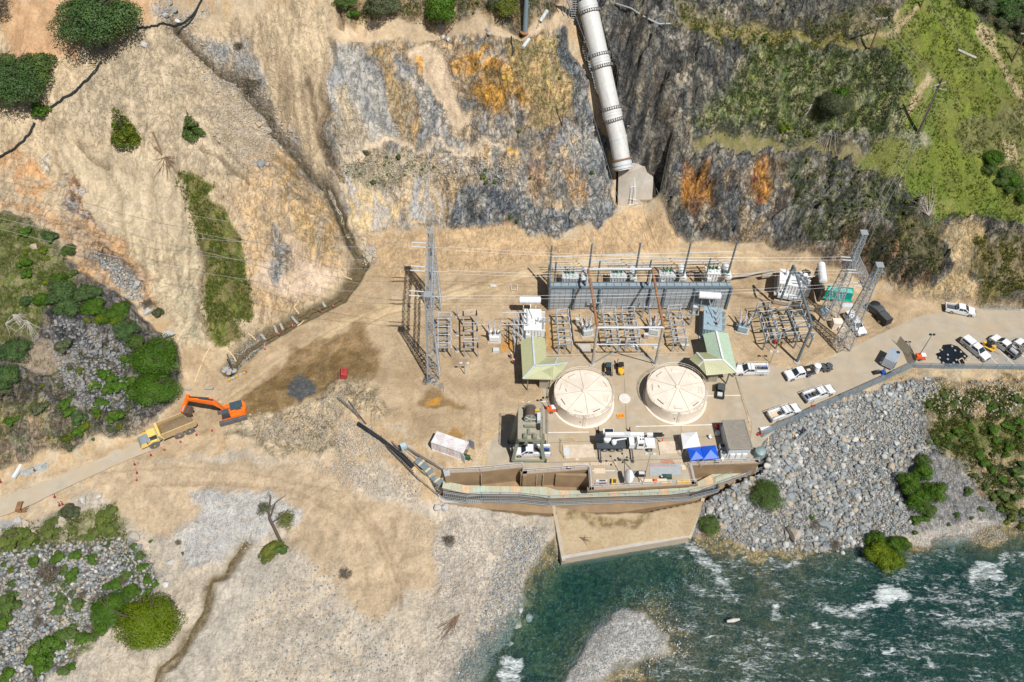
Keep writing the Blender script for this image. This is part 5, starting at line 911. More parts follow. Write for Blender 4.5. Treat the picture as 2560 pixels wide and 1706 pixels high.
grass('knoll_scrub',q(4,-60,1100,900,700,1200,900,900,1400,0,1500),3000,.25,.7,210,'olive');grass('verge_grass',q(7,290,480,800,340,860,620,1000,700,1050,880,950,900,700,640,300,640,0,700,0,520),3200,.3,.8,211)
grass('bank_grass',q(6,1640,1200,1780,1100,2353,1090,2353,1560,1780,1560),5000,.3,.9,212);grass('bank_grass',q(9,1850,0,2353,0,2353,500,2200,400),2200,.3,.8,213,'mid');grass('cliff_top_scrub',q(2,0,0,1450,0,1440,90,700,160,430,110,0,110),2200,.3,.8,214,'olive');grass('cliff_scrub',q(2,1100,300,1490,250,1650,640,1500,850,1300,700),900,.25,.6,215,'olive');grass('cliff_scrub',q(2,0,1080,600,1080,600,1200,100,1280),500,.3,.7,216,'olive')
# ================================================================ vehicles
def inset(p,u0,u1,v0,v1,off):
    a,b,c,d=[Vector(x)for x in p];n=(b-a).cross(d-a).normalized()*off
    f=lambda u,v:(a*(1-u)+b*u)*(1-v)+(d*(1-u)+c*u)*v+n
    return [f(u0,v0),f(u1,v0),f(u1,v1),f(u0,v1)]
def pane(mb,p,u0=.06,u1=.94,v0=.12,v1=.9,th=.03):
    q1=inset(p,u0,u1,v0,v1,th);q0=inset(p,u0,u1,v0,v1,-.01);mb.add(q0+q1,[(4,5,6,7),(0,1,5,4),(1,2,6,5),(2,3,7,6),(3,0,4,7)])
def wheels(T,xs,r=.40,w=.27,y=.86,n=16):
    tm=MB().wheel((0,0,0),r,w,n);rm_=MB().wheel((0,0,0),r*.58,w+.03,10)
    t0=build(tm,'wheel',TYR,T);t0.location=(xs[0],y,r);r0=build(rm_,'rim',RIM,t0)
    for x in xs:
        for s in (-1,1):
            if x==xs[0]and s==1:continue
            o=shared('wheel',t0.data,T,(x,s*y,r));shared('rim',r0.data,o)
def place2(r,x0,y0,x1,y1,z=.9):
    (ax,ay),(bx,by)=q(r,x0,y0,x1,y1);a=W(ax,ay,z);b=W(bx,by,z);return ((a[0]+b[0])/2,(a[1]+b[1])/2),math.atan2(b[1]-a[1],b[0]-a[0])
def pickup(pos,rz,label,L=6.1,style='bed',body=WHT,name='pickup_truck',load=None,group='white work trucks',rack=False,z=None,cab=2.15,bars=True):
    x,y=pos;z0=gh(x,y)if z is None else z
    T=thing(name,label,'truck',(x,y,z0),rz,group);F=L/2;ax0,ax1=-F+1.25,F-1.05
    def arch(x0):return [(x0+.50*math.cos(a),.36+.50*math.sin(a))for a in [0,.6,1.2,1.94,2.54,3.14]]

    xb=F-1.55-cab
    prof=[(F,.42),(F+.03,.72),(F-.12,1.0),(F-.25,1.08),(F-1.45,1.20),(F-1.5,1.24),(xb,1.24),(xb,.40)]+arch(ax1)[::-1]
    build(MB().yprism(prof,-.96,.96),'body',body,T)

    b0=(xb,F-1.42,-.92,.92);t0=(xb+.14,F-2.30,-.74,.74);zc0,zc1=1.23,1.86
    cabm=MB().frus(zc0,b0,zc1,t0);cb=build(cabm,'cab',body,T)
    g=MB();pane(g,[(b0[1],-.92,zc0),(b0[1],.92,zc0),(t0[1],.74,zc1),(t0[1],-.74,zc1)],.06,.94,.06,.92);build(g,'windscreen',GLS,T)
    g=MB();pane(g,[(b0[0],.92,zc0),(b0[0],-.92,zc0),(t0[0],-.74,zc1),(t0[0],.74,zc1)],.12,.88,.25,.85);build(g,'rear_window',GLS,T)
    for s in (-1,1):
        for u0,u1 in ((.08,.50),(.55,.90))if cab>1.8 else ((.12,.88),):
            g=MB();P=[(b0[0],s*.92,zc0),(b0[1],s*.92,zc0),(t0[1],s*.74,zc1),(t0[0],s*.74,zc1)];P=P if s<0 else [P[1],P[0],P[3],P[2]];uu=(u0,u1)if s<0 else (1-u1,1-u0);pane(g,P,uu[0],uu[1],.10,.85);build(g,'side_window',GLS,T)
        build(MB().box((F-1.75,s*1.08,1.32),(.14,.22,.18)),'mirror',BLK,T);build(MB().box((F-.05,s*.72,.86),(.12,.38,.18)),'headlight',SIL,T);build(MB().box((-F+.02,s*.88,.95),(.06,.14,.3)),'tail_light',RED,T)
    build(MB().box((F+.03,0,.55),(.16,1.86,.22)).box((F+.01,0,.85),(.06,.9,.22)),'grille_and_bumper',DGR,T);build(MB().box((-F-.05,0,.55),(.14,1.8,.16)),'rear_bumper',DGR,T)

    x0,x1=-F,xb-.03;fl=.78
    if style in ('bed','shell'):
        m=MB().box(((x0+x1)/2,0,fl),(x1-x0,1.7,.08)).box((x0+.05,0,1.0),(.09,1.8,.46)).box((x1-.05,0,1.0),(.09,1.8,.5))
        for s in (-1,1):
            pr=[(x0,.5),(x0,1.24),(x1,1.24),(x1,.42)]+arch(ax0)[::-1];m.yprism(pr,s*.96,s*.82)
        build(m,'cargo_bed',body,T)
        if style=='bed':build(MB().box(((x0+x1)/2,0,fl+.05),(x1-x0-.2,1.6,.03)),'bed_liner',DGR,T)
        if style=='shell':
            s_=MB().frus(1.25,(x0,x1,-.94,.94),1.88,(x0+.10,x1-.03,-.78,.78));build(s_,'camper_shell',body,T)
            for k in range(3):build(MB().box((x0+.5+k*(x1-x0-.6)/2.4,0,1.895),(.07,1.5,.03)),'roof_bar',LGT,T)
            for s in (-1,1):
                P=[(x0,s*.94,1.25),(x1,s*.94,1.25),(x1-.03,s*.78,1.88),(x0+.1,s*.78,1.88)];P=P if s<0 else [P[1],P[0],P[3],P[2]];g=MB();pane(g,P,.1,.9,.2,.8);build(g,'side_window',GLS,T)
    elif style=='utility':
        m=MB().box(((x0+x1)/2,0,fl),(x1-x0,1.3,.08)).box((x0+.05,0,1.0),(.08,1.4,.4))
        for s in (-1,1):
            pr=[(x0,.55),(x0,1.45),(x1,1.45),(x1,.5)]+arch(ax0)[::-1];m.yprism(pr,s*1.02,s*.62)
        build(m,'service_body',body,T);build(MB().box(((x0+x1)/2,0,fl+.05),(x1-x0-.2,1.2,.03)),'bed_floor',DGR,T)
        for s in (-1,1):
            for k in range(3):build(MB().box((x0+.4+k*.85,s*1.03,1.15),(.7,.03,.45)),'locker_door',LGT,T)
            build(MB().box(((x0+x1)/2,s*.82,1.46),(x1-x0-.05,.36,.03)),'locker_lid',body,T)
    elif style=='flat':
        build(MB().box(((x0+x1)/2,0,.95),(x1-x0+.1,2.05,.12)),'flat_bed',DGR,T);build(MB().box((x1-.05,0,1.4),(.08,1.9,.85)),'headboard',DGR,T)
    if rack:
        m=MB()
        for s in (-1,1):
            m.beam((x0+.1,s*.98,2.0),(F-2.2,s*.9,2.0),.07)
            for xx in (x0+.15,x1-.1):m.beam((xx,s*.98,1.2),(xx,s*.98,2.0),.06)
        for xx in (x0+.15,x1-.1,xb+.8,F-2.3):m.beam((xx,-.98,2.0),(xx,.98,2.0),.06)
        build(m,'ladder_rack',LGT,T)
    if load=='plywood':build(MB().box(((x0+x1)/2-.1,0,.95),(x1-x0-.5,1.15,.18)),'plywood_stack',PLY,T)
    if load in ('spare','plywood'):build(MB().lathe([(.18,0),(.38,0),(.38,.24),(.18,.24)],(x1-.55,0,1.05),14),'spare_tyre',TYR,T)
    if load=='tools':
        build(MB().box((x0+.8,.2,1.05),(.9,.5,.45)),'tool_box',BLK,T);build(MB().box((x0+.7,-.3,1.0),(.5,.4,.3)),'blue_box',BLU_,T);build(MB().lathe([(.18,0),(.38,0),(.38,.24),(.18,.24)],(x1-.5,.1,1.05),14),'spare_tyre',TYR,T)
    if load=='gear':
        build(MB().box((x0+1.2,0,1.25),(1.3,1.6,.5)),'equipment_box',BLK,T);build(MB().box((x0+.4,.3,1.2),(.5,.9,.4)),'equipment_box',BLK,T);build(MB().box((x0+1.3,.2,1.52),(.7,.5,.06)),'cardboard',PLY,T)
    if load=='tank':
        build(MB().tube([(x0+.4,.35,1.45),(x0+1.9,.35,1.45)],.42,14),'metal_tank',SIL,T,smooth=True);build(MB().box((x0+.8,-.5,1.3),(.9,.6,.5)),'equipment_box',BLK,T)
        m=MB();[m.beam((x0+.1,s*.9,1.0),(x0+.1,s*.9,1.9),.05)or m for s in (-1,1)];m.beam((x0+.1,-.9,1.9),(x0+.1,.9,1.9),.05)
        for k in range(6):m.beam((x0+.1,-.8+k*.3,1.0),(x0+.1,-.8+k*.3,1.9),.03)
        build(m,'pipe_rack',BLK,T)
    wheels(T,(ax0,ax1));return T
p,a=place2(6,597,965,382,968);pickup(p,a,'white service truck with open lockers parked beside the right green roofed shelter',6.4,'utility',load='tools',rack=True)
p,a=place2(6,915,968,722,1012);pickup(p,a,'white pickup with dark flat bed towing a small white tank trailer',5.8,'flat',load='gear')
p,a=place2(6,850,1165,1052,1095);pickup(p,a,'white service truck with ladder rack and blue box, upper of two along the fence',6.4,'utility',load='tools',rack=True)
p,a=place2(6,612,1295,815,1225);pickup(p,a,'white service truck carrying plywood, lower of the two parked along the fence',6.4,'utility',load='plywood',rack=True)
p,a=place2(6,1832,540,2008,572);pickup(p,a,'white pickup with open bed alone on the road at the right',5.9,'bed')
p,a=place2(6,1955,770,2092,880);pickup(p,a,'white pickup with long white camper shell beside the black lined pond',6.0,'shell')
p,a=place2(6,2310,870,2145,745);pickup(p,a,'white pickup with metal tank and pipe rack in the marked parking bays',6.2,'flat',load='tank')
p,a=place2(6,2470,880,2320,770);pickup(p,a,'white pickup cut by the right edge of the parking lot',6.0,'bed')
p,a=place2(6,1148,590,1248,722);pickup(p,a,'white van like truck with roof shell half hidden behind the right lattice tower',5.8,'shell',name='van')
(ax,ay),(bx,by)=((1000+1775/4.706,980+690/4.706),(1000+1322/4.706,980+690/4.706));A_=W(ax,ay,.9);B_=W(bx,by,.9)
pickup(((A_[0]+B_[0])/2,(A_[1]+B_[1])/2),math.atan2(B_[1]-A_[1],B_[0]-A_[0]),'silvery white service truck parked under the olive gantry crane',6.6,'utility',load='tools')

g=V(*q(6,1350,575)[0],.6);T=thing('covered_truck','dark grey tarpaulin covered truck with rounded hood behind the right tower','truck',(g.x,g.y,0),R(-52));build(MB().yprism([(-2.2,.5),(-2.2,1.5),(-1,1.9),(.4,1.9),(1.0,1.35),(2.1,1.2),(2.4,.9),(2.4,.5)],-.95,.95),'body',DGR,T);build(MB().lathe([(1.05,1.2),(1.0,1.45),(.7,1.62),(.2,1.68)],(-1.1,.35,.3),16),'rolled_cover',BLK,T,smooth=True);wheels(T,(-1.5,1.6));g=MB().box((1.5,0,1.3),(.7,1.5,.05));build(g,'windscreen',GLS,T)
g=V(*q(6,1393,630)[0],.7);T=thing('cargo_trailer','small dark boxy trailer behind the covered truck','trailer',(g.x,g.y,0),R(-62));build(MB().box((0,0,1.25),(2.6,1.7,1.5)),'box',BLK,T);build(MB().box((0,0,2.02),(2.3,1.5,.06)),'roof',DGR,T);build(MB().beam((1.3,0,.5),(2.3,0,.5),.1),'tow_bar',STL,T);build(MB().box((-1.31,0,1.2),(.04,1.3,1.1)),'rear_door',DGR,T);wheels(T,(-.2,),y=.9)

p,a=place2(6,1030,945,925,955);T=thing('tank_trailer','small white water tank trailer hitched behind a white pickup','trailer',(p[0],p[1],0),a);build(MB().tube([(-1.6,0,1.15),(-1.5,0,1.15),(.2,0,1.15),(.3,0,1.15)],[.45,.68,.68,.45],18),'tank',WHT,T,smooth=True);build(MB().box((-.65,0,.5),(2.6,1.3,.12)).beam((.6,0,.5),(2.0,0,.5),.12),'frame',DGR,T);build(MB().box((.95,0,.95),(.9,1.1,.8)),'pump',BLK,T)
for xx in (-1.2,-.1):build(MB().tube([(xx,0,1.15-.7),(xx,0,1.16-.7)],.1,8),'strap_mount',BLK,T);build(MB().lathe([(.70,-.03),(.70,.03)],(0,0,0),18),'strap',DGR,T).location=(xx,0,1.15);T.children[-1].rotation_euler=(0,R(90),0)
build(MB().lathe([(.15,0),(.15,.12)],(-.6,0,1.82),10),'filler_cap',BLK,T);wheels(T,(-1.05,-.35),.3,.2,.75)

gA=V(*q(6,1440,905)[0],1.0);T=thing('enclosed_trailer','grey box trailer with a round roof vent beside the fence gate','trailer',(gA.x,gA.y,0),R(56));build(MB().box((0,0,1.55),(3.4,2.2,2.1)),'box',LGT,T);build(MB().box((0,0,2.63),(3.3,2.1,.06)),'roof',mat('trailer_roof_grey',(.30,.36,.42),.5),T);build(MB().lathe([(.33,0),(.33,.1),(.2,.16)],(1.1,-.55,2.66),14),'roof_vent',GLS,T)
for s in (-1,1):build(MB().beam((-1.7,s*1.06,2.6),(1.7,s*1.06,2.6),.08),'edge_trim',SIL,T)
build(MB().box((-.6,1.35,.6),(1.4,.4,.5)),'side_locker',SIL,T);build(MB().beam((-1.7,0,.5),(-3,0,.5),.12),'tow_bar',DGR,T);wheels(T,(-.5,.5),.33,.2,1.12)

gA=V(*q(6,2115,810)[0],.8);T=thing('welder_trailer','yellow engine machine on a small trailer between two parked pickups','trailer',(gA.x,gA.y,0),R(-40));build(MB().box((0,0,.6),(2.4,1.2,.12)).beam((1.2,0,.6),(2.6,0,.5),.1),'frame',YEL_,T);build(MB().box((-.3,.1,1.05),(1.2,.8,.8)),'engine',BLK,T);build(MB().box((.8,.2,1.0),(.6,.7,.6)),'hood',YEL_,T);build(MB().box((-1,-.3,1.1),(.5,.6,.9)),'control_box',YEL_,T);build(MB().tube([(-.3,.4,1.4),(.2,.6,1.7),(.6,.3,1.5)],.07,6),'exhaust',BLK,T);wheels(T,(-.2,),.32,.2,.7)

o_=V(1260+2122/3.92,800+690/3.92,.8);T=thing('utility_buggy','small black off road buggy parked under the right shelter edge','vehicle',(o_.x,o_.y,0),R(80));build(MB().yprism([(-1.7,.35),(-1.75,.8),(-.5,.8),(-.4,.6),(.6,.6),(.8,.95),(1.6,.8),(1.65,.4)],-.75,.75),'body',BLK,T);build(MB().box((.1,0,1.85),(1.6,1.4,.07)),'roof',DGR,T);build(MB().box((-1.1,.1,.95),(.8,.9,.3)),'cargo',LGT,T);build(MB().box((1.2,0,.97),(.7,1.2,.05)),'hood',WHT,T)
m=MB();[m.beam((x_,s*.7,.7),(x_*.9,s*.66,1.85),.05)for x_ in (-.6,.85)for s in (-1,1)];build(m,'roll_cage',BLK,T);wheels(T,(-1.1,1.1),.33,.25,.72)

def at392(x,y,z=0):return V(1260+x/3.92,800+y/3.92,z)
o_=at392(1021,480,.8);T=thing('skid_steer_loader','yellow and black skid steer loader parked between the round tanks, left one','loader',(o_.x,o_.y,0),R(88));build(MB().box((0,0,.75),(2.3,1.1,.7)),'body',BLK,T)
for s in (-1,1):build(MB().box((-.1,s*.72,.45),(2.3,.35,.6)),'track',GTRK,T);build(MB().beam((-1.2,s*.62,1.5),(1.3,s*.62,.8),.16,.24),'lift_arm',YEL_,T)
build(MB().frus(1.1,(-.6,.7,-.5,.5),2.05,(-.5,.55,-.45,.45)),'cab',BLK,T);build(MB().box((0,0,2.08),(1.15,.95,.06)),'cab_roof',mat('dark_teal_roof',(.03,.07,.08),.4),T);build(MB().box((-1.15,0,1.0),(.5,1.0,.5)),'engine_cover',BLK,T);build(MB().yprism([(1.3,.15),(2.0,.1),(2.0,.2),(1.5,.75),(1.3,.75)],-.8,.8),'bucket',DGR,T)
o_=at392(1143,480,.8);T=thing('mini_excavator','small yellow excavator with folded boom, right of the skid steer loader','excavator',(o_.x,o_.y,0),R(92))
for s in (-1,1):build(MB().box((0,s*.5,.3),(1.9,.3,.45)),'track',GTRK,T)
build(MB().box((-.35,0,.9),(1.3,1.05,.55)),'body',YEL_,T);build(MB().lathe([(.5,.62),(.52,1.0),(.4,1.2)],(-.85,0,0),12),'counterweight',YEL_,T);build(MB().box((.15,0,2.0),(1.1,1.0,.08)),'canopy',BLK,T);m=MB();[m.beam((x_,s*.45,1.1),(x_,s*.45,2.0),.05)for x_ in (-.3,.6)for s in (-1,1)];build(m,'canopy_posts',BLK,T);build(MB().tube([(.6,.1,.9),(1.3,.3,1.9),(1.9,.35,1.5)],[.13,.12,.1],6),'boom',YEL_,T);build(MB().tube([(1.9,.35,1.5),(1.6,.5,.5)],.08,6),'arm',YEL_,T);build(MB().box((1.5,.5,.3),(.4,.5,.35)),'bucket',DGR,T)
# ---- crane truck (faces right)
a_,b_=at392(905,1205,1.2),at392(1490,1205,1.2);rz=math.atan2(b_.y-a_.y,b_.x-a_.x);L=(b_-a_).length;c_=(a_+b_)/2
T=thing('crane_truck','white boom crane truck with outriggers down on the powerhouse deck','crane truck',(c_.x,c_.y,0),rz);F=L/2
build(MB().box((0,0,.95),(L-.6,.9,.25)),'chassis',BLK,T);build(MB().box((-F+2.6,-.15,1.32),(5.2,2.35,.14)),'flat_bed',mat('deck_plate',(.05,.062,.075),.6),T)
build(MB().frus(1.0,(F-2.0,F-.1,-1.05,1.05),1.75,(F-2.0,F-.35,-.85,.85)),'hood',WHT,T);build(MB().frus(1.0,(F-3.6,F-2.0,-1.15,1.15),2.75,(F-3.55,F-2.35,-1.0,1.0)),'cab',WHT,T)
g=MB();pane(g,[(F-2.0,-1.15,1.7),(F-2.0,1.15,1.7),(F-2.35,1.0,2.75),(F-2.35,-1.0,2.75)],.08,.92,.05,.9,.05);build(g,'windscreen',GLS,T)
for s in (-1,1):
    g=MB().box((F-2.9,s*1.10,2.15),(.8,.12,.55));build(g,'side_window',GLS,T);build(MB().box((F-.15,s*.75,1.15),(.15,.35,.25)),'headlight',SIL,T);build(MB().tube([(F-3.9,s*1.0,1.0),(F-3.9,s*1.0,2.9)],.09,8),'exhaust_stack',SIL,T);build(MB().box((F-2.0,s*1.35,2.1),(.1,.2,.4)),'mirror',BLK,T)
for k in range(4):build(MB().box((F-3.0+(k%2)*.45,-.3+(k//2)*.6,2.79),(.25,.3,.08)),'cab_vent',BLK,T)
build(MB().box((F-4.5,0,1.7),(.9,2.3,1.2)),'tool_cabinet',WHT,T);build(MB().box((F-5.15,.0,1.5),(.35,1.6,.9)),'hydraulic_unit',BLK,T)
build(MB().lathe([(.75,1.4),(.75,1.9),(.55,2.1)],(-F+1.9,.55,0),16),'turret',WHT,T,smooth=True);build(MB().box((-F+2.1,1.35,2.2),(1.9,.95,1.6)),'operator_cab',WHT,T);build(MB().box((-F+2.2,1.35,3.02),(1.5,.75,.05)),'cab_roof_window',GLS,T);build(MB().box((-F+.5,.4,2.0),(1.4,1.3,1.1)),'counterweight',BLK,T)
bo=MB().box((-F+4.9,.55,2.95),(6.9,.62,.72)).box((F-1.2,.55,2.95),(1.2,.5,.6));build(bo,'boom',WHT,T);build(MB().box((F+.1,.55,2.95),(1.7,.55,.62)).beam((F+.9,.55,2.9),(F+1.3,.55,2.8),.2),'boom_head',BLK,T);build(MB().box((-F+5.4,.55,3.34),(1.0,.75,.1)),'boom_collar',LGT,T)
build(MB().tube([(-F+3.0,-.35,2.5),(-F+5.2,-.1,2.7)],[.14,.12],8),'jib',WHT,T);build(MB().lathe([(.45,0),(.5,.5),(.35,.75)],(-F+3.0,-.55,1.9),12),'winch_drum',WHT,T,smooth=True);build(MB().tube([(F+1.2,.55,2.6),(F+1.2,.5,1.4)],.05,5).box((F+1.2,.5,1.25),(.25,.25,.4)),'hook',CORG,T)
for xo in (-F+.6,F-4.4):
    for s in (-1,1):build(MB().beam((xo,0,.9),(xo,s*3.2,.85),.22).tube([(xo,s*3.2,.1),(xo,s*3.2,1.5)],.09,8).lathe([(.35,.05),(.35,.12)],(xo,s*3.2,0),12),'outrigger',BLK if s>0 else DGR,T)
wheels(T,(-F+1.5,-F+2.8,-F+4.2,F-1.2),.52,.36,1.0,18)
# ---- articulated dump truck
a_,b_=V(*q(4,1330,1300)[0],2.0),V(*q(4,950,1470)[0],1.5);gz=gh((a_.x+b_.x)/2,(a_.y+b_.y)/2);rz=math.atan2(b_.y-a_.y,b_.x-a_.x);c_=(a_+b_)/2
T=thing('articulated_dump_truck','yellow six wheel dump truck full of soil standing on the road','dump truck',(c_.x,c_.y,gz),rz);L=(b_-a_).length;F=L/2
TB=mat('dusty_tyre',(.10,.11,.12),.9,var=.2,dirt=(.24,.2,.15),dirt_amt=.4);BLH=mat('blue_grey_hood',(.20,.27,.34),.5,var=.12,dirt=(.42,.36,.27),dirt_amt=.2)
def bigwheel(x,s,y=1.2,r=.88):
    o=build(MB().lathe([(.45,-.34),(.80,-.36),(.88,-.26),(.88,.26),(.80,.36),(.45,.34)],(0,0,0),22),'wheel',TB,T,smooth=False);o.location=(x,s*y,r);o.rotation_euler=(R(90),0,0);k=build(MB().lathe([(.44,-.25),(.44,.25)],(0,0,0),14),'rim',PYL,o);build(MB().lathe([(.16,-.38),(.16,.38)],(0,0,0),8),'hub',YEL_,o)
for x in (-F+1.6,-F+3.5,F-2.2):
    for s in (-1,1):bigwheel(x,s)

x0,x1=-F,F-3.9;m=MB();pr=[(x0+.3,1.5),(x0-.1,2.1),(x0+.1,2.9),(x1,3.0),(x1-.3,1.5)]
for s in (-1,1):m.yprism(pr,s*1.5,s*1.38)
m.box(((x0+x1)/2,0,1.55),(x1-x0-.5,2.8,.12));TUB=mat('worn_tub_paint',(.50,.34,.14),.7,var=.25,dirt=(.40,.29,.17),dirt_amt=.5);build(m,'tub',TUB,T)
build(MB().yprism([(x1-.28,1.5),(x1+.05,3.1),(x1+.45,3.1),(x1+.25,2.6),(x1-.1,1.5)],-1.55,1.55),'headboard',PYL,T);build(MB().beam((x0-.05,-1.45,2.45),(x0-.05,1.45,2.45),.18,.3),'tail_lip',TUB,T)
for s in (-1,1):build(MB().beam((x0+.1,s*1.47,2.92),(x1,s*1.47,3.02),.24,.12),'tub_rim',mat('dusty_rim',(.50,.38,.22),.8,var=.2),T)
hp=MB();nx_,ny_=14,9
hv=[[(x0+.35+(x1-x0-.65)*i/nx_,-1.33+2.66*j/ny_,2.35+.35*math.sin(math.pi*i/nx_)*math.sin(math.pi*j/ny_)+.08*random.random())for j in range(ny_+1)]for i in range(nx_+1)];vs=[v for r_ in hv for v in r_];hp.add(vs,[(i*(ny_+1)+j,(i+1)*(ny_+1)+j,(i+1)*(ny_+1)+j+1,i*(ny_+1)+j+1)for i in range(nx_)for j in range(ny_)]);build(hp,'soil_load',LOAD,T,smooth=True)
build(MB().box((-F+3,0,1.1),(5.0,.9,.5)).box((x1+.6,0,1.2),(1.8,.7,.6)),'rear_frame',BLK,T)
build(MB().frus(1.1,(F-3.3,F,-1.25,1.2),2.1,(F-3.3,F-.35,-1.1,1.1)),'front_body',PYL,T);build(MB().frus(2.08,(F-1.85,F-.3,-.9,1.12),2.2,(F-1.85,F-.5,-.75,1.05)),'hood',BLH,T);build(MB().box((F-.02,0,1.5),(.14,1.9,.7)),'grille',BLH,T)
build(MB().frus(2.1,(F-3.2,F-1.9,-.35,1.15),3.2,(F-3.1,F-2.05,-.25,1.05)),'cab_glass',GLS,T);build(MB().box((F-2.55,.4,3.27),(1.35,1.5,.14)),'cab_roof',PYL,T);build(MB().box((F-2.5,-.9,2.2),(1.6,.6,.16)),'fender_deck',PYL,T);build(MB().box((F-1.4,-1.0,2.18),(.8,.5,.08)),'yellow_panel',YEL_,T)
build(MB().box((F-3.5,.3,1.9),(.4,1.9,1.1)),'rear_cover',BLH,T);build(MB().beam((F-1.9,1.3,2.2),(F-1.4,1.7,2.6),.05).box((F-1.35,1.75,2.7),(.12,.3,.4)),'mirror',BLK,T);build(MB().beam((F-1.9,-1.3,2.2),(F-.8,-1.4,2.3),.05),'handrail',BLK,T)
for s in (-1,1):build(MB().yprism([(F-3.15,1.5),(F-3.0,2.0),(F-2.2,2.15),(F-1.4,2.0),(F-1.25,1.5),(F-1.4,1.6),(F-2.2,1.95),(F-2.9,1.75)],s*.9,s*1.5),'fender',PYL,T)
# ---- excavator
def E7(x,y,z):return V(320+x/7.353,960+y/7.353,z)
gz=-.35;c_=E7(1900,520,1.0);T=thing('crawler_excavator','orange crawler excavator with boom stretched over the dump truck tub','excavator',(c_.x,c_.y,gz),0)
def LW(p):return Vector(p)-Vector((c_.x,c_.y,gz))
aa=math.atan2(*((E7(2020,560,.6)-E7(1680,650,.6)).yx));ca_x,sa_x=math.cos(aa),math.sin(aa)
def rot(x,y,z):return (x*ca_x-y*sa_x,x*sa_x+y*ca_x,z)
def RB(c,d):return MB().box((c[0]*ca_x-c[1]*sa_x,c[0]*sa_x+c[1]*ca_x,c[2]),d,aa)
for s in (-1,1):
    tr_=build(RB((0,s*1.35,.5),(4.9,.6,.85)),'track',GTRK,T)
    for k in range(14):build(RB((-2.3+k*.354,s*1.35,.945),(.2,.6,.05)),'track_shoe',GTRK,tr_)
build(RB((0,0,.8),(2.2,2.2,.5)),'undercarriage',BLK,T);UB=.12
build(RB((.3,.05,1.45),(4.2,2.7,.6)),'deck',ORN,T);build(RB((1.1,.55,2.05),(2.2,1.5,.9)),'engine_cover',BLH if False else mat('dark_blue_cover',(.05,.085,.11),.5,var=.15),T)
for k in range(3):build(RB((.5+k*.65,.55,2.53),(.5,1.3,.07)),'cover_panel',mat('dark_blue_cover',(.05,.085,.11),.5),T)
m=MB();ring=[(2.0+.75*math.cos(t_),1.42*math.sin(t_))for t_ in np.linspace(-1.25,1.25,9)];ring=[(1.9,-1.35)]+ring+[(1.9,1.35)];m.prism([rot(x,y,0)[:2]for x,y in ring],1.2,2.3);build(m,'counterweight',ORN,T)
build(RB((-.35,.9,2.0),(.9,.9,.6)),'tool_box',ORN,T);build(RB((.1,-.35,1.85),(1.5,.7,.35)),'walkway',ORN,T);m=MB();[m.beam(rot(-.9+k*.5,.2,1.8),rot(-.9+k*.5,.2,2.4),.05)for k in range(4)];m.beam(rot(-.9,.2,2.4),rot(.6,.2,2.4),.05);build(m,'handrail',ORN,T)
build(MB().add([rot(x,y,z)for z,(xa,xb,ya,yb)in ((1.7,(-1.75,-.2,-1.4,-.35)),(3.05,(-1.55,-.3,-1.35,-.4)))for x,y in ((xa,ya),(xb,ya),(xb,yb),(xa,yb))],[(3,2,1,0),(4,5,6,7),(0,1,5,4),(1,2,6,5),(2,3,7,6),(3,0,4,7)]),'cab_glass',GLS,T);build(RB((-.92,-.87,3.1),(1.3,1.0,.1)),'cab_roof',mat('dark_blue_cover',(.05,.085,.11),.5),T)
def plate(pts,ht,w,nm,mt_):
    mb=MB();P_=[LW(p)for p in pts];k0=0
    for i,p in enumerate(P_):
        d=(P_[min(i+1,len(P_)-1)]-P_[max(i-1,0)]);d.z=0;d.normalize();n_=Vector((-d.y,d.x,0))*w/2;h_=ht[i]/2
        mb.v+=[tuple(p-n_-Vector((0,0,h_))),tuple(p+n_-Vector((0,0,h_))),tuple(p+n_+Vector((0,0,h_))),tuple(p-n_+Vector((0,0,h_)))]
    for i in range(len(P_)-1):
        a=i*4
        for j in range(4):mb.f.append((a+j,a+(j+1)%4,a+4+(j+1)%4,a+4+j))
    mb.f.append((0,1,2,3));mb.f.append(tuple((len(P_)-1)*4+j for j in (3,2,1,0)));return build(mb,nm,mt_,T)
B0,B1,B2=E7(1790,490,2.0),E7(1560,330,5.3),E7(1090,265,5.6)
plate([B0,(B0+B1)/2+Vector((0,0,.35)),B1,(B1+B2)/2,B2],[.8,1.0,1.05,.8,.55],.72,'boom',ORN)
A0,A1=E7(1100,235,5.6),E7(985,520,3.9)
plate([E7(1130,230,6.0),A0,(A0+A1)/2,A1],[.5,.9,.75,.45],.5,'stick',ORN)
build(MB().tube([LW(E7(1480,262,6.1)),LW(E7(1120,240,6.2))],.12,8).tube([LW(E7(1560,300,5.9)),LW(E7(1300,262,6.1))],.16,8),'stick_cylinder',mat('cylinder_dark',(.07,.075,.08),.4,.5),T);build(MB().tube([LW(E7(1740,430,1.8)),LW(E7(1560,390,4.7))],.14,8),'boom_cylinder',BLK,T)
build(MB().tube([LW(E7(1040,400,5.2)),LW(E7(1000,500,4.3))],.1,6),'bucket_cylinder',SIL,T)
bk=MB();o_=LW(E7(1060,500,3.3));prof=[(0,.7),(.9,.55),(1.25,-.1),(.95,-.7),(.25,-.85),(.1,-.7),(.8,-.5),(1.0,-.05),(.75,.4),(0,.5)]
bk.yprism([(p[0],p[1])for p in prof],-.8,.8);bk.yprism([(0,.6),(.85,.5),(1.15,-.1),(.9,-.6),(.2,-.75)],-.82,-.76);bk.yprism([(0,.6),(.85,.5),(1.15,-.1),(.9,-.6),(.2,-.75)],.76,.82);bk.v=[(v[0]+o_.x,v[1]+o_.y,v[2]+o_.z)for v in bk.v];bkt=build(bk,'bucket',mat('worn_bucket',(.13,.09,.07),.6,.3,var=.3),T)
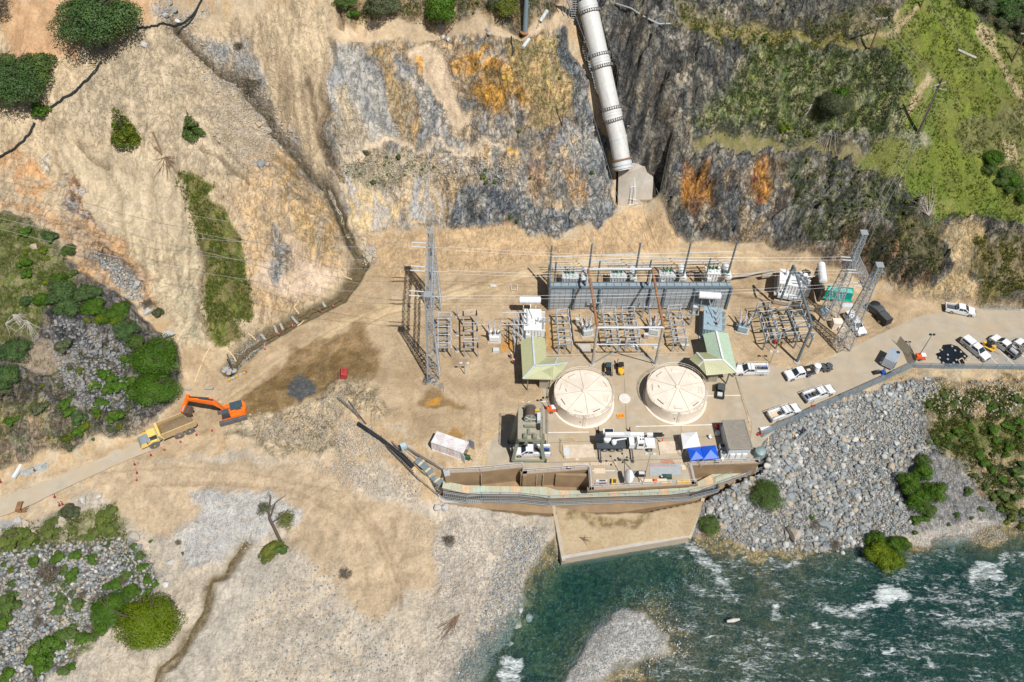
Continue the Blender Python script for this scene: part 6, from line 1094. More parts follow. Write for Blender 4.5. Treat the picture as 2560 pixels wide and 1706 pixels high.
for k in range(5):build(MB().add([(o_.x+.1,o_.y-.75+k*.36,o_.z-.75),(o_.x+.1,o_.y-.6+k*.36,o_.z-.75),(o_.x-.25,o_.y-.67+k*.36,o_.z-.7),(o_.x+.1,o_.y-.67+k*.36,o_.z-.62)],[(0,1,2),(0,2,3),(1,3,2),(0,3,1)]),'tooth',SIL,bkt)
# ---- loose buckets
def bucket(px,py,mt_,label,rz,s=1.0):
    g=G(px,py);T=thing('excavator_bucket',label,'bucket',(g.x,g.y,g.z+.1),rz);b=build(MB().yprism([(0,0),(1.3*s,0),(1.7*s,.5*s),(1.5*s,1.1*s),(.5*s,1.3*s),(.45*s,1.2*s),(1.35*s,1.0*s),(1.5*s,.5*s),(1.2*s,.12*s),(0,.1)],-.95*s,.95*s).box((.9*s,-.93*s,.5*s),(1.0*s,.05,.9*s)).box((.9*s,.93*s,.5*s),(1.0*s,.05,.9*s)),'shell',mt_,T)
    build(MB().box((1.0*s,-.25*s,1.35*s),(.5*s,.1,.45*s)).box((1.0*s,.25*s,1.35*s),(.5*s,.1,.45*s)),'mounting_ear',mt_,T)
    for k in range(5):build(MB().box((-.18,-.8*s+k*.4*s,.05),(.4,.12,.1)),'tooth',DGR,T)
bucket(848,940,mat('red_worn',(.38,.05,.045),.6,var=.25),'dark red excavator bucket lying in the wet mud',R(5));bucket(66,1272,mat('brown_bucket',(.28,.15,.07),.8,var=.3),'rusty brown excavator bucket on the road shoulder at the left edge',R(185),.85)
# ================================================================ station
N_=(1280-FPX*0,0)
def zat(px,py,Y):
    d=FW*FPX+RT*(px-1280)+UP*(853-py);t=Y/d[1];return H+d[2]*t
def post(base,top,z0=0.):b=V(*base,z0);return b,zat(*top,b.y)
def Z47(x,y):return (1350+x/4.706,580+y/4.706)
def Z39(x,y):return (1260+x/3.92,800+y/3.92)
def Z5B(x,y):return (1000+x/4.706,980+y/4.706)
def Z6B(x,y):return (1350+x/4.278,1050+y/4.278)
def Z4B(x,y):return (1830+x/4.355,560+y/4.355)
def Z3B(x,y):return (1000+x/3.92,560+y/3.92)
def pv(p,z=0):return V(p[0],p[1],z)
# ---- paved sheets
def slab(name,pts,z,mt_,th=.3):
    w_=[V(a,b,z)for a,b in pts];o=build(MB().prism([(p.x,p.y)for p in w_],z-th,z),name,mt_,None);o['kind']='structure';return o
YCON=mat('dusty_concrete',(.41,.355,.27),.9,var=.2,sc=.5,dirt=(.40,.295,.185),dirt_amt=.4,bump=.01);ASPH=mat('dusty_asphalt',(.39,.345,.275),.9,var=.2,sc=.45,dirt=(.42,.33,.22),dirt_amt=.45,bump=.01)
slab('concrete_yard',[Z39(430,365),Z39(1820,355),Z39(1850,400),Z39(2260,560),Z39(2400,1010),Z39(2330,1400),(1897,1158),(1729,1163),(1740,1210),(1474,1225),(1470,1173),(1307,1185),(1307,1169),(1210,1176),(1235,1090),(1360,1000),(1355,930)],.03,YCON)
slab('road_apron',[(1822,889),(1995,925),(2090,890),(2200,835),(2300,790),(2420,770),(2560,772),(2700,790),(2700,925),(2400,918),(2280,918),(2130,985),(1950,1065),(1908,1105),(1872,1155),(1880,1060)],.025,ASPH)
slab('parking_lot',q(6,1930,860,2100,760,2600,720,2600,970,2200,955,1990,900),.045,mat('parking_asphalt',(.30,.29,.265),.9,var=.12,sc=.4,dirt=(.45,.36,.25),dirt_amt=.35),.05)
LINE=mat('line_paint',(.72,.70,.64),.8,var=.2)
for x0,y0,x1,y1 in [(2100,860,2200,960),(2180,830,2300,950),(2260,790,2400,930),(2350,770,2480,900)]:
    a,b=[V(*p,.05)for p in q(6,x0,y0,x1,y1)];o=build(MB().beam(a+Vector((0,0,.003)),b+Vector((0,0,.003)),.12,.006),'parking_line',LINE,None);o['kind']='structure'
for x0,y0,x1,y1,l in [(1960,905,1985,895,'left'),(2045,905,2070,892,'second'),(2150,905,2175,893,'third'),(2235,910,2260,900,'right')]:
    a,b=[V(*p,.12)for p in q(6,x0,y0,x1,y1)];tagit(build(MB().beam(a,b,.2,.14),'wheel_stop',CONL,None),f'white concrete wheel stop in front of the parking bays, {l} one of four','wheel stop','wheel stops in the parking bays')

for i,(a,b)in enumerate([(Z39(1980,745),Z39(2320,740)),(Z39(1290,1045),Z39(2040,1028)),(Z39(400,1105),Z39(830,1100)),(Z5B(1400,120),Z5B(1750,110)),(Z6B(540,545),Z6B(800,545))]):
    o=build(MB().beam(pv(a,.036),pv(b,.036),.16,.006),'painted_line',LINE,None);o['kind']='structure'
JNT=mat('joint_dark',(.22,.18,.13),.9)
for i,(a,b)in enumerate([(Z39(450,1205),Z39(2130,1140)),(Z39(400,1400),Z39(1830,1360)),(Z39(1180,580),Z39(1200,1080)),(Z39(420,360),Z39(1820,322)),(Z39(2110,990),Z39(2400,1010)),(Z39(2270,560),Z39(2400,1010)),(Z39(1730,1010),Z39(1740,1120))]):
    o=build(MB().beam(pv(a,.034),pv(b,.034),.10,.008),'floor_joint',JNT,None);o['kind']='structure'
# ---- strips along two edges (road)
def strip(name,A,B,mt_,dz=.05,n=120,m=8,kind='structure'):
    def rs(P):
        w_=[G(*p)for p in P];L=[0]
        for i in range(1,len(w_)):L.append(L[-1]+(w_[i]-w_[i-1]).length)
        return [(np.interp(t*L[-1],L,[p.x for p in w_]),np.interp(t*L[-1],L,[p.y for p in w_]))for t in np.linspace(0,1,n)]
    a,b=rs(A),rs(B);X=np.array([[a[i][0]*(1-j/m)+b[i][0]*j/m for j in range(m+1)]for i in range(n)]);Y=np.array([[a[i][1]*(1-j/m)+b[i][1]*j/m for j in range(m+1)]for i in range(n)]);Z=hmap(X,Y)
    for _ in range(6):Z[1:-1]=(Z[:-2]+Z[1:-1]*2+Z[2:])/4
    zc=Z.mean(1,keepdims=True);Z=zc+(Z-zc)*.3+dz
    vs=[(X[i,j],Y[i,j],Z[i,j])for i in range(n)for j in range(m+1)];fs=[(i*(m+1)+j,(i+1)*(m+1)+j,(i+1)*(m+1)+j+1,i*(m+1)+j+1)for i in range(n-1)for j in range(m)]
    o=build(MB().add(vs,fs),name,mt_,None,smooth=True,kind=kind);return o,X,Y,Z
rA=[(-60,1240)]+q(7,0,232,330,128,700,0)+q(4,760,1520,960,1440);rB=[(-60,1330)]+q(7,0,440,250,345,560,190,950,20)+q(4,1130,1500,1080,1560)[:1]
ro,RXX,RYY,RZZ=strip('road',rA,rB,mat('pale_asphalt',(.42,.375,.30),.9,var=.15,sc=.5,dirt=(.44,.35,.235),dirt_amt=.6),.16)
vs=[];fs=[]
for i in range(0,RXX.shape[0]-34):
    d=Vector((RXX[i,1]-RXX[i,0],RYY[i,1]-RYY[i,0],0)).normalized();
    for k in (.35,.52):vs.append((RXX[i,0]+d.x*k,RYY[i,0]+d.y*k,RZZ[i,0]+.02))
fs=[(2*i,2*i+1,2*i+3,2*i+2)for i in range(len(vs)//2-1)];o=build(MB().add(vs,fs),'road_edge_line',mat('faded_line',(.62,.55,.42),.8,var=.2),None);o['kind']='structure'
# ---- creek water
def water_strip(name,pts,wd,dz,mt_):
    w_=[G(*p)for p in pts];vs=[];
    P_=[]
    for i in range(len(w_)-1):
        for k in range(8):P_.append(w_[i].lerp(w_[i+1],k/8))
    for i,p in enumerate(P_):
        d=(P_[min(i+1,len(P_)-1)]-P_[max(i-1,0)]);d.z=0;d.normalize();nrm=Vector((-d.y,d.x,0));z=gh(p.x,p.y)+dz
        vs+=[tuple(p+nrm*wd+Vector((0,0,z-p.z))),tuple(p-nrm*wd+Vector((0,0,z-p.z)))]
    o=build(MB().add(vs,[(2*i,2*i+1,2*i+3,2*i+2)for i in range(len(P_)-1)]),name,mt_,None,smooth=True);o['kind']='structure'
m,t,o=nodes('creek_water');b=nd(t,'ShaderNodeBsdfPrincipled');ge=nd(t,'ShaderNodeNewGeometry');x=nd(t,'ShaderNodeTexNoise',ins={'Scale':2.2,'Detail':5,'Roughness':.7,'Distortion':1.5});lk(t,ge.outputs['Position'],x.inputs['Vector'])
lk(t,ramp(t,x.outputs['Fac'],[(.35,(.06,.045,.02)),(.55,(.15,.11,.055)),(.7,(.30,.26,.18))]),b.inputs['Base Color']);b.inputs['Roughness'].default_value=.15;bb=nd(t,'ShaderNodeBump',ins={'Strength':1,'Distance':.12});lk(t,x.outputs['Fac'],bb.inputs['Height']);lk(t,bb.outputs[0],b.inputs['Normal']);lk(t,b.outputs[0],o.inputs[0]);CRK=m
water_strip('creek_water',DITCH,.95,.22,CRK);water_strip('creek_water',STREAM[-6:],.38,.16,CRK);water_strip('creek_water',S3,.3,.12,CRK)
m,t,o=nodes('riprap_lining');
lin=sample_poly(q(4,1800,740,1820,790,1680,900,1580,980,1540,960,1640,860),900,301);scatter('ditch_stones',PEBS,lin,np.full(len(lin),.28),RKB,302)
# ---- round tanks
def tank(cx,cy,r,h,label,rot0):
    T=thing('round_tank',label,'tank',(cx,cy,0),0,'round cream generator housings')
    build(MB().lathe([(r+.35,0),(r+.35,.12),(r+.02,.14),(r,.2),(r,h),(r-.1,h+.02)],(0,0,0.03),72,cap=False),'wall',CRM,T,smooth=True)
    build(MB().lathe([(r-.02,h+.05),(r*.5,h+.42),(.3,h+.75)],(0,0,0),72),'roof',CRM,T);build(MB().lathe([(.42,h+.7),(.42,h+.98),(.1,h+1.02)],(0,0,0),16),'hub',CRM,T)
    RB_=mat('seam_shade',(.50,.44,.37),.6)
    for k in range(8):a=rot0+k*math.pi/4;c,s=math.cos(a),math.sin(a);build(MB().beam((c*.5,s*.5,h+.80),(c*(r-.05),s*(r-.05),h+.09),.07,.05),'roof_seam',RB_,T)
    for k in range(8):
        a=rot0+math.pi/8+k*math.pi/4;c,s=math.cos(a),math.sin(a);p=Vector((c*r*.80,s*r*.80,h+.22));t_=Vector((-s,c,0));n_=Vector((c,s,0));
        hh=build(MB().box(p-n_*.28+Vector((0,0,.06)),(.6,1.5,.10),a),'roof_hatch',CRM,T);build(MB().box(p+n_*.08,(.09,1.5,.14),a),'hatch_lip',RB_ if k%2 else DGR,hh)
    build(MB().box((-.6*r,.05*r,h+.40),(.08,.6,.3),.3),'roof_vane',RB_,T)
    m=MB();n=40;P_=[(math.cos(2*math.pi*k/n)*(r+.05),math.sin(2*math.pi*k/n)*(r+.05))for k in range(n)]
    for z in (h+.55,h+1.05):m.tube([(x,y,z)for x,y in P_+P_[:1]],.035,4,cap=False)
    for x,y in P_[::2]:m.tube([(x,y,h),(x,y,h+1.08)],.03,4)
    build(m,'railing',CRM,T,fixn=False)
    m=MB();[m.tube([(x_,-r-.12,.2),(x_,-r-.12,h+1.0)],.03,4)for x_ in (-.2,.2)];[m.beam((-.2,-r-.12,z),(.2,-r-.12,z),.03)for z in np.arange(.4,h+.9,.3)];build(m,'ladder',CRM,T)
    build(MB().box((.0,-r-.05,h*.55),(.34,.04,.5)),'number_plate',WHT,T);build(MB().box((-.8,-r+.02,h*.55),(.28,.06,.05)).box((-.68,-r+.02,h*.45),(.06,.06,.25)),'number_marking',BLK,T)
    return T
for (x0,x1,yc,lb,a0)in [(493,1075,722,'left one of two big round cream tanks, beside the crane truck cab end',.12),(1400,1990,684,'right one of two big round cream tanks, next to the black buggy',.35)]:
    h=2.9;c=pv(Z39((x0+x1)/2,yc),h);r=(pv(Z39(x1,yc),h)-pv(Z39(x0,yc),h)).length/2;tank(c.x,c.y,r,h,lb,a0)
c=pv(Z39(1180,775));o=build(MB().lathe([(1.1,0),(1.1,.2),(1.0,.26),(.05,.27)],(0,0,0),32),'manhole_cover',mat('white_cover',(.66,.64,.60),.6,var=.12,dirt=(.4,.38,.35),dirt_amt=.2),None);o.location=(c.x,c.y,.03);tagit(o,'round white concrete cover on the ground between the two round tanks','cover')
c=pv(Z39(1143,942),.2);T=thing('lifting_frame','small yellow orange steel frame lying between the round tanks','frame',(c.x,c.y,.03),.2);[build(MB().beam((x0_,y0_,.2),(x1_,y1_,.2),.12),'rail',YEL_,T)for x0_,y0_,x1_,y1_ in ((-.6,-.4,.6,-.4),(-.6,.4,.6,.4),(-.6,-.4,-.6,.4),(.6,-.4,.6,.4),(0,-.4,0,.4))];build(MB().box((0,0,.1),(1,.7,.08)),'tray',ORN,T)
# ---- green roofed shelters (L-shaped hip roofs)
def shelter(label,pts,faces,ridges,posts,zE,zR,wallpoly):
    c=pv(Z39(*pts['D'][:2]),zR);T=thing('shelter',label,'shelter',(c.x,c.y,0),0,'green roofed shelters')
    P_={k:pv(Z39(v[0],v[1]),zR if v[2]else zE)for k,v in pts.items()}
    for keys,mt_,nr,key2 in faces:
        m=MB();pp=[P_[k]for k in keys];up_=(pp[1]-pp[0]).cross(pp[2]-pp[0]);up_=up_ if up_.z>0 else-up_;up_.normalize();m.add([p+up_*.04 for p in pp]+[p-up_*.06 for p in pp],[tuple(range(len(pp))),tuple(range(len(pp),2*len(pp)))[::-1]]+[(i,(i+1)%len(pp),len(pp)+(i+1)%len(pp),len(pp)+i)for i in range(len(pp))]);o=build(m,'roof_panel',mt_,T,world=True)

        a,b=P_[key2[0]],P_[key2[1]];c_,d_=P_[key2[2]],P_[key2[3]];sm_=MB()
        for k in range(1,nr):u=k/nr;sm_.beam(a.lerp(b,u)+up_*.07,c_.lerp(d_,u)+up_*.07,.05,.05)
        build(sm_,'roof_seams',mt_,T,world=True,kind='stuff')
    for a,b in ridges:build(MB().beam(P_[a]+Vector((0,0,.1)),P_[b]+Vector((0,0,.1)),.34,.08),'ridge_cap',TRIM if 'left' in label else WHT,T,world=True)
    for x,y in posts:b=pv(Z39(x,y));build(MB().beam((b.x,b.y,0),(b.x,b.y,zE),.22),'post',STB,T,world=True)
    if wallpoly:
        w_=[pv(Z39(*p))for p in wallpoly];build(MB().prism([(p.x,p.y)for p in w_],.03,zE-1.2),'cabinet',mat('cabinet_tan',(.36,.33,.26),.7,var=.1),T,world=True)
    return T
shelter('green roofed shelter at the left, with pale blue ridge trim, left of the round tanks',{'A':(280,160,1),'B':(163,205,0),'C':(400,182,0),'D':(300,453,1),'E':(185,580,0),'F':(490,588,0),'G':(497,443,1),'I':(415,372,0),'J':(527,372,0),'K':(625,424,0),'L':(560,510,0)},
    [(('B','A','D','E'),GRNR,22,('A','D','B','E')),(('A','C','I','D'),GRNR,12,('A','D','C','I')),(('D','I','J','G'),GRNR,8,('D','G','I','J')),(('G','J','K'),GRNR,5,('G','G','J','K')),(('G','K','L'),GRNR,5,('G','G','K','L')),(('D','G','L','F','E'),GRNR,18,('D','G','E','F'))],[('A','D'),('D','E'),('D','G'),('G','J'),('G','K')],[(228,690),(440,680),(200,250),(395,260)],4.3,5.5,[(345,672),(430,678),(425,590),(345,585)])
shelter('mint and khaki roofed shelter with white ridge trim, right of the round tanks',{'A':(2080,112,1),'B':(1950,142,0),'C':(2195,132,0),'D':(2147,392,1),'E':(2285,518,0),'F':(1985,545,0),'G':(1958,398,1),'I':(1992,322,0),'J':(1888,322,0),'K':(1818,385,0),'L':(1905,455,0)},
    [(('A','B','I','D'),MINT,12,('A','D','B','I')),(('A','C','E','D'),MINT,22,('A','D','C','E')),(('D','I','J','G'),GRNR,8,('D','G','I','J')),(('G','J','K'),GRNR,5,('G','G','J','K')),(('G','K','L'),GRNR,5,('G','G','K','L')),(('D','E','F','L','G'),GRNR,18,('D','G','E','F'))],[('A','D'),('D','E'),('D','G'),('G','J'),('G','L')],[(2175,625),(1990,610),(2240,560)],4.3,5.6,[(1985,610),(2080,612),(2085,530),(1995,528)])
# ---- steel poles with bus pipes
PT=[(149,165),(611,148),(1182,132),(1770,128),(2310,112)];PB=[(100,700),(548,690),(1085,690),(1645,680),(2165,650)]
T=thing('bus_support_structure','row of five blue grey steel poles carrying white bus pipes behind the blast wall','bus structure',tuple(pv(Z47(*PB[2]))))
PW=[]
for tp,bp in zip(PT,PB):
    b,z=post(Z47(*bp),Z47(*tp));PW.append((b,z));p_=build(MB().tube([b,(b.x,b.y,z)],[.24,.17],12),'steel_pole',STB,T,world=True,smooth=True)
for (x0,y0,x1,y1,z,r)in [(128,290,2335,232,6.4,.09),(100,352,2265,298,4.9,.07),(140,380,2270,328,4.9,.07),(138,408,2262,357,4.9,.07),(138,436,2210,390,4.9,.07),(575,330,2330,268+32,5.2,.05),(150,460,1290,440,4.4,.06)]:build(MB().tube([pv(Z47(x0,y0),z),pv(Z47(x1,y1),z)],r,8),'bus_pipe',LGT,T,world=True)
for (b,z)in PW:
    for k in range(4):p_=Vector((b.x-.3,b.y,4.6));build(MB().beam((b.x-.7,b.y-1.3+k*.75,4.75),(b.x+.1,b.y-1.3+k*.75,4.75),.1),'insulator_arm',GPOR if k%2 else DGR,T,world=True)
for tp,bp in [((187,355),(165,670)),((700,345),(660,700)),((1303,333),(1240,690)),((1997,312),(1925,620)),((572,445),(550,720)),((1318,438),(1268,715))]:
    b,z=post(Z47(*bp),Z47(*tp));build(MB().tube([b,(b.x,b.y,z)],.17,10),'short_post',STB if tp[0]not in (572,1318)else LGT,T,world=True,smooth=True)
# ---- gantry frame with rusty beams
g1,h1=post(Z39(865,440),Z39(916,88));g2,h2=post(Z39(1480,438),Z39(1573,60));zt=(h1+h2)/2
T=thing('strain_gantry','portal frame with two long rust brown beams over the switchgear and white braces','gantry',(g1.x,g1.y,0))
for b in (g1,g2):build(MB().tube([b,(b.x,b.y,zt)],.27,12),'front_post',mat('weathered_white',(.48,.46,.42),.6,var=.15,dirt=(.3,.2,.12),dirt_amt=.25),T,world=True,smooth=True)
r1,r2=pv(Z47(570,440),zt),pv(Z47(1320,436),zt)
for a,b in ((g1,r1),(g2,r2)):build(MB().tube([(a.x,a.y,zt),b],.26,12),'rusty_beam',RUS,T,world=True,smooth=True);build(MB().tube([(b.x,b.y,0),b],.24,10),'rear_post',LGT,T,world=True,smooth=True)
build(MB().tube([(g1.x,g1.y,zt),(g2.x,g2.y,zt)],.2,10),'top_beam',LGT,T,world=True,smooth=True);build(MB().tube([r1,r2],.24,10),'rear_beam',LGT,T,world=True,smooth=True)
zl=zat(*Z39(915,243),g1.y);build(MB().tube([(g1.x,g1.y,zl),(g2.x,g2.y,zl)],.11,8),'lower_beam',LGT,T,world=True);mid=Vector(((g1.x+g2.x)/2,(g1.y+g2.y)/2,zl))
for b in (g1,g2):build(MB().tube([mid,(b.x,b.y,.4)],.10,8),'brace',STL,T,world=True)
build(MB().box(mid,(.9,.3,.25)),'gusset',STL,T,world=True)
for b in (g1,g2):build(MB().lathe([(.6,0),(.6,.15)],(b.x,b.y,0.03),14),'footing',CONL,T,world=True)

aT=pv(Z4B(670,455),9.5);f0,hf=post(Z4B(705,1505),Z4B(893,1105));T=thing('a_frame_gantry','blue grey steel A frame with one leg standing by the road above the parked trucks','gantry',(f0.x,f0.y,0))
build(MB().tube([f0,(f0.x,f0.y,hf)],.27,12),'front_post',STB,T,world=True,smooth=True);apex=pv(Z4B(668,452),hf);build(MB().tube([(f0.x,f0.y,hf),apex],.25,12),'long_beam',STB,T,world=True,smooth=True);lb_,_=post(Z4B(505,895),Z4B(668,452));build(MB().tube([(apex.x,apex.y,0),apex],.24,12),'rear_post',STB,T,world=True,smooth=True);build(MB().lathe([(.6,0),(.6,.2)],(f0.x,f0.y,0),14),'footing',CONL,T,world=True)
# ---- blast wall
wl,hl=post(Z47(100,905),Z47(118,700));wr,hr=post(Z47(2180,900),Z47(2268,612));hw=(hl+hr)/2
T=thing('blast_wall','long blue grey panelled fire wall in front of the row of transformers','wall',(wl.x,wl.y,0));d=(wr-wl);Lw=d.length;d.normalize();nrm=Vector((d.y,-d.x,0));rzw=math.atan2(d.y,d.x)
PAN=mat('wall_panel_grey',(.33,.375,.41),.55,.1,var=.2,sc=.7,dirt=(.33,.29,.24),dirt_amt=.2);FRM=mat('wall_frame_blue',(.13,.185,.225),.5,.1,var=.15)
nc_,nr_=34,6;pw,ph=Lw/nc_,(hw-.3)/nr_;pme=None
for i in range(nc_):
    for j in range(nr_):
        c=wl+d*(i+.5)*pw+Vector((0,0,.3+(j+.5)*ph))
        if pme is None:o=build(MB().box((0,0,0),(pw-.14,.10,ph-.14)),'panel',PAN,T);pme=o.data
        else:o=shared('panel',pme,T)
        o.location=c-T.location;o.rotation_euler=(0,0,rzw)
m=MB()
for i in range(nc_+1):a=wl+d*i*pw;m.beam(a+nrm*.07,a+nrm*.07+Vector((0,0,hw)),.09,.16)
build(m,'uprights',mat('frame_light',(.40,.44,.47),.5),T,world=True,kind='stuff');m=MB()
for j in range(nr_+1):m.beam(wl+nrm*.05+Vector((0,0,.3+j*ph)),wr+nrm*.05+Vector((0,0,.3+j*ph)),.10,.10)
build(m,'rails',mat('frame_light',(.40,.44,.47),.5),T,world=True,kind='stuff')
for fx in (.0,.135,.275,.555,.635,.80,1.0):a=wl+d*Lw*fx+nrm*.3;build(MB().beam(a,a+Vector((0,0,hw+.15)),.38,.30),'column',FRM,T,world=True)
for fx in (.275,.555,.80):a=wl+d*Lw*fx;build(MB().beam(a+nrm*.3+Vector((0,0,hw)),a+nrm*1.6,.2,.2),'raking_brace',FRM,T,world=True)
build(MB().beam(wl+Vector((0,0,hw+.1)),wr+Vector((0,0,hw+.1)),.5,.25),'top_beam',FRM,T,world=True);build(MB().beam(wl-nrm*.9+Vector((0,0,hw-.1)),wr-nrm*.9+Vector((0,0,hw-.1)),.9,.12),'top_walkway',PAN,T,world=True);build(MB().beam(wl-nrm*1.4+Vector((0,0,hw+.0)),wr-nrm*1.4+Vector((0,0,hw+.0)),.12,.3),'edge_beam',FRM,T,world=True)
for k in range(24):a=wl+d*Lw*(k+.5)/24+Vector((0,0,hw+.02));build(MB().beam(a-nrm*1.4,a,.08,.12),'walkway_rib',FRM,T,world=True)
build(MB().beam(wl+d*.1+Vector((0,0,hw*.5)),wl+d*.1-nrm*6.5+Vector((0,0,hw*.5)),.25,hw,),'end_wall',FRM,T,world=True)
# ---- transformers
def bushing(mb,p,h,r,lean=(0,0)):
    n=7;pts=[];rs=[]
    for k in range(n):
        for e in (0,1):t_=(k+e*.5)/n;pts.append((p[0]+lean[0]*t_,p[1]+lean[1]*t_,p[2]+h*t_));rs.append(r*(1.0-.45*t_)*(1 if e==0 else .62))
    pts.append((p[0]+lean[0],p[1]+lean[1],p[2]+h));rs.append(r*.3);mb.tube(pts,rs,8);return mb
TG=mat('transformer_grey',(.50,.54,.56),.5,var=.12,sc=1.2,dirt=(.32,.27,.2),dirt_amt=.12);TW=mat('transformer_white',(.72,.73,.73),.45,var=.06)
def transformer(x,y,rz,label,L,Wd,Hh,mt_,cons=None,bush=((-.9,.3),(0,.3),(.9,.3)),bm=GPOR,grp=None,fans=0,rad=True,bh=1.5):
    T=thing('power_transformer',label,'transformer',(x,y,0),rz,grp);build(MB().box((0,0,.15),(L+1,Wd+1,.3)),'pad',CONL,T);build(MB().box((0,0,.3+Hh/2),(L,Wd,Hh)),'main_tank',mt_,T);build(MB().box((0,0,.32+Hh),(L+.2,Wd+.2,.10)),'lid',mt_,T)
    for s in (-1,1):
        for k in range(int(L/.6)):build(MB().box((-L/2+.35+k*.6,s*(Wd/2+.08),.3+Hh/2),(.12,.16,Hh*.9)),'stiffener',mt_,T)
    if rad:
        for k in range(4):
            r_=build(MB().box((L/2+.5,-Wd/2+.3+k*(Wd-.6)/3,.3+Hh*.5),(.8,.22,Hh*.8)),'radiator',mt_,T)
    for k in range(fans):build(MB().lathe([(.42,0),(.42,.12),(.12,.14)],(-L/2+.7+k*1.1,-Wd/2-.6,.8),12),'fan',LGT,T);build(MB().box((-L/2+.7+k*1.1,-Wd/2-.6,.45),(.95,.9,.8)),'cooler',mt_,T)
    for bx,by in bush:m=MB();m.lathe([(.28,0),(.28,.3)],(bx,by,.37+Hh),10);bushing(m,(bx,by,.6+Hh),bh,.2,(bx*.15,.1));build(m,'bushing',bm,T)
    build(MB().lathe([(.3,0),(.3,.35)],(-L*.2,-Wd*.25,.37+Hh),12).box((L*.28,-Wd*.2,.55+Hh),(.6,.5,.4)).tube([(-L*.4,-Wd*.3,.45+Hh),(L*.4,-Wd*.35,.5+Hh)],.08,6).box((-L*.3,Wd*.25,.5+Hh),(.5,.5,.3)),'lid_fittings',mt_,T)
    build(MB().box((-L*.3,-Wd/2-.35,1.2),(.7,.4,1.2)),'control_cabinet',mt_,T)
    if cons:
        (ax,ay,az),(bx,by,bz),r=cons;a=Vector((ax,ay,az));b=Vector((bx,by,bz));dd=(b-a).normalized();c=build(MB().tube([a-dd*.12,a,b,b+dd*.12],[r*.7,r,r,r*.7],20),'conservator',TW,T,smooth=True)
        for u in (.3,.7):p=a.lerp(b,u);build(MB().tube([p-dd*.03,p+dd*.03],r*1.02,20),'strap',TG,c)
        for u in (.2,.8):p=a.lerp(b,u);build(MB().tube([(p.x,p.y,0.3),(p.x,p.y,p.z-r*.9)],.1,6),'support',mt_,T)
        build(MB().tube([a.lerp(b,.5)-Vector((0,0,r)),(0,0,.5+Hh)],.09,6),'oil_pipe',mt_,T)
    return T
for (x,y,cx0,cy0,cx1,cy1,lb,wd)in [(345,645,525,440,520,585,'first grey transformer from the left behind the blast wall',3.4),(905,635,1080,425,1100,580,'second grey transformer from the left behind the blast wall',3.4),(1480,620,1655,405,1683,565,'third grey transformer from the left behind the blast wall, between the rusty beam and drum',3.4),(2020,590,2178,395,2215,550,'fourth grey transformer behind the blast wall, nearest the right end',3.4)]:
    b=pv(Z47(x,y));zc=3.3;a_,c_=pv(Z47(cx0,cy0),zc),pv(Z47(cx1,cy1),zc)
    transformer(b.x,b.y+.6,0,lb,3.2,2.0,2.5,TG if lb[:3]!='fou' else TW,((a_.x-b.x,a_.y-b.y-.6,zc),(c_.x-b.x,c_.y-b.y-.6,zc+.2),.74),bush=((-.9,.4),(-.2,.4),(.6,.5)),grp='transformers behind the blast wall',rad=True)

b=pv((850+1315/2.736,570+690/2.736));zc=5.2;a_,c_=pv(q(5,1228,492)[0],zc),pv(q(5,1370,492)[0],zc)
transformer(b.x,b.y,0,'tall white transformer behind the left shelter with a white drum on top',3.2,5.4,2.4,TW,((a_.x-b.x,a_.y-b.y,zc),(c_.x-b.x,c_.y-b.y,zc),.72),bush=((-1.1,-1.6),(-1.1,-.3),(-1.1,1.0)),bm=GYP,bh=1.7)
b=pv(q(6,205,690)[0]);a_,c_=pv(q(6,112,468)[0],zc),pv(q(6,255,462)[0],zc)
transformer(b.x,b.y,R(-8),'blue grey transformer behind the right mint roofed shelter with a white drum on top',3.4,6.0,2.7,mat('transformer_blue',(.30,.40,.46),.45,var=.15),((a_.x-b.x,a_.y-b.y,zc),(c_.x-b.x,c_.y-b.y,zc),.74),bush=((.9,-1.8),(.8,-.4),(.7,1.2)),bm=GYP,bh=2.0)
b=pv(q(6,750,420)[0]);zc=4.6;a_,c_=pv(q(6,965,250)[0],zc),pv(q(6,980,365)[0],zc);ca,sa=math.cos(R(-12)),math.sin(R(-12))
def l2(p):x,y=p.x-b.x,p.y-b.y;return (x*ca+y*sa,-x*sa+y*ca,p.z)
transformer(b.x,b.y,R(-12),'largest white transformer at the right, with rows of coolers and a tall drum',5.4,4.2,2.9,TW,(l2(a_),l2(c_),.82),bush=((-1.6,.6),(0,.8),(1.6,1.0)),bm=GYP,fans=4,rad=True,bh=2.0)
for k,(x,y,x1,y1)in enumerate([(640,500,960,560),(650,318,560,330)]):a_,c_=[V(*p,.4)for p in q(6,x,y,x1,y1)];tagit(build(MB().beam(a_,c_,.4,.9),'fire_wall',CON,None),['low concrete wall in front of the largest white transformer','low concrete wall left of the largest white transformer'][k],'wall')
a_=V(*q(6,945,500)[0],0);tagit(build(MB().beam(a_,a_+Vector((.0,6.5,0)),.45,.45).beam((a_.x,a_.y,0),(a_.x,a_.y,4.2),.5).beam((a_.x,a_.y+.5,2.1),(a_.x,a_.y+6,2.1),.35,4.2),'fire_wall',mat('dark_stained_concrete',(.16,.14,.11),.9),None),'dark tall concrete wall right of the largest white transformer','wall')
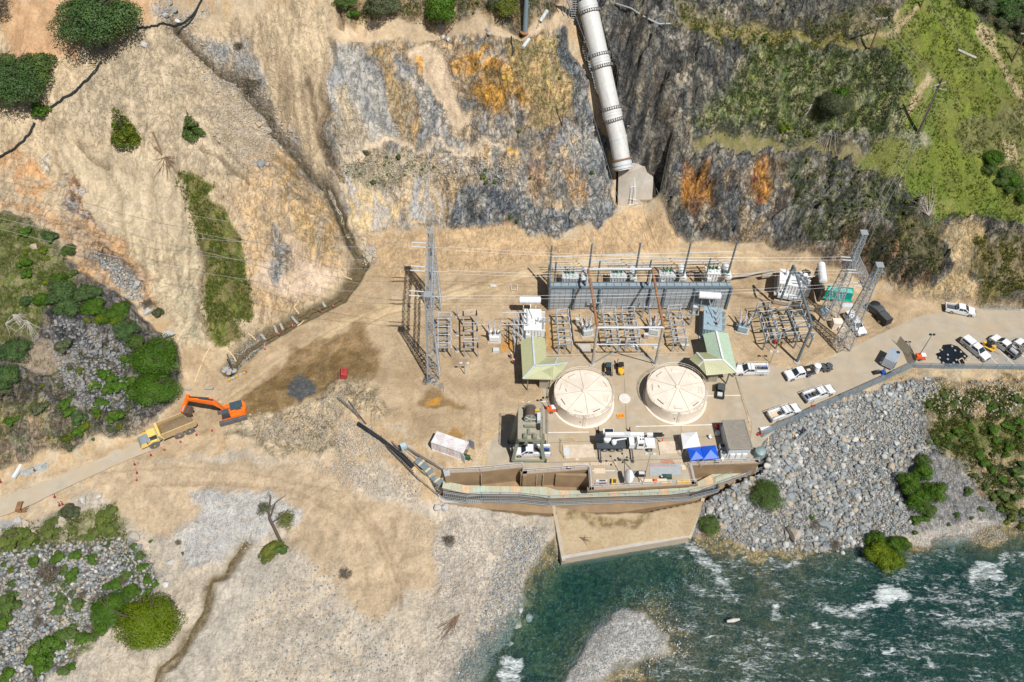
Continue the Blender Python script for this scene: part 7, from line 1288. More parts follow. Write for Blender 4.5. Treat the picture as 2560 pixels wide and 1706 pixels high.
# ---- lattice towers
def lattice(mb,corners0,corners1,n,w=.09,sides=4):
    for k in range(n):
        t0,t1=k/n,(k+1)/n;L0=[a.lerp(b,t0)for a,b in zip(corners0,corners1)];L1=[a.lerp(b,t1)for a,b in zip(corners0,corners1)]
        for i in range(4):j=(i+1)%4;mb.beam(L0[i],L1[j],w);mb.beam(L0[j],L1[i],w);mb.beam(L1[i],L1[j],w)
def tower(b,h,w0,w1,T,nm='leg',nseg=9,rz=0,cap=True):
    ca,sa=math.cos(rz),math.sin(rz);f=lambda w_,z:[Vector((b.x+(i*ca-j*sa)*w_/2,b.y+(i*sa+j*ca)*w_/2,z))for i,j in ((-1,-1),(1,-1),(1,1),(-1,1))]
    z0=b.z;hm=h*.72;c0,c1=f(w0,z0),f(w1,z0+hm);c2=f(w1*.8,z0+h)
    for i in range(4):build(MB().beam(c0[i],c1[i],.17).beam(c1[i],c2[i],.14),nm,STL,T,world=True)
    m=MB();lattice(m,c0,c1,nseg,.062);lattice(m,c1,c2,4,.055);build(m,'bracing',STL,T,world=True)
    if cap:build(MB().box((b.x,b.y,z0+h+.1),(w1*1.1,w1*1.1,.14)),'cap',STL,T,world=True)
def truss(p,q_,wd,ht,T,n=8):
    d=(q_-p).normalized();s=Vector((-d.y,d.x,0))*wd/2;u=Vector((0,0,ht/2));c0=[p-s-u,p+s-u,p+s+u,p-s+u];c1=[x+(q_-p)for x in c0]
    for a,b in zip(c0,c1):build(MB().beam(a,b,.10),'chord',STL,T,world=True)
    m=MB();lattice(m,c0,c1,n,.045);build(m,'truss_bracing',STL,T,world=True)
bF,hF=post(Z3B(333,1480),Z3B(264,695));bR,hR=post(Z3B(350,812),Z3B(278,75));print('towerL',hF,hR,bF,bR)
T=thing('lattice_tower','tall grey lattice tower pair joined by a truss at the left end of the switchyard','tower',(bF.x,bF.y,0))
tower(bF,hF,2.3,1.2,T);tower(bR,hR,2.3,1.2,T);zb=min(hF,hR)-1.0;truss(Vector((bF.x,bF.y,zb)),Vector((bR.x,bR.y,zb)),1.1,1.1,T,12);truss(Vector((bF.x,bF.y,zb*.62)),Vector((bR.x,bR.y,zb*.62)),.9,.9,T,12)
build(MB().tube([(bR.x,bR.y,hR),(bR.x-.4,bR.y,hR+4)],[.06,.03],6),'lightning_mast',STL,T,world=True)
BEAML=[Vector((bF.x,bF.y,zb)).lerp(Vector((bR.x,bR.y,zb)),u)for u in (.15,.5,.85)]
for p in BEAML:
    m=MB();bushing(m,(p.x,p.y,p.z-2.6),2.0,.26);build(m,'insulator_string',PORC,T,world=True)
    build(MB().beam((p.x-3.2,p.y,p.z-.6),(p.x+3.2,p.y,p.z-.6),.08),'cross_arm',LGT,T,world=True)
    for dz in (-.6,.5):build(MB().tube([(p.x-.6,p.y+dz,p.z),(p.x-3.4,p.y+dz,p.z+.2)],.11,6),'line_insulator',LGT,T,world=True)
bF2,hF2=post(Z4B(1185,1345),Z4B(1615,450));bR2,hR2=post(Z4B(1045,1000),Z4B(1465,98));print('towerR',hF2,hR2,bF2,bR2)
T=thing('lattice_tower','blue grey lattice tower pair with high peaks at the right end of the switchyard','tower',(bF2.x,bF2.y,0))
tower(bF2,hF2,2.6,1.2,T,rz=.2);tower(bR2,hR2,2.6,1.2,T,rz=.2);zb2=min(hF2,hR2)*.74;truss(Vector((bF2.x,bF2.y,zb2)),Vector((bR2.x,bR2.y,zb2)),1.2,1.3,T,8)
BEAMR=[Vector((bF2.x,bF2.y,zb2)).lerp(Vector((bR2.x,bR2.y,zb2)),u)for u in (.1,.5,.9)]
for p in BEAMR:
    for dz in (-.4,.4):build(MB().tube([(p.x-.6,p.y+dz,p.z),(p.x-2.6,p.y+dz,p.z+.1)],.11,6),'line_insulator',LGT,T,world=True)
# ---- disconnect switch racks
def rack(pts,z,label,nb_=3,mt_=STL,ins=None,grp='steel switch racks in the yard',ih=.9,name='switch_rack'):
    """four corner pixels at height z: back left, back right, front right, front left"""
    c=[pv(p,z)for p in pts];g0=(c[0]+c[1]+c[2]+c[3])/4;T=thing(name,label,'switch rack',(g0.x,g0.y,0),0,grp)
    for a in c:build(MB().beam((a.x,a.y,0),(a.x,a.y,z),.22),'post',mt_,T,world=True)
    build(MB().beam(c[0],c[3],.24,.26),'long_beam',mt_,T,world=True);build(MB().beam(c[1],c[2],.24,.26),'long_beam',mt_,T,world=True)
    for k in range(nb_+1):
        u=k/nb_;a,b=c[0].lerp(c[3],u),c[1].lerp(c[2],u);build(MB().beam(a+Vector((0,0,.12)),b+Vector((0,0,.12)),.22,.2),'cross_beam',mt_,T,world=True)
        for e in (.0,1.):p=a.lerp(b,e);m=MB();bushing(m,(p.x,p.y,z+.2),ih,.2);build(m,'insulator',ins or GYP,T,world=True)
        if k<nb_:aa,bb=c[0].lerp(c[3],u+.5/nb_),c[1].lerp(c[2],u+.5/nb_);build(MB().tube([aa+Vector((0,0,.35)),bb+Vector((0,0,.35))],.06,6),'switch_blade',LGT,T,world=True);build(MB().box(((aa.x+bb.x)/2,aa.y,z*.45),(.5,.4,.7)),'mechanism_box',mt_,T,world=True)if k%2 else None;build(MB().beam((aa.x,aa.y,z*.5),(bb.x,bb.y,z*.98),.09),'diagonal',mt_,T,world=True)
    for k in (0,nb_):u=k/nb_;a,b=c[0].lerp(c[3],u),c[1].lerp(c[2],u);build(MB().tube([a+Vector((0,0,ih+.25)),b+Vector((0,0,ih+.25))],.05,6),'blade',LGT,T,world=True)
    build(MB().tube([((c[3].x+c[2].x)/2,c[3].y-.1,.2),((c[3].x+c[2].x)/2,c[3].y-.1,z)],.05,6),'operating_rod',mt_,T,world=True);return T
rack([Z3B(372,905),Z3B(498,905),Z3B(500,1215),Z3B(372,1215)],2.9,'grey steel switch rack right beside the left lattice tower',4)
rack([Z3B(620,905),Z3B(750,900),Z3B(762,1215),Z3B(628,1215)],2.9,'steel switch rack with brown insulators, second from the left lattice tower',2,STL,PORC,ih=1.5)
rack([Z47(192,955),Z47(330,950),Z47(375,1325),Z47(222,1330)],2.9,'grey switch rack under the left end of the blast wall',4)
rack([Z47(732,930),Z47(880,930),Z47(935,1300),Z47(785,1305)],2.9,'left switch rack of the close pair below the rusty beams',4);rack([Z47(960,930),Z47(1105,925),Z47(1175,1290),Z47(1015,1298)],2.9,'right switch rack of the close pair below the rusty beams',4)
rack([Z47(1500,912),Z47(1650,905),Z47(1725,1290),Z47(1575,1298)],2.9,'grey switch rack between the right rusty beam and blue grey transformer',4)
rack([Z4B(270,912),Z4B(400,900),Z4B(515,1255),Z4B(370,1268)],3.0,'blue grey switch rack with tall insulators left of the A frame',3,STB,ih=1.3);rack([Z4B(605,900),Z4B(740,890),Z4B(880,1240),Z4B(715,1250)],3.0,'blue grey switch rack under the A frame beam',3,STB,ih=1.3)
rack([Z4B(420,955),Z4B(590,940),Z4B(690,1215),Z4B(520,1225)],2.4,'lower steel rack squeezed between the two racks by the A frame',2,STB,ih=.8)
for y0,lb in [(905,'upper of three short insulator posts in a row right of the left rack'),(1085,'middle of three short insulator posts in a row right of the left rack'),(1245,'lowest of three short insulator posts in a row right of the left rack')]:
    b=pv(Z3B(563,y0+10));T=thing('insulator_post',lb,'insulator',(b.x,b.y,0),0,'insulator posts in a row');build(MB().box((0,0,.15),(.8,.8,.3)),'base',CONL,T);build(MB().beam((0,0,.3),(0,0,1.6),.3),'pedestal',STL,T);m=MB();bushing(m,(0,0,1.6),1.6,.17);build(m,'insulator',GYP,T)
# ---- circuit breakers
def breaker(p,rz,label,mt_=TW,n=3,lean=.9,bm=GYP):
    b=pv(p);T=thing('circuit_breaker',label,'circuit breaker',(b.x,b.y,0),rz,'circuit breakers');build(MB().box((0,0,.12),(2.6,2.6,.24)),'pad',CONL,T)
    build(MB().box((0,-.6,1.1),(1.9,.9,1.2)),'control_cabinet',mt_,T)
    for k in range(n):
        x=-.8+k*.8;build(MB().tube([(x,-.7,1.9),(x,.9,1.9)],.3,12),'breaker_tank',mt_,T,smooth=True)
        for s in (-1,1):m=MB();bushing(m,(x,.1+s*.5,2.1),2.1,.26,((k-1)*.5,s*lean));build(m,'bushing',bm,T)
    for x in (-.9,.9):build(MB().beam((x,.7,.2),(x,.7,1.7),.12),'leg',STL,T)
    return T
breaker(Z3B(925,1130),0,'white circuit breaker with four slanted bushings left of the left transformer');breaker(Z47(545,1190),R(15),'grey circuit breaker below the left rusty beam',TG);breaker(Z47(1330,1180),R(-10),'grey circuit breaker below the right rusty beam',TG);breaker(Z4B(110,1155),R(-15),'blue grey circuit breaker right of the blue grey transformer',mat('transformer_blue',(.30,.40,.46),.45))
for p,l,mt_,d_ in [(Z3B(940,1240),'grey junction box on the ground below the white circuit breaker',LGT,(1.2,.9,.7)),(Z47(520,1365),'concrete pad with white pipe near the left portal post',CONL,(2.6,1.8,.25)),(Z47(1370,1365),'short white cylinder box by the right portal post',LGT,(1.2,.5,.4)),(Z4B(1140,1090),'cream metal cabinet with slanted top between the right tower legs',CRM,(1.9,1.6,1.9)),(Z4B(1185,1130),'lower cream box attached beside the cream cabinet',CRM,(1.2,1.2,1.0)),(Z4B(1255,895),'flat green white tank trailer in front of the teal tent',LGT,(2.4,1.1,.6)),(Z3B(915,608),'white sign board standing on the dirt road behind the yard',WHT,(1.3,.2,.5))]:
    b=pv(p,d_[2]*.5);o=build(MB().frus(-d_[2]/2,(-d_[0]/2,d_[0]/2,-d_[1]/2,d_[1]/2),d_[2]/2,(-d_[0]*.48,d_[0]*.48,-d_[1]*.46,d_[1]*.46)).box((0,0,d_[2]/2+.03),(d_[0]*.7,d_[1]*.7,.06)),'cabinet' if 'sign' not in l else 'sign',mt_,None);o.location=(b.x,b.y,d_[2]/2);tagit(o,l,'box' if 'sign' not in l else 'sign')
b=pv(Z4B(1000,960),3.6);T=thing('pole_transformer','pale blue round transformer can on a short pole left of the right tower','transformer',(b.x,b.y,0));build(MB().lathe([(.7,3.0),(.75,3.2),(.75,4.3),(.5,4.5)],(0,0,0),16),'can',mat('pale_blue_metal',(.42,.55,.62),.4),T,smooth=True);build(MB().beam((0,.6,0),(0,.6,4.8),.25),'pole',STB,T)
# ---- yard lamps
def lamp(base,top,label,mt_=STL,heads=2,z0=0.):
    b,h=post(base,top,z0);T=thing('yard_lamp',label,'lamp post',(b.x,b.y,z0));build(MB().tube([(0,0,0),(0,0,h-z0)],[.09,.06],8),'pole',mt_,T);build(MB().beam((-.7,0,h-z0),(.7,0,h-z0),.07),'arm',mt_,T)
    for s in (-1,1):build(MB().frus(h-z0-.08,(s*.65-.3,s*.65+.3,-.2,.2),h-z0+.08,(s*.65-.25,s*.65+.25,-.15,.15)),'lamp_head',LGT,T)
    return T
lamp(Z3B(635,1475),Z3B(635,1362),'short grey double headed lamp post left of the left shelter');lamp(Z4B(412,1520),Z4B(468,1390),'short grey double headed lamp post above the parked service truck');lamp(Z6B(1100,688),Z6B(1172,362),'tall slender lamp post rising beside the steel plate on the deck')
# ---- teal tent
T=thing('teal_tent','teal tarpaulin covered machine house beside the right lattice tower','tent',tuple(pv(Z4B(1180,850))));c=[pv(p)for p in (Z4B(1025,835),Z4B(1300,880),Z4B(1345,760),Z4B(1060,730))]
z_=2.0;tp=[pv(p,z_)for p in (Z4B(1035,720),Z4B(1325,760),Z4B(1325,700),Z4B(1045,672))];lo_=[Vector((t_.x,t_.y,.05))for t_ in tp];build(MB().add(lo_+tp,[(3,2,1,0),(4,5,6,7),(0,1,5,4),(1,2,6,5),(2,3,7,6),(3,0,4,7)]),'cover',TEAL,T,world=True)
a,b=(tp[0]+tp[3])/2,(tp[1]+tp[2])/2;build(MB().add([tp[0],tp[1],tp[2],tp[3],a+Vector((.6,0,.5)),b+Vector((-.6,0,.45))],[(0,1,5,4),(2,3,4,5),(0,4,3),(1,2,5)]),'roof_cover',TEAL,T,world=True);build(MB().beam(lo_[0]-Vector((.3,.3,0)),lo_[1]+Vector((.3,-.3,0)),.5,.1),'skirt',TEAL,T,world=True)
# ---- gantry crane
zt_=8.6;LF_={'fl':(Z5B(1322,812),Z5B(1420,455)),'rl':(Z5B(1298,592),Z5B(1410,205)),'fr':(Z5B(1695,815),Z5B(1635,400)),'rr':(Z5B(1690,600),Z5B(1648,200))}
T=thing('gantry_crane','olive green gate hoist gantry straddling a white truck, with a brown cable drum on top','gantry crane',tuple(pv(LF_['fl'][0])))
tops={}
for k,(b,t_)in LF_.items():B_=pv(b);T_=pv(t_,zt_);tops[k]=T_;build(MB().beam(B_,T_,.55,.45,(0,1,0)),'leg',OLG,T,world=True);build(MB().box((B_.x,B_.y,.15),(.9,.7,.3)),'wheel_truck',BLK,T,world=True)
P1_,P2_,P3_,P4_=tops['fl'],tops['fr'],tops['rr'],tops['rl'];x0_,x1_=min(P1_.x,P4_.x),max(P2_.x,P3_.x);ya_,yb_=(P1_.y+P2_.y)/2-2.5,(P3_.y+P4_.y)/2
for xx in (x0_,x1_):build(MB().beam((xx,ya_,zt_),(xx,yb_,zt_),.4,.7),'side_girder',OLG,T,world=True)
for k in range(5):yy=ya_+(yb_-ya_)*k/4;build(MB().beam((x0_,yy,zt_),(x1_,yy,zt_),.3,.5),'cross_girder',OLG,T,world=True)
cxm=(x0_+x1_)/2;DK_=mat('deck_olive_tan',(.33,.31,.25),.8,var=.2,dirt=(.42,.30,.2),dirt_amt=.3);build(MB().box((cxm,(ya_+yb_)/2,zt_+.38),(x1_-x0_+.6,yb_-ya_,.08)),'deck',DK_,T,world=True)
build(MB().tube([(cxm,yb_-2.9,zt_+1.4),(cxm,yb_-.8,zt_+1.4)],.85,20),'cable_drum',mat('brown_cable',(.10,.07,.055),.8,var=.4,sc=8),T,world=True);[build(MB().tube([(cxm,y_-.08,zt_+1.4),(cxm,y_+.08,zt_+1.4)],1.05,20),'drum_flange',OLG,T,world=True)for y_ in (yb_-3.0,yb_-.7)]
for k in range(5):a=k*1.256;build(MB().beam((cxm,yb_-3.12,zt_+1.4),(cxm+.95*math.cos(a),yb_-3.12,zt_+1.4+.95*math.sin(a)),.1),'drum_spoke',LGT,T,world=True)
build(MB().box((cxm+1.5,yb_-2.6,zt_+1.0),(.6,1.6,1.2)),'motor_cabinet',LGT,T,world=True);build(MB().box((cxm+1.5,yb_-4.2,zt_+.8),(.5,.9,.8)),'gear_box',BLK,T,world=True);build(MB().box((cxm+1.2,yb_-.9,zt_+.9),(.8,.4,.4)),'yellow_guard',YEL_,T,world=True);build(MB().box((cxm,yb_-4.1,zt_+.7),(1.9,.4,.5)).box((cxm-.2,yb_-5.2,zt_+.6),(.4,1.2,.4)).box((cxm+.3,yb_-5.6,zt_+.6),(1.2,.3,.5)),'hoist_machinery',OLG,T,world=True)
build(MB().tube([(cxm-.8,yb_-5.8,zt_+.8),(cxm-.8,yb_-6.6,zt_+.8)],.4,12).tube([(cxm+.8,yb_-5.8,zt_+.8),(cxm+.8,yb_-6.6,zt_+.8)],.4,12),'sheave',OLG,T,world=True)
def railing(pts,h=1.05,mt_=LGT,T=None,nm='railing',world=True,step=2.0,r=.035,rails=(.5,1.0),kind=None):
    m=MB();
    for k in rails:m.tube([Vector(p)+Vector((0,0,h*k))for p in pts],r,5)
    for i in range(len(pts)-1):
        a,b=Vector(pts[i]),Vector(pts[i+1]);n=max(1,int((b-a).length/step))
        for j in range(n+(i==len(pts)-2)):p=a.lerp(b,j/n);m.tube([p,p+Vector((0,0,h))],r,5)
    return build(m,nm,mt_,T,world=world and T is not None,fixn=False)
zz=zt_+.42;railing([(x0_-.3,ya_,zz),(x0_-.3,yb_,zz),(x1_+.3,yb_,zz),(x1_+.3,ya_,zz)],T=T,mt_=OLG);railing([(x1_+1.3,yb_-.5,zz),(x1_+1.3,ya_+1,zz),(x1_+1.3,ya_+.5,zz-2)],T=T,mt_=OLG);build(MB().box((x1_+.85,(ya_+yb_)/2+.5,zz-.05),(.8,yb_-ya_-1.5,.06)),'side_walkway',DK_,T,world=True)
a,b=pv(LF_['fl'][0],.35),pv(LF_['fr'][0],.35);build(MB().beam(a,b,.35,.45),'sill_beam',OLG,T,world=True);build(MB().beam(pv(LF_['rl'][0],.35),pv(LF_['rr'][0],.35),.3,.4),'sill_beam',OLG,T,world=True)
# ---- shipping container
c=[pv(Z5B(*p),2.6)for p in ((385,590),(735,710),(790,585),(440,478))];ct=(c[0]+c[1]+c[2]+c[3])/4;dv=(c[1]-c[0]);rz=math.atan2(dv.y,dv.x)
T=thing('shipping_container','white rust streaked shipping container with its end doors open','container',(ct.x,ct.y,0),rz);CW=mat('container_white',(.68,.68,.68),.5,var=.08,dirt=(.33,.13,.10),dirt_amt=.22);L_=6.06;n=22
def corr(m,y,s):
    prev=None;v=[];
    for i in range(n*2+1):x=-L_/2+L_*i/(n*2);o_=(.045 if (i//1)%2 else-.045)*s;v.append((x,y+o_))
    k=len(m.v);m.v+=[(x,yy,.15)for x,yy in v]+[(x,yy,2.5)for x,yy in v];N=len(v);m.f+=[(k+i,k+i+1,k+N+i+1,k+N+i)for i in range(N-1)]
for s in (-1,1):m=MB();corr(m,s*1.17,s);build(m,'side_wall',CW,T,fixn=False)
m=MB();k=0;N=n*2+1;m.v=[(-L_/2+L_*i/(n*2),y,2.56+(.03 if i%2 else-.03))for y in (-1.17,1.17)for i in range(N)];m.f=[(i,i+1,N+i+1,N+i)for i in range(N-1)];build(m,'roof',CW,T,fixn=False)
m=MB();[m.beam((-L_/2,s*1.2,z),(L_/2,s*1.2,z),.12,.14)for s in (-1,1)for z in (.08,2.52)];[m.beam((x,s*1.2,.0),(x,s*1.2,2.6),.14)for s in (-1,1)for x in (-L_/2,L_/2)];[m.beam((x,-1.2,2.52),(x,1.2,2.52),.12)for x in (-L_/2,L_/2)];build(m,'frame',CW,T);build(MB().box((0,0,.12),(L_,2.3,.1)),'floor',WOOD,T);build(MB().box((-L_/2,0,1.3),(.06,2.3,2.4)),'end_wall',CW,T)
build(MB().box((L_/2+.35,1.75,1.3),(1.15,.08,2.4),R(-10)),'door',mat('container_door',(.25,.30,.36),.5),T);build(MB().box((L_/2+.1,-1.5,1.3),(.06,1.1,2.4),R(60)),'door',CW,T)
c=pv(Z5B(785,770),.4);T=thing('green_generator','small dark green cylindrical generator next to the container doors','generator',(c.x,c.y,0),rz);build(MB().tube([(-.5,0,.6),(.5,0,.6)],.42,14),'drum',DKG,T,smooth=True);build(MB().box((0,0,.15),(1.3,.7,.15)),'skid',DKG,T);build(MB().beam((.5,0,.5),(1.3,-.2,.4),.06),'handle',BLK,T)
# ---- canopies
def canopy(pts,z,zp,mt_,label,legs=True):
    c=[pv(p,z)for p in pts];m_=(c[0]+c[1]+c[2]+c[3])/4;T=thing('canopy_tent',label,'canopy',(m_.x,m_.y,0.03),0,'pop-up canopies')
    pk=Vector((m_.x,m_.y,zp));
    for i in range(4):build(MB().add([c[i],c[(i+1)%4],pk],[(0,1,2)]),'canopy_panel',mt_,T,world=True,fixn=False);a,b=c[i],c[(i+1)%4];build(MB().add([a,b,b-Vector((0,0,.3)),a-Vector((0,0,.3))],[(0,1,2,3)]),'valance',mt_,T,world=True,fixn=False);build(MB().beam((c[i].x,c[i].y,.03),(c[i].x,c[i].y,z),.06),'leg',LGT,T,world=True)
    return T
canopy([Z39(1733,1110),Z39(1890,1098),Z39(1925,1235),Z39(1755,1258)],2.6,3.4,WCV,'white pop up canopy beside the flat roofed building');canopy([Z39(1797,1258),Z39(1925,1245),Z39(1955,1358),Z39(1830,1378)],2.5,3.2,BLU_,'left one of the two bright blue pop up canopies');canopy([Z39(1935,1240),Z39(2075,1228),Z39(2105,1355),Z39(1955,1370)],2.5,3.3,BLU_,'right one of the two bright blue pop up canopies')
# ---- flat roofed building
zr=3.2;c=[pv(p,zr)for p in (Z39(2142,990),Z39(2355,980),Z39(2438,1262),Z39(2210,1268))];T=thing('flat_roof_building','small flat roofed concrete building with air conditioners at the river side','building',tuple(pv(Z39(2290,1250))))
build(MB().prism([(p.x,p.y)for p in [x.lerp((c[0]+c[2])/2,.06)for x in c]],.03,zr-.25),'walls',LGT,T,world=True);ROOFG=mat('gravel_roof',(.235,.215,.185),.95,var=.2,sc=3,bump=.03,dirt=(.32,.27,.2),dirt_amt=.3);build(MB().prism([(p.x,p.y)for p in c],zr-.25,zr),'roof',ROOFG,T,world=True);
for i in range(4):build(MB().beam(c[i]+Vector((0,0,.02)),c[(i+1)%4]+Vector((0,0,.02)),.2,.16),'roof_edge',mat('roof_edge_grey',(.27,.26,.23),.8),T,world=True)
for k,(x,y)in enumerate([(2232,1330),(2292,1328),(2350,1325)]):b=pv(Z39(x,y),.6);o=build(MB().box((0,0,.7),(.85,.7,1.3)).box((0,-.36,.8),(.6,.02,.6)),'air_conditioner',WHT,None);o.location=(b.x,b.y,.03);tagit(o,['left one of three white air conditioner cabinets along the building wall','middle one of three white air conditioner cabinets along the building wall','right one of three white air conditioner cabinets along the building wall'][k],'air conditioner','white air conditioner cabinets')
for k,(x,y)in enumerate([(2140,1240),(2150,1310)]):
    b=pv(Z39(x,y),.8);T=thing('air_conditioner',['round topped condenser unit left of the building, upper one','round topped condenser unit left of the building, lower one'][k],'air conditioner',(b.x,b.y,.03));build(MB().box((0,0,.5),(.95,.95,1.0)),'case',LGT,T);build(MB().lathe([(.40,1.0),(.40,1.08),(.1,1.1)],(0,0,0),16),'fan',DGR,T)
for x,y,d_,mt_,l in [(2085,1060,(.7,.7,1.0),RED,'red drum in the shade left of the flat roofed building'),(2125,1075,(.7,.7,.9),SIL,'metal drum in the shade left of the flat roofed building'),(2090,1120,(.9,.7,.6),WHT,'white bag in the shade left of the flat roofed building'),(2150,1130,(.8,.8,.7),WOOD,'brown crate in the shade left of the flat roofed building')]:b=pv(Z39(x,y));o=build(MB().lathe([(d_[0]/2,0),(d_[0]/2,d_[2]*.9),(d_[0]*.4,d_[2])],(0,0,0),12),'drum' if 'drum' in l else 'bundle',mt_,None);o.location=(b.x,b.y,.03);tagit(o,l,'drum' if 'drum' in l else 'bundle')
for x,y,l in [(2018,1165,'white folding chair under open sky right of the white canopy'),(2138,1380,'pale folding chair in front of the right blue canopy')]:
    b=pv(Z39(x,y));T=thing('folding_chair',l,'chair',(b.x,b.y,.03),.5);build(MB().box((0,0,.45),(.5,.5,.05)),'seat',WHT,T);build(MB().box((0,.25,.75),(.5,.05,.5)),'backrest',WHT,T);[build(MB().beam((sx*.22,sy*.22,0),(sx*.22,sy*.22,.45),.04),'leg',STL,T)for sx in (-1,1)for sy in (-1,1)]
b=pv(Z39(2415,1290),.5)
for r_,x,y,rz_,l in [(6,590,1375,.25,'white board lying on the ground at the corner of the chain link fence')]:b=V(*q(r_,x,y)[0],.5);o=build(MB().box((0,0,.35),(2.2,.8,.6),rz_),'white_chest',WHT,None);o.location=(b.x,b.y,0);tagit(o,'white chest standing at the lower end of the chain link fence','box')
b=pv(Z6B(2340,360),.3);o=build(MB().lathe([(.9,0),(1.0,.5),(.95,1.6),(.3,2.0)],(0,0,0),18),'water_tank',mat('grey_green_tank',(.22,.30,.30),.5),None,smooth=True);o.location=(b.x,b.y-.3,.03);tagit(o,'round grey green tank at the river side corner of the flat roofed building','tank')
# ---- things on the deck
def flat(pts,z,th,mt_,name,label,cat):w_=[pv(p,z)for p in pts];return tagit(build(MB().prism([(p.x,p.y)for p in w_],z-th,z),name,mt_,None),label,cat)
flat([Z39(575,1225),Z39(868,1220),Z39(900,1345),Z39(585,1358)],.25,.2,mat('cream_hatch',(.62,.53,.42),.8,var=.1,dirt=(.42,.31,.2),dirt_amt=.35),'hatch_cover','large cream hatch cover with a yellow rail left of the crane truck','hatch');flat([Z39(1508,1195),Z39(1680,1188),Z39(1745,1300),Z39(1530,1322)],.25,.2,mat('cream_hatch',(.62,.53,.42),.8),'hatch_cover','cream hatch cover right of the crane truck bumper','hatch')
flat([Z39(580,1255),Z39(640,1255),Z39(645,1325),Z39(585,1328)],.32,.05,LGT,'grey_plate','small grey metal sheet lying on the left cream hatch cover','plate');flat([Z6B(1168,468),Z6B(1500,465),Z6B(1512,590),Z6B(1172,598)],.12,.08,mat('grey_plate',(.36,.39,.40),.6,var=.1),'steel_plate','big pale grey steel plate on the river side deck','plate')
flat([Z6B(575,520),Z6B(695,518),Z6B(698,570),Z6B(580,574)],.1,.06,PLY,'plywood_sheet','stained plywood sheet on the projecting deck','plywood');flat([Z6B(1510,488),Z6B(1555,488),Z6B(1560,535),Z6B(1515,535)],.1,.06,PLY,'plywood_sheet','small plywood sheet right of the grey steel plate','plywood')
for (x0,x1,y,l)in [(258,525,480,'left row of pale planks lying side by side on the deck'),(555,822,470,'middle row of pale planks lying side by side on the deck'),(1430,1530,440,'short right row of pale planks behind the grey steel plate')]:
    c=pv(Z6B((x0+x1)/2,y),.08);T=thing('plank_row',l,'planks',(c.x,c.y,.03),R(2),'rows of planks on the deck');n=int((x1-x0)/4.278/13.4/.28);pme=None
    for k in range(n):
        if pme is None:o=build(MB().box((0,0,0),(.22,.62,.05)),'plank',PLY,T);pme=o.data
        else:o=shared('plank',pme,T)
        o.location=((k-n/2)*.29,random.uniform(-.08,.08),.06);o.rotation_euler=(0,0,random.uniform(-.05,.05))

def ladder(a,b,w,label,mt_=mat('orange_fibreglass',(.70,.22,.12),.5)):
    A_,B_=pv(a,.2),pv(b,.2);d=(B_-A_).normalized();s=Vector((-d.y,d.x,0))*w/2;T=thing('ladder',label,'ladder',tuple((A_+B_)/2));
    for k in (-1,1):build(MB().beam(A_+s*k,B_+s*k,.07,.1),'rail',mt_,T,world=True)
    n=int((B_-A_).length/.3);
    for j in range(n):p=A_.lerp(B_,(j+.5)/n);build(MB().beam(p-s,p+s,.04),'rung',SIL,T,world=True)
ladder(Z6B(1175,483),Z6B(1455,478),.5,'long orange ladder lying on the grey steel plate');ladder(Z6B(1290,438),Z6B(1440,455),.5,'shorter orange ladder lying above the grey steel plate')

b=pv(Z6B(950,690));T=thing('satellite_dish','white microwave dish on a post at the river side deck','dish',(b.x,b.y,.03));build(MB().tube([(0,0,0),(0,0,3.2)],.1,8),'post',STL,T);o=build(MB().lathe([(1.2,0),(1.25,.12),(1.22,.5),(.9,.72),(.1,.8)],(0,0,0),28),'dish',WCV,T,smooth=True);o.rotation_euler=(R(10),R(-72),0);o.location=(-.1,0,2.6);build(MB().beam((.3,.3,2.2),(.9,1.1,2.9),.08).beam((.4,0,3),(1.0,.8,3.4),.06),'bracket',STL,T);build(MB().box((.5,.3,1.8),(.5,.4,.7)),'radio_box',LGT,T)

b=pv(Z6B(900,660));T=thing('floodlight_tower','dark four headed floodlight mast on the deck behind the dish','floodlight',(b.x,b.y,.03));build(MB().tube([(0,0,0),(-.3,1.8,4.3)],.06,6),'mast',BLK,T)
for dx,dy in ((-.9,.1),(.3,.3),(-.3,1.0),(-.3,-.6)):build(MB().beam((-.3,1.8,4.3),(-.3+dx*1.1,1.8+dy,4.4),.04).box((-.3+dx*1.3,1.8+dy*1.1,4.4),(.3,.22,.28)),'lamp_head',BLK,T)
for (p,d_,mt_,l,nm)in [(Z6B(1075,578),(1.8,.9,.8),BLK,'black machine with pale lid left of the grey steel plate','compressor'),(Z6B(1362,608),(1.5,.8,.7),DKG,'dark green pump unit below the grey steel plate','pump'),(Z6B(1298,612),(.6,.45,.4),BLK,'small black case left of the dark green pump','case'),(Z6B(792,668),(.9,1.1,1.0),YEL_,'yellow machine with black top at the deck edge','pump'),(Z6B(655,655),(2.0,.5,.3),LGT,'pale metal frame lying near the deck corner, upper one','frame'),(Z6B(655,690),(2.2,.5,.3),mat('orange_dusty',(.45,.24,.14),.7),'orange brown metal frame lying near the deck corner, lower one','frame'),(Z6B(305,515),(.8,.4,.4),BLK,'small black box by the deck railing left of the planks','box'),(Z6B(1890,448),(.7,.4,.4),BLK,'black bag near the right blue canopy','bag')]:
    b=pv(p,d_[2]/2);T=thing(nm,l,nm,(b.x,b.y,.03),random.uniform(-.1,.1));build(MB().box((0,0,d_[2]*.45),(d_[0],d_[1],d_[2]*.7)),'body',mt_,T);build(MB().box((d_[0]*.1,0,d_[2]*.88),(d_[0]*.55,d_[1]*.6,d_[2]*.2)),'top_unit',DGR if mt_!=BLK else LGT,T)
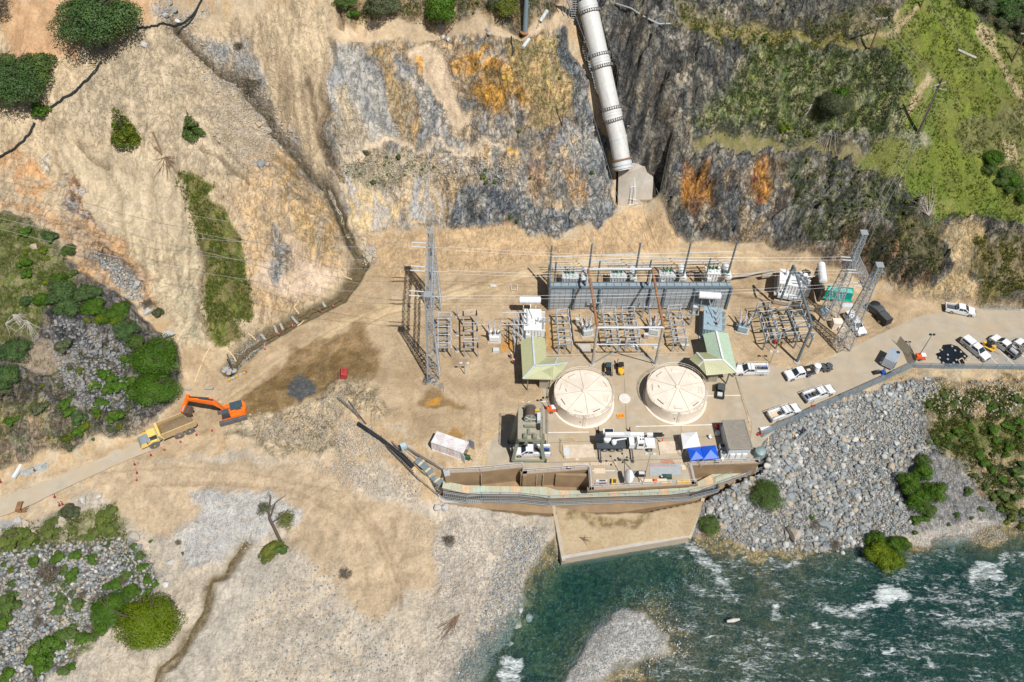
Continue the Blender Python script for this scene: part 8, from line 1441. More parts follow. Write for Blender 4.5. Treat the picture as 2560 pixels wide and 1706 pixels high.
for (a,b_,w_,mt_,l)in [(Z6B(1065,655),Z6B(1355,648),.55,mat('cream_beam',(.68,.58,.42),.7),'long cream timber beam along the deck edge'),(Z6B(1295,675),Z6B(1410,668),.3,YEL_,'short yellow beam at the deck edge, left of the other yellow one'),(Z6B(1465,668),Z6B(1605,658),.4,YEL_,'bright yellow beam at the right corner of the projecting deck')]:o=build(MB().beam(pv(a,.25),pv(b_,.25),w_,.35),'beam',mt_,None);tagit(o,l,'beam')
o=build(MB().box((0,0,.3),(.55,.4,.5)),'orange_bag',CORG,None);c=pv(Z6B(1235,650),.7);o.location=(c.x,c.y,.45);tagit(o,'orange bag on the long cream timber beam','bag')
T=thing('safety_rail','yellow guard rail round the left cream hatch cover','railing',tuple(pv(Z39(565,1300))));railing([pv(Z39(690,1190),.03),pv(Z39(560,1193),.03),pv(Z39(560,1310),.03),pv(Z39(600,1370),.03)],T=T,mt_=YEL_)
def mark(p):
    c=pv(p,.045);o=build(MB().beam((c.x-.35,c.y,c.z),(c.x+.35,c.y,c.z),.12,.004).beam((c.x,c.y-.35,c.z+.003),(c.x,c.y+.35,c.z+.003),.12,.004),'painted_cross',LINE,None);o['kind']='structure'
mark(Z39(715,1365));mark(Z6B(1520,485))

def light_tower(p,label,ht,head,rz=0):
    b=pv(p,.5);T=thing('light_tower',label,'light tower',(b.x,b.y,.03),rz);build(MB().box((0,0,.75),(1.6,1.0,.9)),'engine_box',CORG,T);build(MB().box((0,0,.28),(2.2,.9,.12)),'trailer_frame',DGR,T);build(MB().box((.5,0,1.25),(.9,.9,.12)),'lid',WHT,T);build(MB().tube([(-.3,0,1.2),head],[.08,.05],6),'mast',DGR,T)
    for s in (-1,1):build(MB().box((head[0]+s*.35,head[1],head[2]),(.4,.25,.35)),'lamp_head',BLK,T);build(MB().beam((-.8,s*.5,.3),(-1.2,s*1.4,.1),.07),'stabiliser',DGR,T)
    wheels(T,(0,),.28,.18,.6)
light_tower(Z39(460,880),'orange and white light tower squeezed against the left round tank',4,(-1.0,1.2,2.8),R(10));light_tower(q(6,1640,885)[0],'orange light tower with raised mast by the fence corner',6,(.9,1.5,5.6),R(0))

for k in range(4):a_=[Z3B(1085,590),Z3B(1148,592),Z3B(1150,645),Z3B(1092,648)];o=build(MB().beam(pv(a_[k],.12),pv(a_[(k+1)%4],.12),.1,.02),'painted_frame',LINE,None);o['kind']='structure'

for k,(x,y,l)in enumerate([(Z47(30,1180),0,'left'),(Z47(640,960),0,'second'),(Z47(1200,1010),0,'third'),(Z47(1760,1100),0,'fourth')]):
    b=pv(x);T=thing('bus_support_post','T shaped insulated bus support post in the switchyard, '+l+' one of the row','post',(b.x,b.y,0),0,'bus support posts');build(MB().beam((0,0,0),(0,0,3.2),.24),'post',STL,T);build(MB().beam((-1.2,0,3.2),(1.2,0,3.2),.22),'crossarm',STL,T)
    for s_ in (-1,0,1):m=MB();bushing(m,(s_*1.05,0,3.3),1.1,.19);build(m,'insulator',GYP,T)
for k,(a,b)in enumerate([(Z3B(1120,930),Z3B(1125,1170)),(Z3B(1165,880),Z3B(1165,1150)),(Z3B(1210,900),Z3B(1200,1180))]):
    A_,B_=pv(a,3.4),pv(b,3.4);T=thing('insulator_rack',['left','middle','right'][k]+' bar with white insulators left of the tall white transformer','rack',(A_.x,A_.y,0),0,'insulator bars');build(MB().beam(A_,B_,.2),'bar',STL,T,world=True)
    for e in (A_,B_):build(MB().beam((e.x,e.y,0),e,.18),'post',STL,T,world=True)
    for j in range(4):p=A_.lerp(B_,(j+.5)/4);m=MB();bushing(m,tuple(p),1.5,.22,(-.5,.2));build(m,'insulator',GYP,T,world=True)
for k,(x,y,w_,d_,h_,mt_,l)in enumerate([(1820,930,1.0,.6,1.3,STL,'grey control cabinet at the foot of the blast wall near its right end'),(1700,1350,1.6,.5,.5,CONL,'low concrete box below the right switch rack'),(640,1420,.6,.5,1.1,TG,'grey cabinet at the left portal post'),(1110,1360,1.2,.6,.5,CONL,'low concrete box below the middle pair of racks'),(430,1080,.7,.6,1.4,TG,'grey cabinet right of the left end rack'),(1240,1250,.8,.6,1.2,STL,'grey cabinet left of the right circuit breaker')]):
    b=pv(Z47(x,y));T=thing('cabinet',l,'cabinet',(b.x,b.y,0));build(MB().box((0,0,h_/2),(w_,d_,h_)),'case',mt_,T);build(MB().box((0,0,h_+.03),(w_*1.08,d_*1.1,.06)),'top',LGT,T)
# ================================================================ tailrace
BWALL=mat('stained_brown_concrete',(.33,.225,.125),.85,var=.18,sc=.6,dirt=(.22,.15,.09),dirt_amt=.45,bump=.02);COPE=mat('coping_concrete',(.36,.29,.22),.85,var=.15)
T=thing('tailrace_wall','tall brown stained concrete wall with white rails along the river side of the yard','wall',tuple(pv((1307,1170))))
rim=[(1112,1184),(1122,1183),(1200,1180),(1307,1169),(1307,1186),(1470,1174),(1474,1226),(1740,1211),(1729,1164),(1897,1158),(1900,1150)]
rw=[pv(p)for p in rim]
for i in range(len(rw)-1):
    a,b=rw[i],rw[i+1];d=(b-a);
    if d.length<.5:continue
    d.normalize();nn=Vector((-d.y,d.x,0));c=(a+b)/2+nn*.36;L=(b-a).length;rz=math.atan2(d.y,d.x)
    build(MB().box((c.x,c.y,-3.72)if i not in (5,6,7)else (c.x,c.y,-.4),(L+(.7 if i in (3,4,6)else 0),.7,7.3 if i not in (5,6,7)else .7),rz),'wall_section',BWALL,T,world=True);build(MB().box((c.x,c.y,.02),(L+.1,.78,.22),rz),'coping',COPE,T,world=True)
    if L>2:
        railing([tuple(a+nn*.3+Vector((0,0,.12))),tuple(b+nn*.3+Vector((0,0,.12)))],1.05,LGT,T,'railing',step=2.2,r=.045)
dk=[pv(p,0)for p in [(1476,1178),(1478,1224),(1737,1209),(1727,1168)]];build(MB().prism([(p.x,p.y)for p in dk],-.75,.034),'deck_slab',YCON,T,world=True);build(MB().prism([(dk[0].x+1,dk[0].y),(dk[0].x+1,dk[1].y+3.6),(dk[2].x-1,dk[2].y+3.6),(dk[2].x-1,dk[3].y)],-7.0,-.75),'pier',BWALL,T,world=True)
p_=pv(Z5B(1990,975));build(MB().box((p_.x+.8,p_.y+.35,-3.9),(6.2,.5,6.9)),'pier',BWALL,T,world=True)
for x in (955,1612,1690):p_=pv(Z5B(x,985));build(MB().box((p_.x,p_.y+.45,-3.9),(.16,.3,6.9)),'groove_rib',COPE,T,world=True)
fl=[pv(p,-4.4)for p in [(1110,1205),(1300,1200),(1480,1180),(1730,1170),(1890,1168),(1900,1178),(1740,1252),(1560,1280),(1370,1284),(1180,1270),(1105,1258)]]
o=build(MB().prism([(p.x,p.y)for p in fl],-7.0,-4.4),'tailrace_floor',BWALL,None);o['kind']='structure'

pairs=[(Z5B(510,1048),Z5B(490,1140)),(Z5B(780,1103),Z5B(780,1205)),(Z5B(1000,1108),Z5B(1000,1207)),(Z5B(1440,1115),Z5B(1440,1212)),(Z5B(1720,1120),Z5B(1760,1262)),(Z6B(190,755),Z6B(200,845)),(Z6B(530,757),Z6B(560,834)),(Z6B(1380,725),Z6B(1380,808)),(Z6B(1675,668),Z6B(1690,770)),(Z6B(1845,580),Z6B(1900,690)),(Z6B(2240,500),Z6B(2250,570)),(Z6B(2330,500),Z6B(2335,535))]
A_=[pv(a,-3.3)for a,b in pairs];B_=[pv(b,-3.4)for a,b in pairs];cum=[0]
for i in range(1,len(A_)):cum.append(cum[-1]+(B_[i]-B_[i-1]).length)
def interp(P,s):
    for i in range(len(cum)-1):
        if s<=cum[i+1]:return P[i].lerp(P[i+1],(s-cum[i])/(cum[i+1]-cum[i]))
    return P[-1]
T=thing('tailrace_cover','long band of pale green corrugated sheets covering the tailrace channel below the wall','roof',tuple(interp(A_,cum[-1]/2)));ns=int(cum[-1]/1.75);CTAN=mat('tan_translucent_sheet',(.60,.46,.30),.6,var=.15)
for k in range(ns):
    s0,s1=cum[-1]*k/ns,cum[-1]*(k+.985)/ns;nr=14;vs=[];fs=[]
    for j in range(nr+1):
        s=s0+(s1-s0)*j/nr;z=Vector((0,0,.075 if j%2 else-.0));vs+=[interp(A_,s)+z,interp(B_,s)+z]
    fs=[(2*j,2*j+1,2*j+3,2*j+2)for j in range(nr)];o=build(MB().add(vs,fs),'corrugated_sheet',CTAN if k%5==2 else CORR,T,world=True,fixn=False,label='tan see-through sheet' if k%5==2 else None)
build(MB().tube([b+Vector((0,0,.1))for b in B_],.09,6),'edge_pipe',BRN,T,world=True)

def mesh_mat(name,rgb,op):
    m,t,o=nodes(name);d=nd(t,'ShaderNodeBsdfDiffuse');d.inputs[0].default_value=(*rgb,1);tr=nd(t,'ShaderNodeBsdfTransparent');mx=nd(t,'ShaderNodeMixShader');mx.inputs[0].default_value=op;lk(t,tr.outputs[0],mx.inputs[1]);lk(t,d.outputs[0],mx.inputs[2]);lk(t,mx.outputs[0],o.inputs[0]);return m
CHN=mesh_mat('chain_link_mesh',(.30,.34,.37),.35);CHB=mesh_mat('slatted_mesh',(.22,.29,.35),.62);GRT=mat('dark_grating',(.05,.055,.06),.7)
def walkway(pts,z,wd,label,name='walkway',cat='walkway',steps=.32,mt_=STL,fence=1.1,cop=None):
    P=[pv(p,zz)if not isinstance(p,Vector)else p for p,zz in zip(pts,z if isinstance(z,(list,tuple))else [z]*len(pts))];T=thing(name,label,cat,tuple(P[len(P)//2]))
    for i in range(len(P)-1):
        a,b=P[i],P[i+1];d=(b-a).normalized();s=Vector((-d.y,d.x,0)).normalized()*wd/2
        for k in (-1,1):build(MB().beam(a+s*k,b+s*k,.1,.2),'side_beam',mt_,T,world=True)
        n=int((b-a).length/steps);m=MB()
        for j in range(n):p=a.lerp(b,(j+.5)/n);build(MB().beam(p-s,p+s,steps*.62,.05),'tread',GRT if cop is None else cop,T,world=True)if n*len(P)<110 else m.beam(p-s,p+s,steps*.62,.05)
        if m.v:build(m,'treads',GRT if cop is None else cop,T,world=True,kind='stuff')
    for k in (-1,1):
        Q=[];
        for i,p in enumerate(P):d=(P[min(i+1,len(P)-1)]-P[max(i-1,0)]).normalized();Q.append(tuple(p+Vector((-d.y,d.x,0)).normalized()*wd/2*k))
        railing(Q,fence,mt_,T,'handrail',step=2.4,r=.04)
    return T
walkway([Z5B(500,1225),Z5B(790,1270),Z5B(960,1255),Z5B(1400,1262),Z5B(1760,1300),Z6B(100,880),Z6B(560,862),Z6B(1100,850),Z6B(1600,822)],-3.7,1.3,'long grey railed catwalk outside the corrugated covers above the sandy apron',cop=mat('grey_grating',(.17,.165,.15),.7))
walkway([Z6B(1600,815),Z6B(1890,745),q(9,250,195)[0],q(9,640,60)[0]],[-3.7,-3.7,-3.7,-3.6],1.1,'grey catwalk running up between the riprap and the building corner')
SA=G(*q(6,850,1390)[0]);walkway([V(*q(9,650,40)[0],-3.4),V(*q(6,650,1540)[0],-2.6),SA+Vector((0,0,.9))],0,1.6,'grey metal stairs climbing the riprap from the catwalk to the fence','stairs','stairs',.36)
walkway([Z5B(-120,640),Z5B(60,820),Z5B(230,1000),Z5B(480,1215)],[-.8,-1.5,-2.3,-3.6],1.3,'dark stepped catwalk down the left end of the tailrace','stairs','stairs',.36,BRN)
T=thing('slipway_frame','dark lattice frame leaning along the right side of the sandy apron','frame',tuple(pv(Z6B(1700,920),-7)));a,b,c,d=[pv(p,-4.6)for p in (Z6B(1705,800),Z6B(1610,1050),Z6B(1640,1065),Z6B(1760,815))]
for u,v in ((a,b),(b,c),(c,d),(a,d)):build(MB().beam(u,v,.14),'frame_bar',BRN,T,world=True)
for k in range(7):u=(k+.5)/7;build(MB().beam(a.lerp(b,u),d.lerp(c,u),.08),'cross_bar',BRN,T,world=True)

T=thing('apron_wall','concrete edge wall round the sandy apron where it meets the green river','wall',tuple(pv((1560,1370),-7)))
e=[pv((1379,1262),-4.3),pv((1404,1399),-5.6),pv((1729,1344),-5.6),pv((1764,1243),-4.3)]
for a,b,nm in ((e[0],e[1],'side_wall'),(e[1],e[2],'river_wall'),(e[2],e[3],'side_wall')):d=(b-a).normalized();s=Vector((-d.y,d.x,0));build(MB().beam(a+s*.3-Vector((0,0,2.4)),b+s*.3-Vector((0,0,2.4)),.6,5.0),nm,CON,T,world=True);build(MB().beam(a+s*.3+Vector((0,0,.14)),b+s*.3+Vector((0,0,.14)),.62,.1),'edge_strip',CONL,T,world=True)if nm=='river_wall' else None

T=thing('intake_covers','row of blue grey sheet covers stepping down beside the dark catwalk','covers',tuple(pv(Z5B(330,950),-2)))
for k,(x0,y0,x1,y1,x2,y2,x3,y3,z)in enumerate([(165,825,240,755,330,850,270,910,-.6),(262,905,325,850,400,930,330,985,-1.3),(320,985,380,915,440,975,360,1030,-2.0),(360,1030,440,965,510,1050,430,1115,-2.7)]):
    c=[pv(Z5B(x,y),z)for x,y in ((x0,y0),(x1,y1),(x2,y2),(x3,y3))];build(MB().add(c+[p-Vector((0,0,.2))for p in c],[(0,1,2,3),(7,6,5,4),(0,4,5,1),(1,5,6,2),(2,6,7,3),(3,7,4,0)]),'cover_sheet',mat('slate_sheet',(.17,.23,.25),.5,var=.2),T,world=True)
    a,b,c_,d_=[c[0].lerp(c[1],.0).lerp(c[3].lerp(c[2],.0),u)for u in (.4,.6)]+[c[1].lerp(c[2],u)for u in (.6,.4)];build(MB().add([p+Vector((0,0,.02))for p in (a,d_,c_,b)],[(0,1,2,3)]),'tan_strip',CTAN,T,world=True,fixn=False)
for k,(a,b,z0,z1,w_,mt_)in enumerate([(Z5B(60,640),Z5B(560,930),.2,.1,.35,COPE),(Z5B(90,630),Z5B(500,900),.5,.4,.12,LGT),(Z5B(150,1000),Z5B(520,1300),-3.0,-4.2,.7,CONL),(Z5B(500,1305),Z5B(960,1300),-4.3,-4.3,.5,CONL)]):a=pv(a,z0);b=pv(b,z1);build(MB().beam(a,b,w_,.9 if w_>.2 else .12),'side_beam',mt_,T,world=True)
c=pv(Z5B(548,950),.3);build(MB().box(c,(1.0,1.4,.2),.3),'end_plate',SIL,T,world=True);c=pv(Z5B(40,640),.8);build(MB().box(c,(1.0,.8,.9),.5),'pale_box',mat('pale_blue_metal',(.42,.55,.62),.4),T,world=True)
railing([tuple(G(*Z5B(60,700))),tuple(G(*Z5B(300,880))),tuple(G(*Z5B(520,1020)))],T=T,mt_=STL)

def fence(pts,h,label,mesh,z=None,post_mt=STB,step=3.0,nm='chain_link_fence',cat='fence',off=0):
    P=[G(*p)if z is None else pv(p,z)for p in pts];T=thing(nm,label,cat,tuple(P[0]))
    for i in range(len(P)-1):
        a,b=P[i],P[i+1];n=max(1,round((b-a).length/step))
        for j in range(n):
            p=a.lerp(b,j/n);q1=a.lerp(b,(j+1)/n);up_=Vector((0,0,h));build(MB().add([p,q1,q1+up_,p+up_],[(0,1,2,3)]),'mesh_panel',mesh,T,world=True,fixn=False);build(MB().tube([p-Vector((0,0,.2)),p+Vector((0,0,h+.1))],.05,6),'post',post_mt,T,world=True)
            build(MB().tube([p+up_,q1+up_],.035,5),'top_rail',post_mt,T,world=True)
    return T
fence(q(6,560,1435,650,1385,900,1265,1200,1135,1400,1045,1590,955),2.1,'blue grey slatted chain link fence climbing from the building to the gate corner',CHB,0);fence(q(6,1600,958,1800,965,2050,965,2353,972,2500,980),1.6,'low chain link fence along the riverside of the parking lot',CHB,0)
fence(q(6,1590,950,1560,880,1480,790),2.2,'short dark slatted gate fence beside the grey box trailer',mesh_mat('tan_mesh',(.20,.20,.17),.7),0)
fence(q(5,-5,1190,60,1240,140,1320),1.8,'leaning mesh fence piece at the top of the black flume',mesh_mat('grey_mesh',(.25,.25,.24),.6),None,STL)
fence([p for p in q(5,130,1350,260,1440,400,1545)],1.1,'dark mesh fence along the black flume left of the container',mesh_mat('dark_mesh',(.04,.04,.045),.5),None,BRN)
P=[G(*p)for p in q(5,125,1345,200,1395,280,1450,350,1505,430,1570,500,1640)];o=build(MB().tube([p+Vector((0,0,.25))for p in P],.42,8),'flume',mat('black_flume',(.015,.02,.026),.5),None);tagit(o,'black curved flume running down to the left catwalk','flume')
for k,(pt,l)in enumerate([(q(5,60,1190,110,1260,180,1350),'thin dark pipe lying above the flume')]):P=[G(*p)for p in pt];tagit(build(MB().tube([p+Vector((0,0,.4))for p in P],.12,6),'pipe',BRN,None),l,'pipe')
# ================================================================ penstock
pcl=[((1458,-70),41.8),((1470,17),37.6),((1501,152),29.8),((1531.5,290),21.3),((1545,345),17.6),((1558,424),12.2)]
PC=[pv(p,z)for p,z in pcl];T=thing('penstock','huge white steel pipe coming down the rock gully into the concrete block','pipe',tuple(PC[3]))
WP=mat('pipe_white',(.58,.58,.56),.5,var=.10,sc=2,dirt=(.38,.33,.26),dirt_amt=.15);RP=1.92
build(MB().tube(PC,[RP+.12,RP+.08,RP,RP-.04,RP-.06,RP-.10],40),'pipe_shell',WP,T,world=True,smooth=True)
def onp(s):
    L=[0];
    for i in range(1,len(PC)):L.append(L[-1]+(PC[i]-PC[i-1]).length)
    for i in range(len(PC)-1):
        if s<=L[i+1]:return PC[i].lerp(PC[i+1],(s-L[i])/(L[i+1]-L[i])),(PC[i+1]-PC[i]).normalized()
    return PC[-1],(PC[-1]-PC[-2]).normalized()
def proj_s(py):
    best=None
    for s in np.arange(0,75,.1):
        p,_=onp(s);v=np.array(p)-CAM;y=853-FPX*(v@UP)/(v@FW)
        if best is None or abs(y-py)<best[0]:best=(abs(y-py),s)
    return best[1]
for (y0,y1)in ((5,32),(140,167),(272,300)):
    s0,s1=proj_s(y0),proj_s(y1)
    p,d=onp((s0+s1)/2);build(MB().tube([p-d*(s1-s0)/2,p+d*(s1-s0)/2],RP+.13,40),'expansion_sleeve',WP,T,world=True,smooth=True)
    for s in (s0,s1):
        p,d=onp(s);build(MB().tube([p-d*.18,p+d*.18],RP+.32,40),'flange',LGT,T,world=True);u=d.cross(Vector((0,0,1))).normalized();v=d.cross(u)
        m=MB()
        for k in range(30):a=k*2*math.pi/30;e=(u*math.cos(a)+v*math.sin(a))*(RP+.40);m.beam(p+e-d*.32,p+e+d*.32,.14,.2)
        build(m,'bolts',BRN,T,world=True,kind='stuff')
        for s2 in (-.24,.24):p2=p+d*s2;build(MB().tube([p2-d*.04,p2+d*.04],RP+.36,40),'gasket_ring',mat('rust_ring',(.22,.14,.09),.8),T,world=True)
    for k in (.35,.6):p,d=onp(s0+(s1-s0)*k);build(MB().tube([p-d*.07,p+d*.07],RP+.24,40),'rib_ring',LGT,T,world=True)
s=proj_s(398);p,d=onp(s);build(MB().tube([p-d*.15,p+d*.15],RP+.28,40),'flange',mat('rust_ring',(.22,.14,.09),.8),T,world=True);build(MB().tube([p+d*.5,p+d*1.2],RP+.15,40),'rib_ring',LGT,T,world=True);build(MB().tube([p+d*1.5,p+d*1.9],RP+.2,40),'rib_ring',LGT,T,world=True)
p,d=onp(proj_s(345));build(MB().tube([p-d*.2,p+d*.2],RP+.03,40),'weld_band',LGT,T,world=True)

def Z8(x,y):return (1380+x/2.9,y/2.9)
T=thing('thrust_block','large pale concrete anchor block at the foot of the penstock','block',tuple(pv(Z8(600,1500),4)))
fb=[pv(Z8(478,1505),3.2),pv(Z8(768,1468),3.2)];ft=[pv(Z8(483,1240),11.0),pv(Z8(715,1190),11.4)];yb=max(ft[0].y,ft[1].y)+2.2
fm=[pv(Z8(590,1500),3.2),pv(Z8(570,1222),11.4)]
build(MB().add([fb[0],fm[0],fb[1],Vector((fb[1].x,yb+1,3.2)),Vector((fb[0].x,yb+1,3.2)),ft[0],fm[1]+Vector((0,-1.1,0)),ft[1],Vector((ft[1].x-1.0,yb,11.6)),Vector((ft[0].x+.5,yb,11.2))],[(0,1,6,5),(1,2,7,6),(2,3,8,7),(3,4,9,8),(4,0,5,9),(5,6,7,8,9),(4,3,2,1,0)]),'block',mat('anchor_concrete',(.47,.44,.39),.85,var=.12,sc=.5,dirt=(.36,.27,.18),dirt_amt=.35,bump=.02),T,world=True)
build(MB().box((fb[1].x-2.3,fb[1].y-.35,3.9),(3.6,.8,1.3),.05),'step',CON,T,world=True);gg=MB()
rnd=random.Random(4)
for k in range(9):
    u=rnd.uniform(.38,.56);a=pv(Z8(600+u*40-15,1240+rnd.uniform(0,150)),9.5-0)if False else None
def onface(x,y,off=.9):
    A,B,Cc=fm[0],fb[1],ft[1];n=(B-A).cross(Cc-A).normalized();d_=Vector(FW*FPX+RT*(Z8(x,y)[0]-1280)+UP*(853-Z8(x,y)[1])).normalized();C0=Vector(CAM);t_=(A-C0).dot(n)/d_.dot(n);return C0+d_*(t_-off)
for pts in [((578,1265),(600,1300),(596,1380),(590,1495)),((570,1310),(572,1400),(566,1495)),((600,1300),(605,1400),(600,1470),(650,1490)),((568,1360),(608,1350)),((565,1440),(612,1450)),((540,1490),(600,1480))]:build(MB().tube([onface(*p)for p in pts],.07,5),'drip_stain',WHT,T,world=True)
g=[G(*Z8(700,1160)),G(*Z8(650,1090))]

st=[pv(Z8(120,-60),41),pv(Z8(160,60),37.2),pv(Z8(240,410),25.6),pv(Z8(350,915),13.2)];T=thing('inclined_stair','long steel lattice stair climbing the gully left of the penstock','stairs',tuple(st[2]))
s_=Vector((.95,0,0))
for k in (-1,1):build(MB().tube([p+s_*k for p in st],.1,6),'stringer',STB,T,world=True);build(MB().tube([p+s_*k+Vector((0,0,1.1))for p in st],.05,5),'handrail',STL,T,world=True)
for i in range(len(st)-1):
    n=int((st[i+1]-st[i]).length/.55)
    for j in range(n):p=st[i].lerp(st[i+1],j/n);build(MB().beam(p-s_,p+s_,.34,.06),'tread',STL,T,world=True)
m=MB()
for i in range(len(st)-1):
    n=int((st[i+1]-st[i]).length/2)
    for j in range(n):
        p=st[i].lerp(st[i+1],j/n)
        for k in (-1,1):m.beam(p+s_*k,p+s_*k+Vector((0,0,1.1)),.06);m.beam(p+s_*k-Vector((0,0,3)),p+s_*k,.12)
build(m,'baluster_posts',STL,T,world=True,kind='stuff')
st2=[pv(Z8(385,1035),12.2),pv(Z8(430,1235),8.0)];T=thing('drain_pipe','thin pale blue pipe below the stair beside the penstock','pipe',tuple(st2[0]));build(MB().tube(st2,.28,10),'pipe',mat('pale_blue_metal',(.42,.55,.62),.4),T,world=True,smooth=True);build(MB().tube([st2[1]-Vector((.2,.0,0)),st2[1]+Vector((1.2,1.2,.3))],.35,10),'valve',SIL,T,world=True)

T=thing('scaffolding','grey scaffold cage round the penstock at its lowest bend','scaffold',tuple(pv(Z8(420,950),14)))
def scaff(x,y,z,nx,ny,nz,T,sx=1.3,sz=1.6):
    o=pv(Z8(x,y),z)
    for i in range(nx):
        for j in range(ny):build(MB().beam(o+Vector((i*sx,j*sx,0)),o+Vector((i*sx,j*sx,nz*sz)),.07),'standard',STL,T,world=True)
    for k in range(nz+1):
        for i in range(nx):build(MB().beam(o+Vector((i*sx,0,k*sz)),o+Vector((i*sx,(ny-1)*sx,k*sz)),.06),'ledger',STL,T,world=True)
        for j in range(ny):build(MB().beam(o+Vector((0,j*sx,k*sz)),o+Vector(((nx-1)*sx,j*sx,k*sz)),.06),'transom',STL,T,world=True)
        if k==nz:build(MB().box(o+Vector(((nx-1)*sx/2,(ny-1)*sx/2,k*sz)),((nx-1)*sx,(ny-1)*sx,.06)),'platform',PLY,T,world=True)
scaff(365,1010,13.0,2,3,3,T);scaff(530,1030,13.2,3,2,2,T);scaff(540,960,16,3,2,1,T)

b=G(1312,82);T=thing('steel_monopole','tall blue grey steel pole rising out of the top of the picture from the bench','pole',(b.x,b.y,b.z));build(MB().tube([(0,0,0),(.3,0,22)],[.52,.38],18),'shaft',mat('monopole_blue',(.22,.31,.37),.45,.2,var=.08),T,smooth=True);build(MB().lathe([(1.0,0),(1.0,.2),(.6,.3)],(0,0,0),20),'base_flange',RUS,T)
def tube_thing(pts,r,label,mt_,zo=.3,name='pipe',cat='pipe',n=10):P=[G(*p)for p in pts];return tagit(build(MB().tube([(p.x,p.y,gh(p.x,p.y)+zo)for p in P],r,n),name,mt_,None,smooth=True),label,cat)
tube_thing(q(2,1418,85,1370,160),.42,'pale grey steel tube lying on the upper bench right of the tall pole',LGT,.5);tube_thing(q(2,1290,285,1250,340),.42,'short grey steel tube on the face below the tall pole',LGT,.5);tube_thing(q(2,1172,262,1172,300,1185,345,1178,392,1190,360),.14,'black looped strap hanging on the face below the tall pole',HOSE,.4);tube_thing(q(2,1360,180,1345,200,1380,120),.1,'thin pale rope by the steel tube on the bench',DEADW,.3)

def hose(pts,r,label):
    P=[G(*p)for p in pts];Q=[]
    for i in range(len(P)-1):
        for k in range(6):Q.append(P[i].lerp(P[i+1],k/6))
    Q.append(P[-1]);return tagit(build(MB().tube([(p.x,p.y,max(gh(p.x,p.y)+r*.8,p.z)+.15)for p in Q],r,8),'hose',HOSE,None,smooth=True),label,'hose')
hose(q(1,1385,0,1350,70,1300,130,1240,175,1180,185,1080,185,1000,198,930,220),.2,'black hose from the top edge curving left to the huge oak');hose(q(1,1378,10,1340,100,1280,180,1215,240),.16,'thinner black hose splitting off towards the stream head')
hose(q(1,695,435,660,490,600,560,540,610,460,670,400,710,350,745),.22,'black hose curving from the huge oak down to the ragged oak');hose(q(1,240,850,215,910,170,970,110,1020,50,1055,-20,1085),.22,'black hose curving below the ragged oak to the left edge')

def wpole(base,top,label,arms,rr=.17,mt_=WOOD):
    b=G(*base);hh=zat(*top,b.y);T=thing('utility_pole',label,'utility pole',(b.x,b.y,b.z));h=hh-b.z;build(MB().tube([(0,0,-.5),(0,0,h)],[rr*1.2,rr*.8],8),'pole',mt_,T,smooth=True)
    for (dz,L,a)in arms:c,s=math.cos(a)*L/2,math.sin(a)*L/2;build(MB().beam((-c,-s,h-dz),(c,s,h-dz),.16),'crossarm',DEADW,T);[build(MB().lathe([(.08,0),(.1,.1),(.04,.25)],(k*c*.9,k*s*.9,h-dz+.08),6),'insulator',GYP,T)for k in (-1,0,1)]
    return Vector((b.x,b.y,hh))
UP1=wpole(q(3,1628,910)[0],q(3,1818,540)[0],'dark double wooden pole with two crossarms on the green slope',[(1.2,3.2,.5),(2.2,3.2,-.3)],.24,BARK);UP2=wpole(q(3,1300,340)[0],q(3,1368,118)[0],'thin wooden pole with one pale crossarm above the middle bench',[(.3,2.6,.25)]);UP3=wpole(q(3,1645,50)[0],q(3,1672,-30)[0],'short piece of wooden pole reaching out of the top edge',[(.3,2.4,.2)]);UP4=wpole(q(3,2270,425)[0],q(3,2360,220)[0],'wooden pole at the right edge beside a bare patch',[(.3,2.6,.2)],.2)
wpole(q(2,1520,865)[0],q(2,1530,640)[0],'thin wooden pole standing on the ochre rock left of the penstock',[],.12);wpole(q(4,1602,1000)[0],q(4,1540,862)[0],'leaning dark post at the lower end of the creek ditch',[],.13,BRN)
# ================================================================ wires
WIRE=mat('bright_wire',(.45,.45,.45),.4,.4);
def wire(a,b,sag,label,r=.035,n=24,grp='overhead wires',mt_=WIRE,name='overhead_wire'):
    a,b=Vector(a),Vector(b);P=[a.lerp(b,k/n)-Vector((0,0,sag*4*(k/n)*(1-k/n)))for k in range(n+1)];return tagit(build(MB().tube(P,r,4),name,mt_,None,fixn=False),label,'wire',grp)
for k,(yl,zl)in enumerate([(424,27),(448,27),(475,27),(522,23),(545,23),(570,23)]):
    e=BEAML[2-k%3];a=pv((-40,yl-8),zl);wire(a,(e.x-3.2,e.y+(.5 if k<3 else-.6),e.z+.2),3.2,'pale power line crossing from the left edge over the washed slope to the left tower',.03,grp='power lines to the left tower')
for k in range(3):
    for dz in (-.4,.4):a=BEAML[k];b=BEAMR[k];wire((a.x+3.2,a.y+dz,a.z-.6),(b.x-2.6,b.y+dz,b.z+.1),1.2,'long pale conductor spanning the yard between the left and right towers',.022,36,'conductors across the yard')
for k,(x0,y0,z0,x1,y1,z1)in enumerate([(1345,-20,52,1480,640,9),(1368,-20,52,1502,700,9.5),(1395,-20,50,1590,640,9),(1420,-10,48,1680,630,9),(1360,-20,50,1420,560,9),(1640,470,12,1730,640,8)]):wire(pv((x0,y0),z0),pv((x1,y1),z1),.8,'thin line running down past the penstock to the bus poles',.03,20,'lines down the hill to the yard')
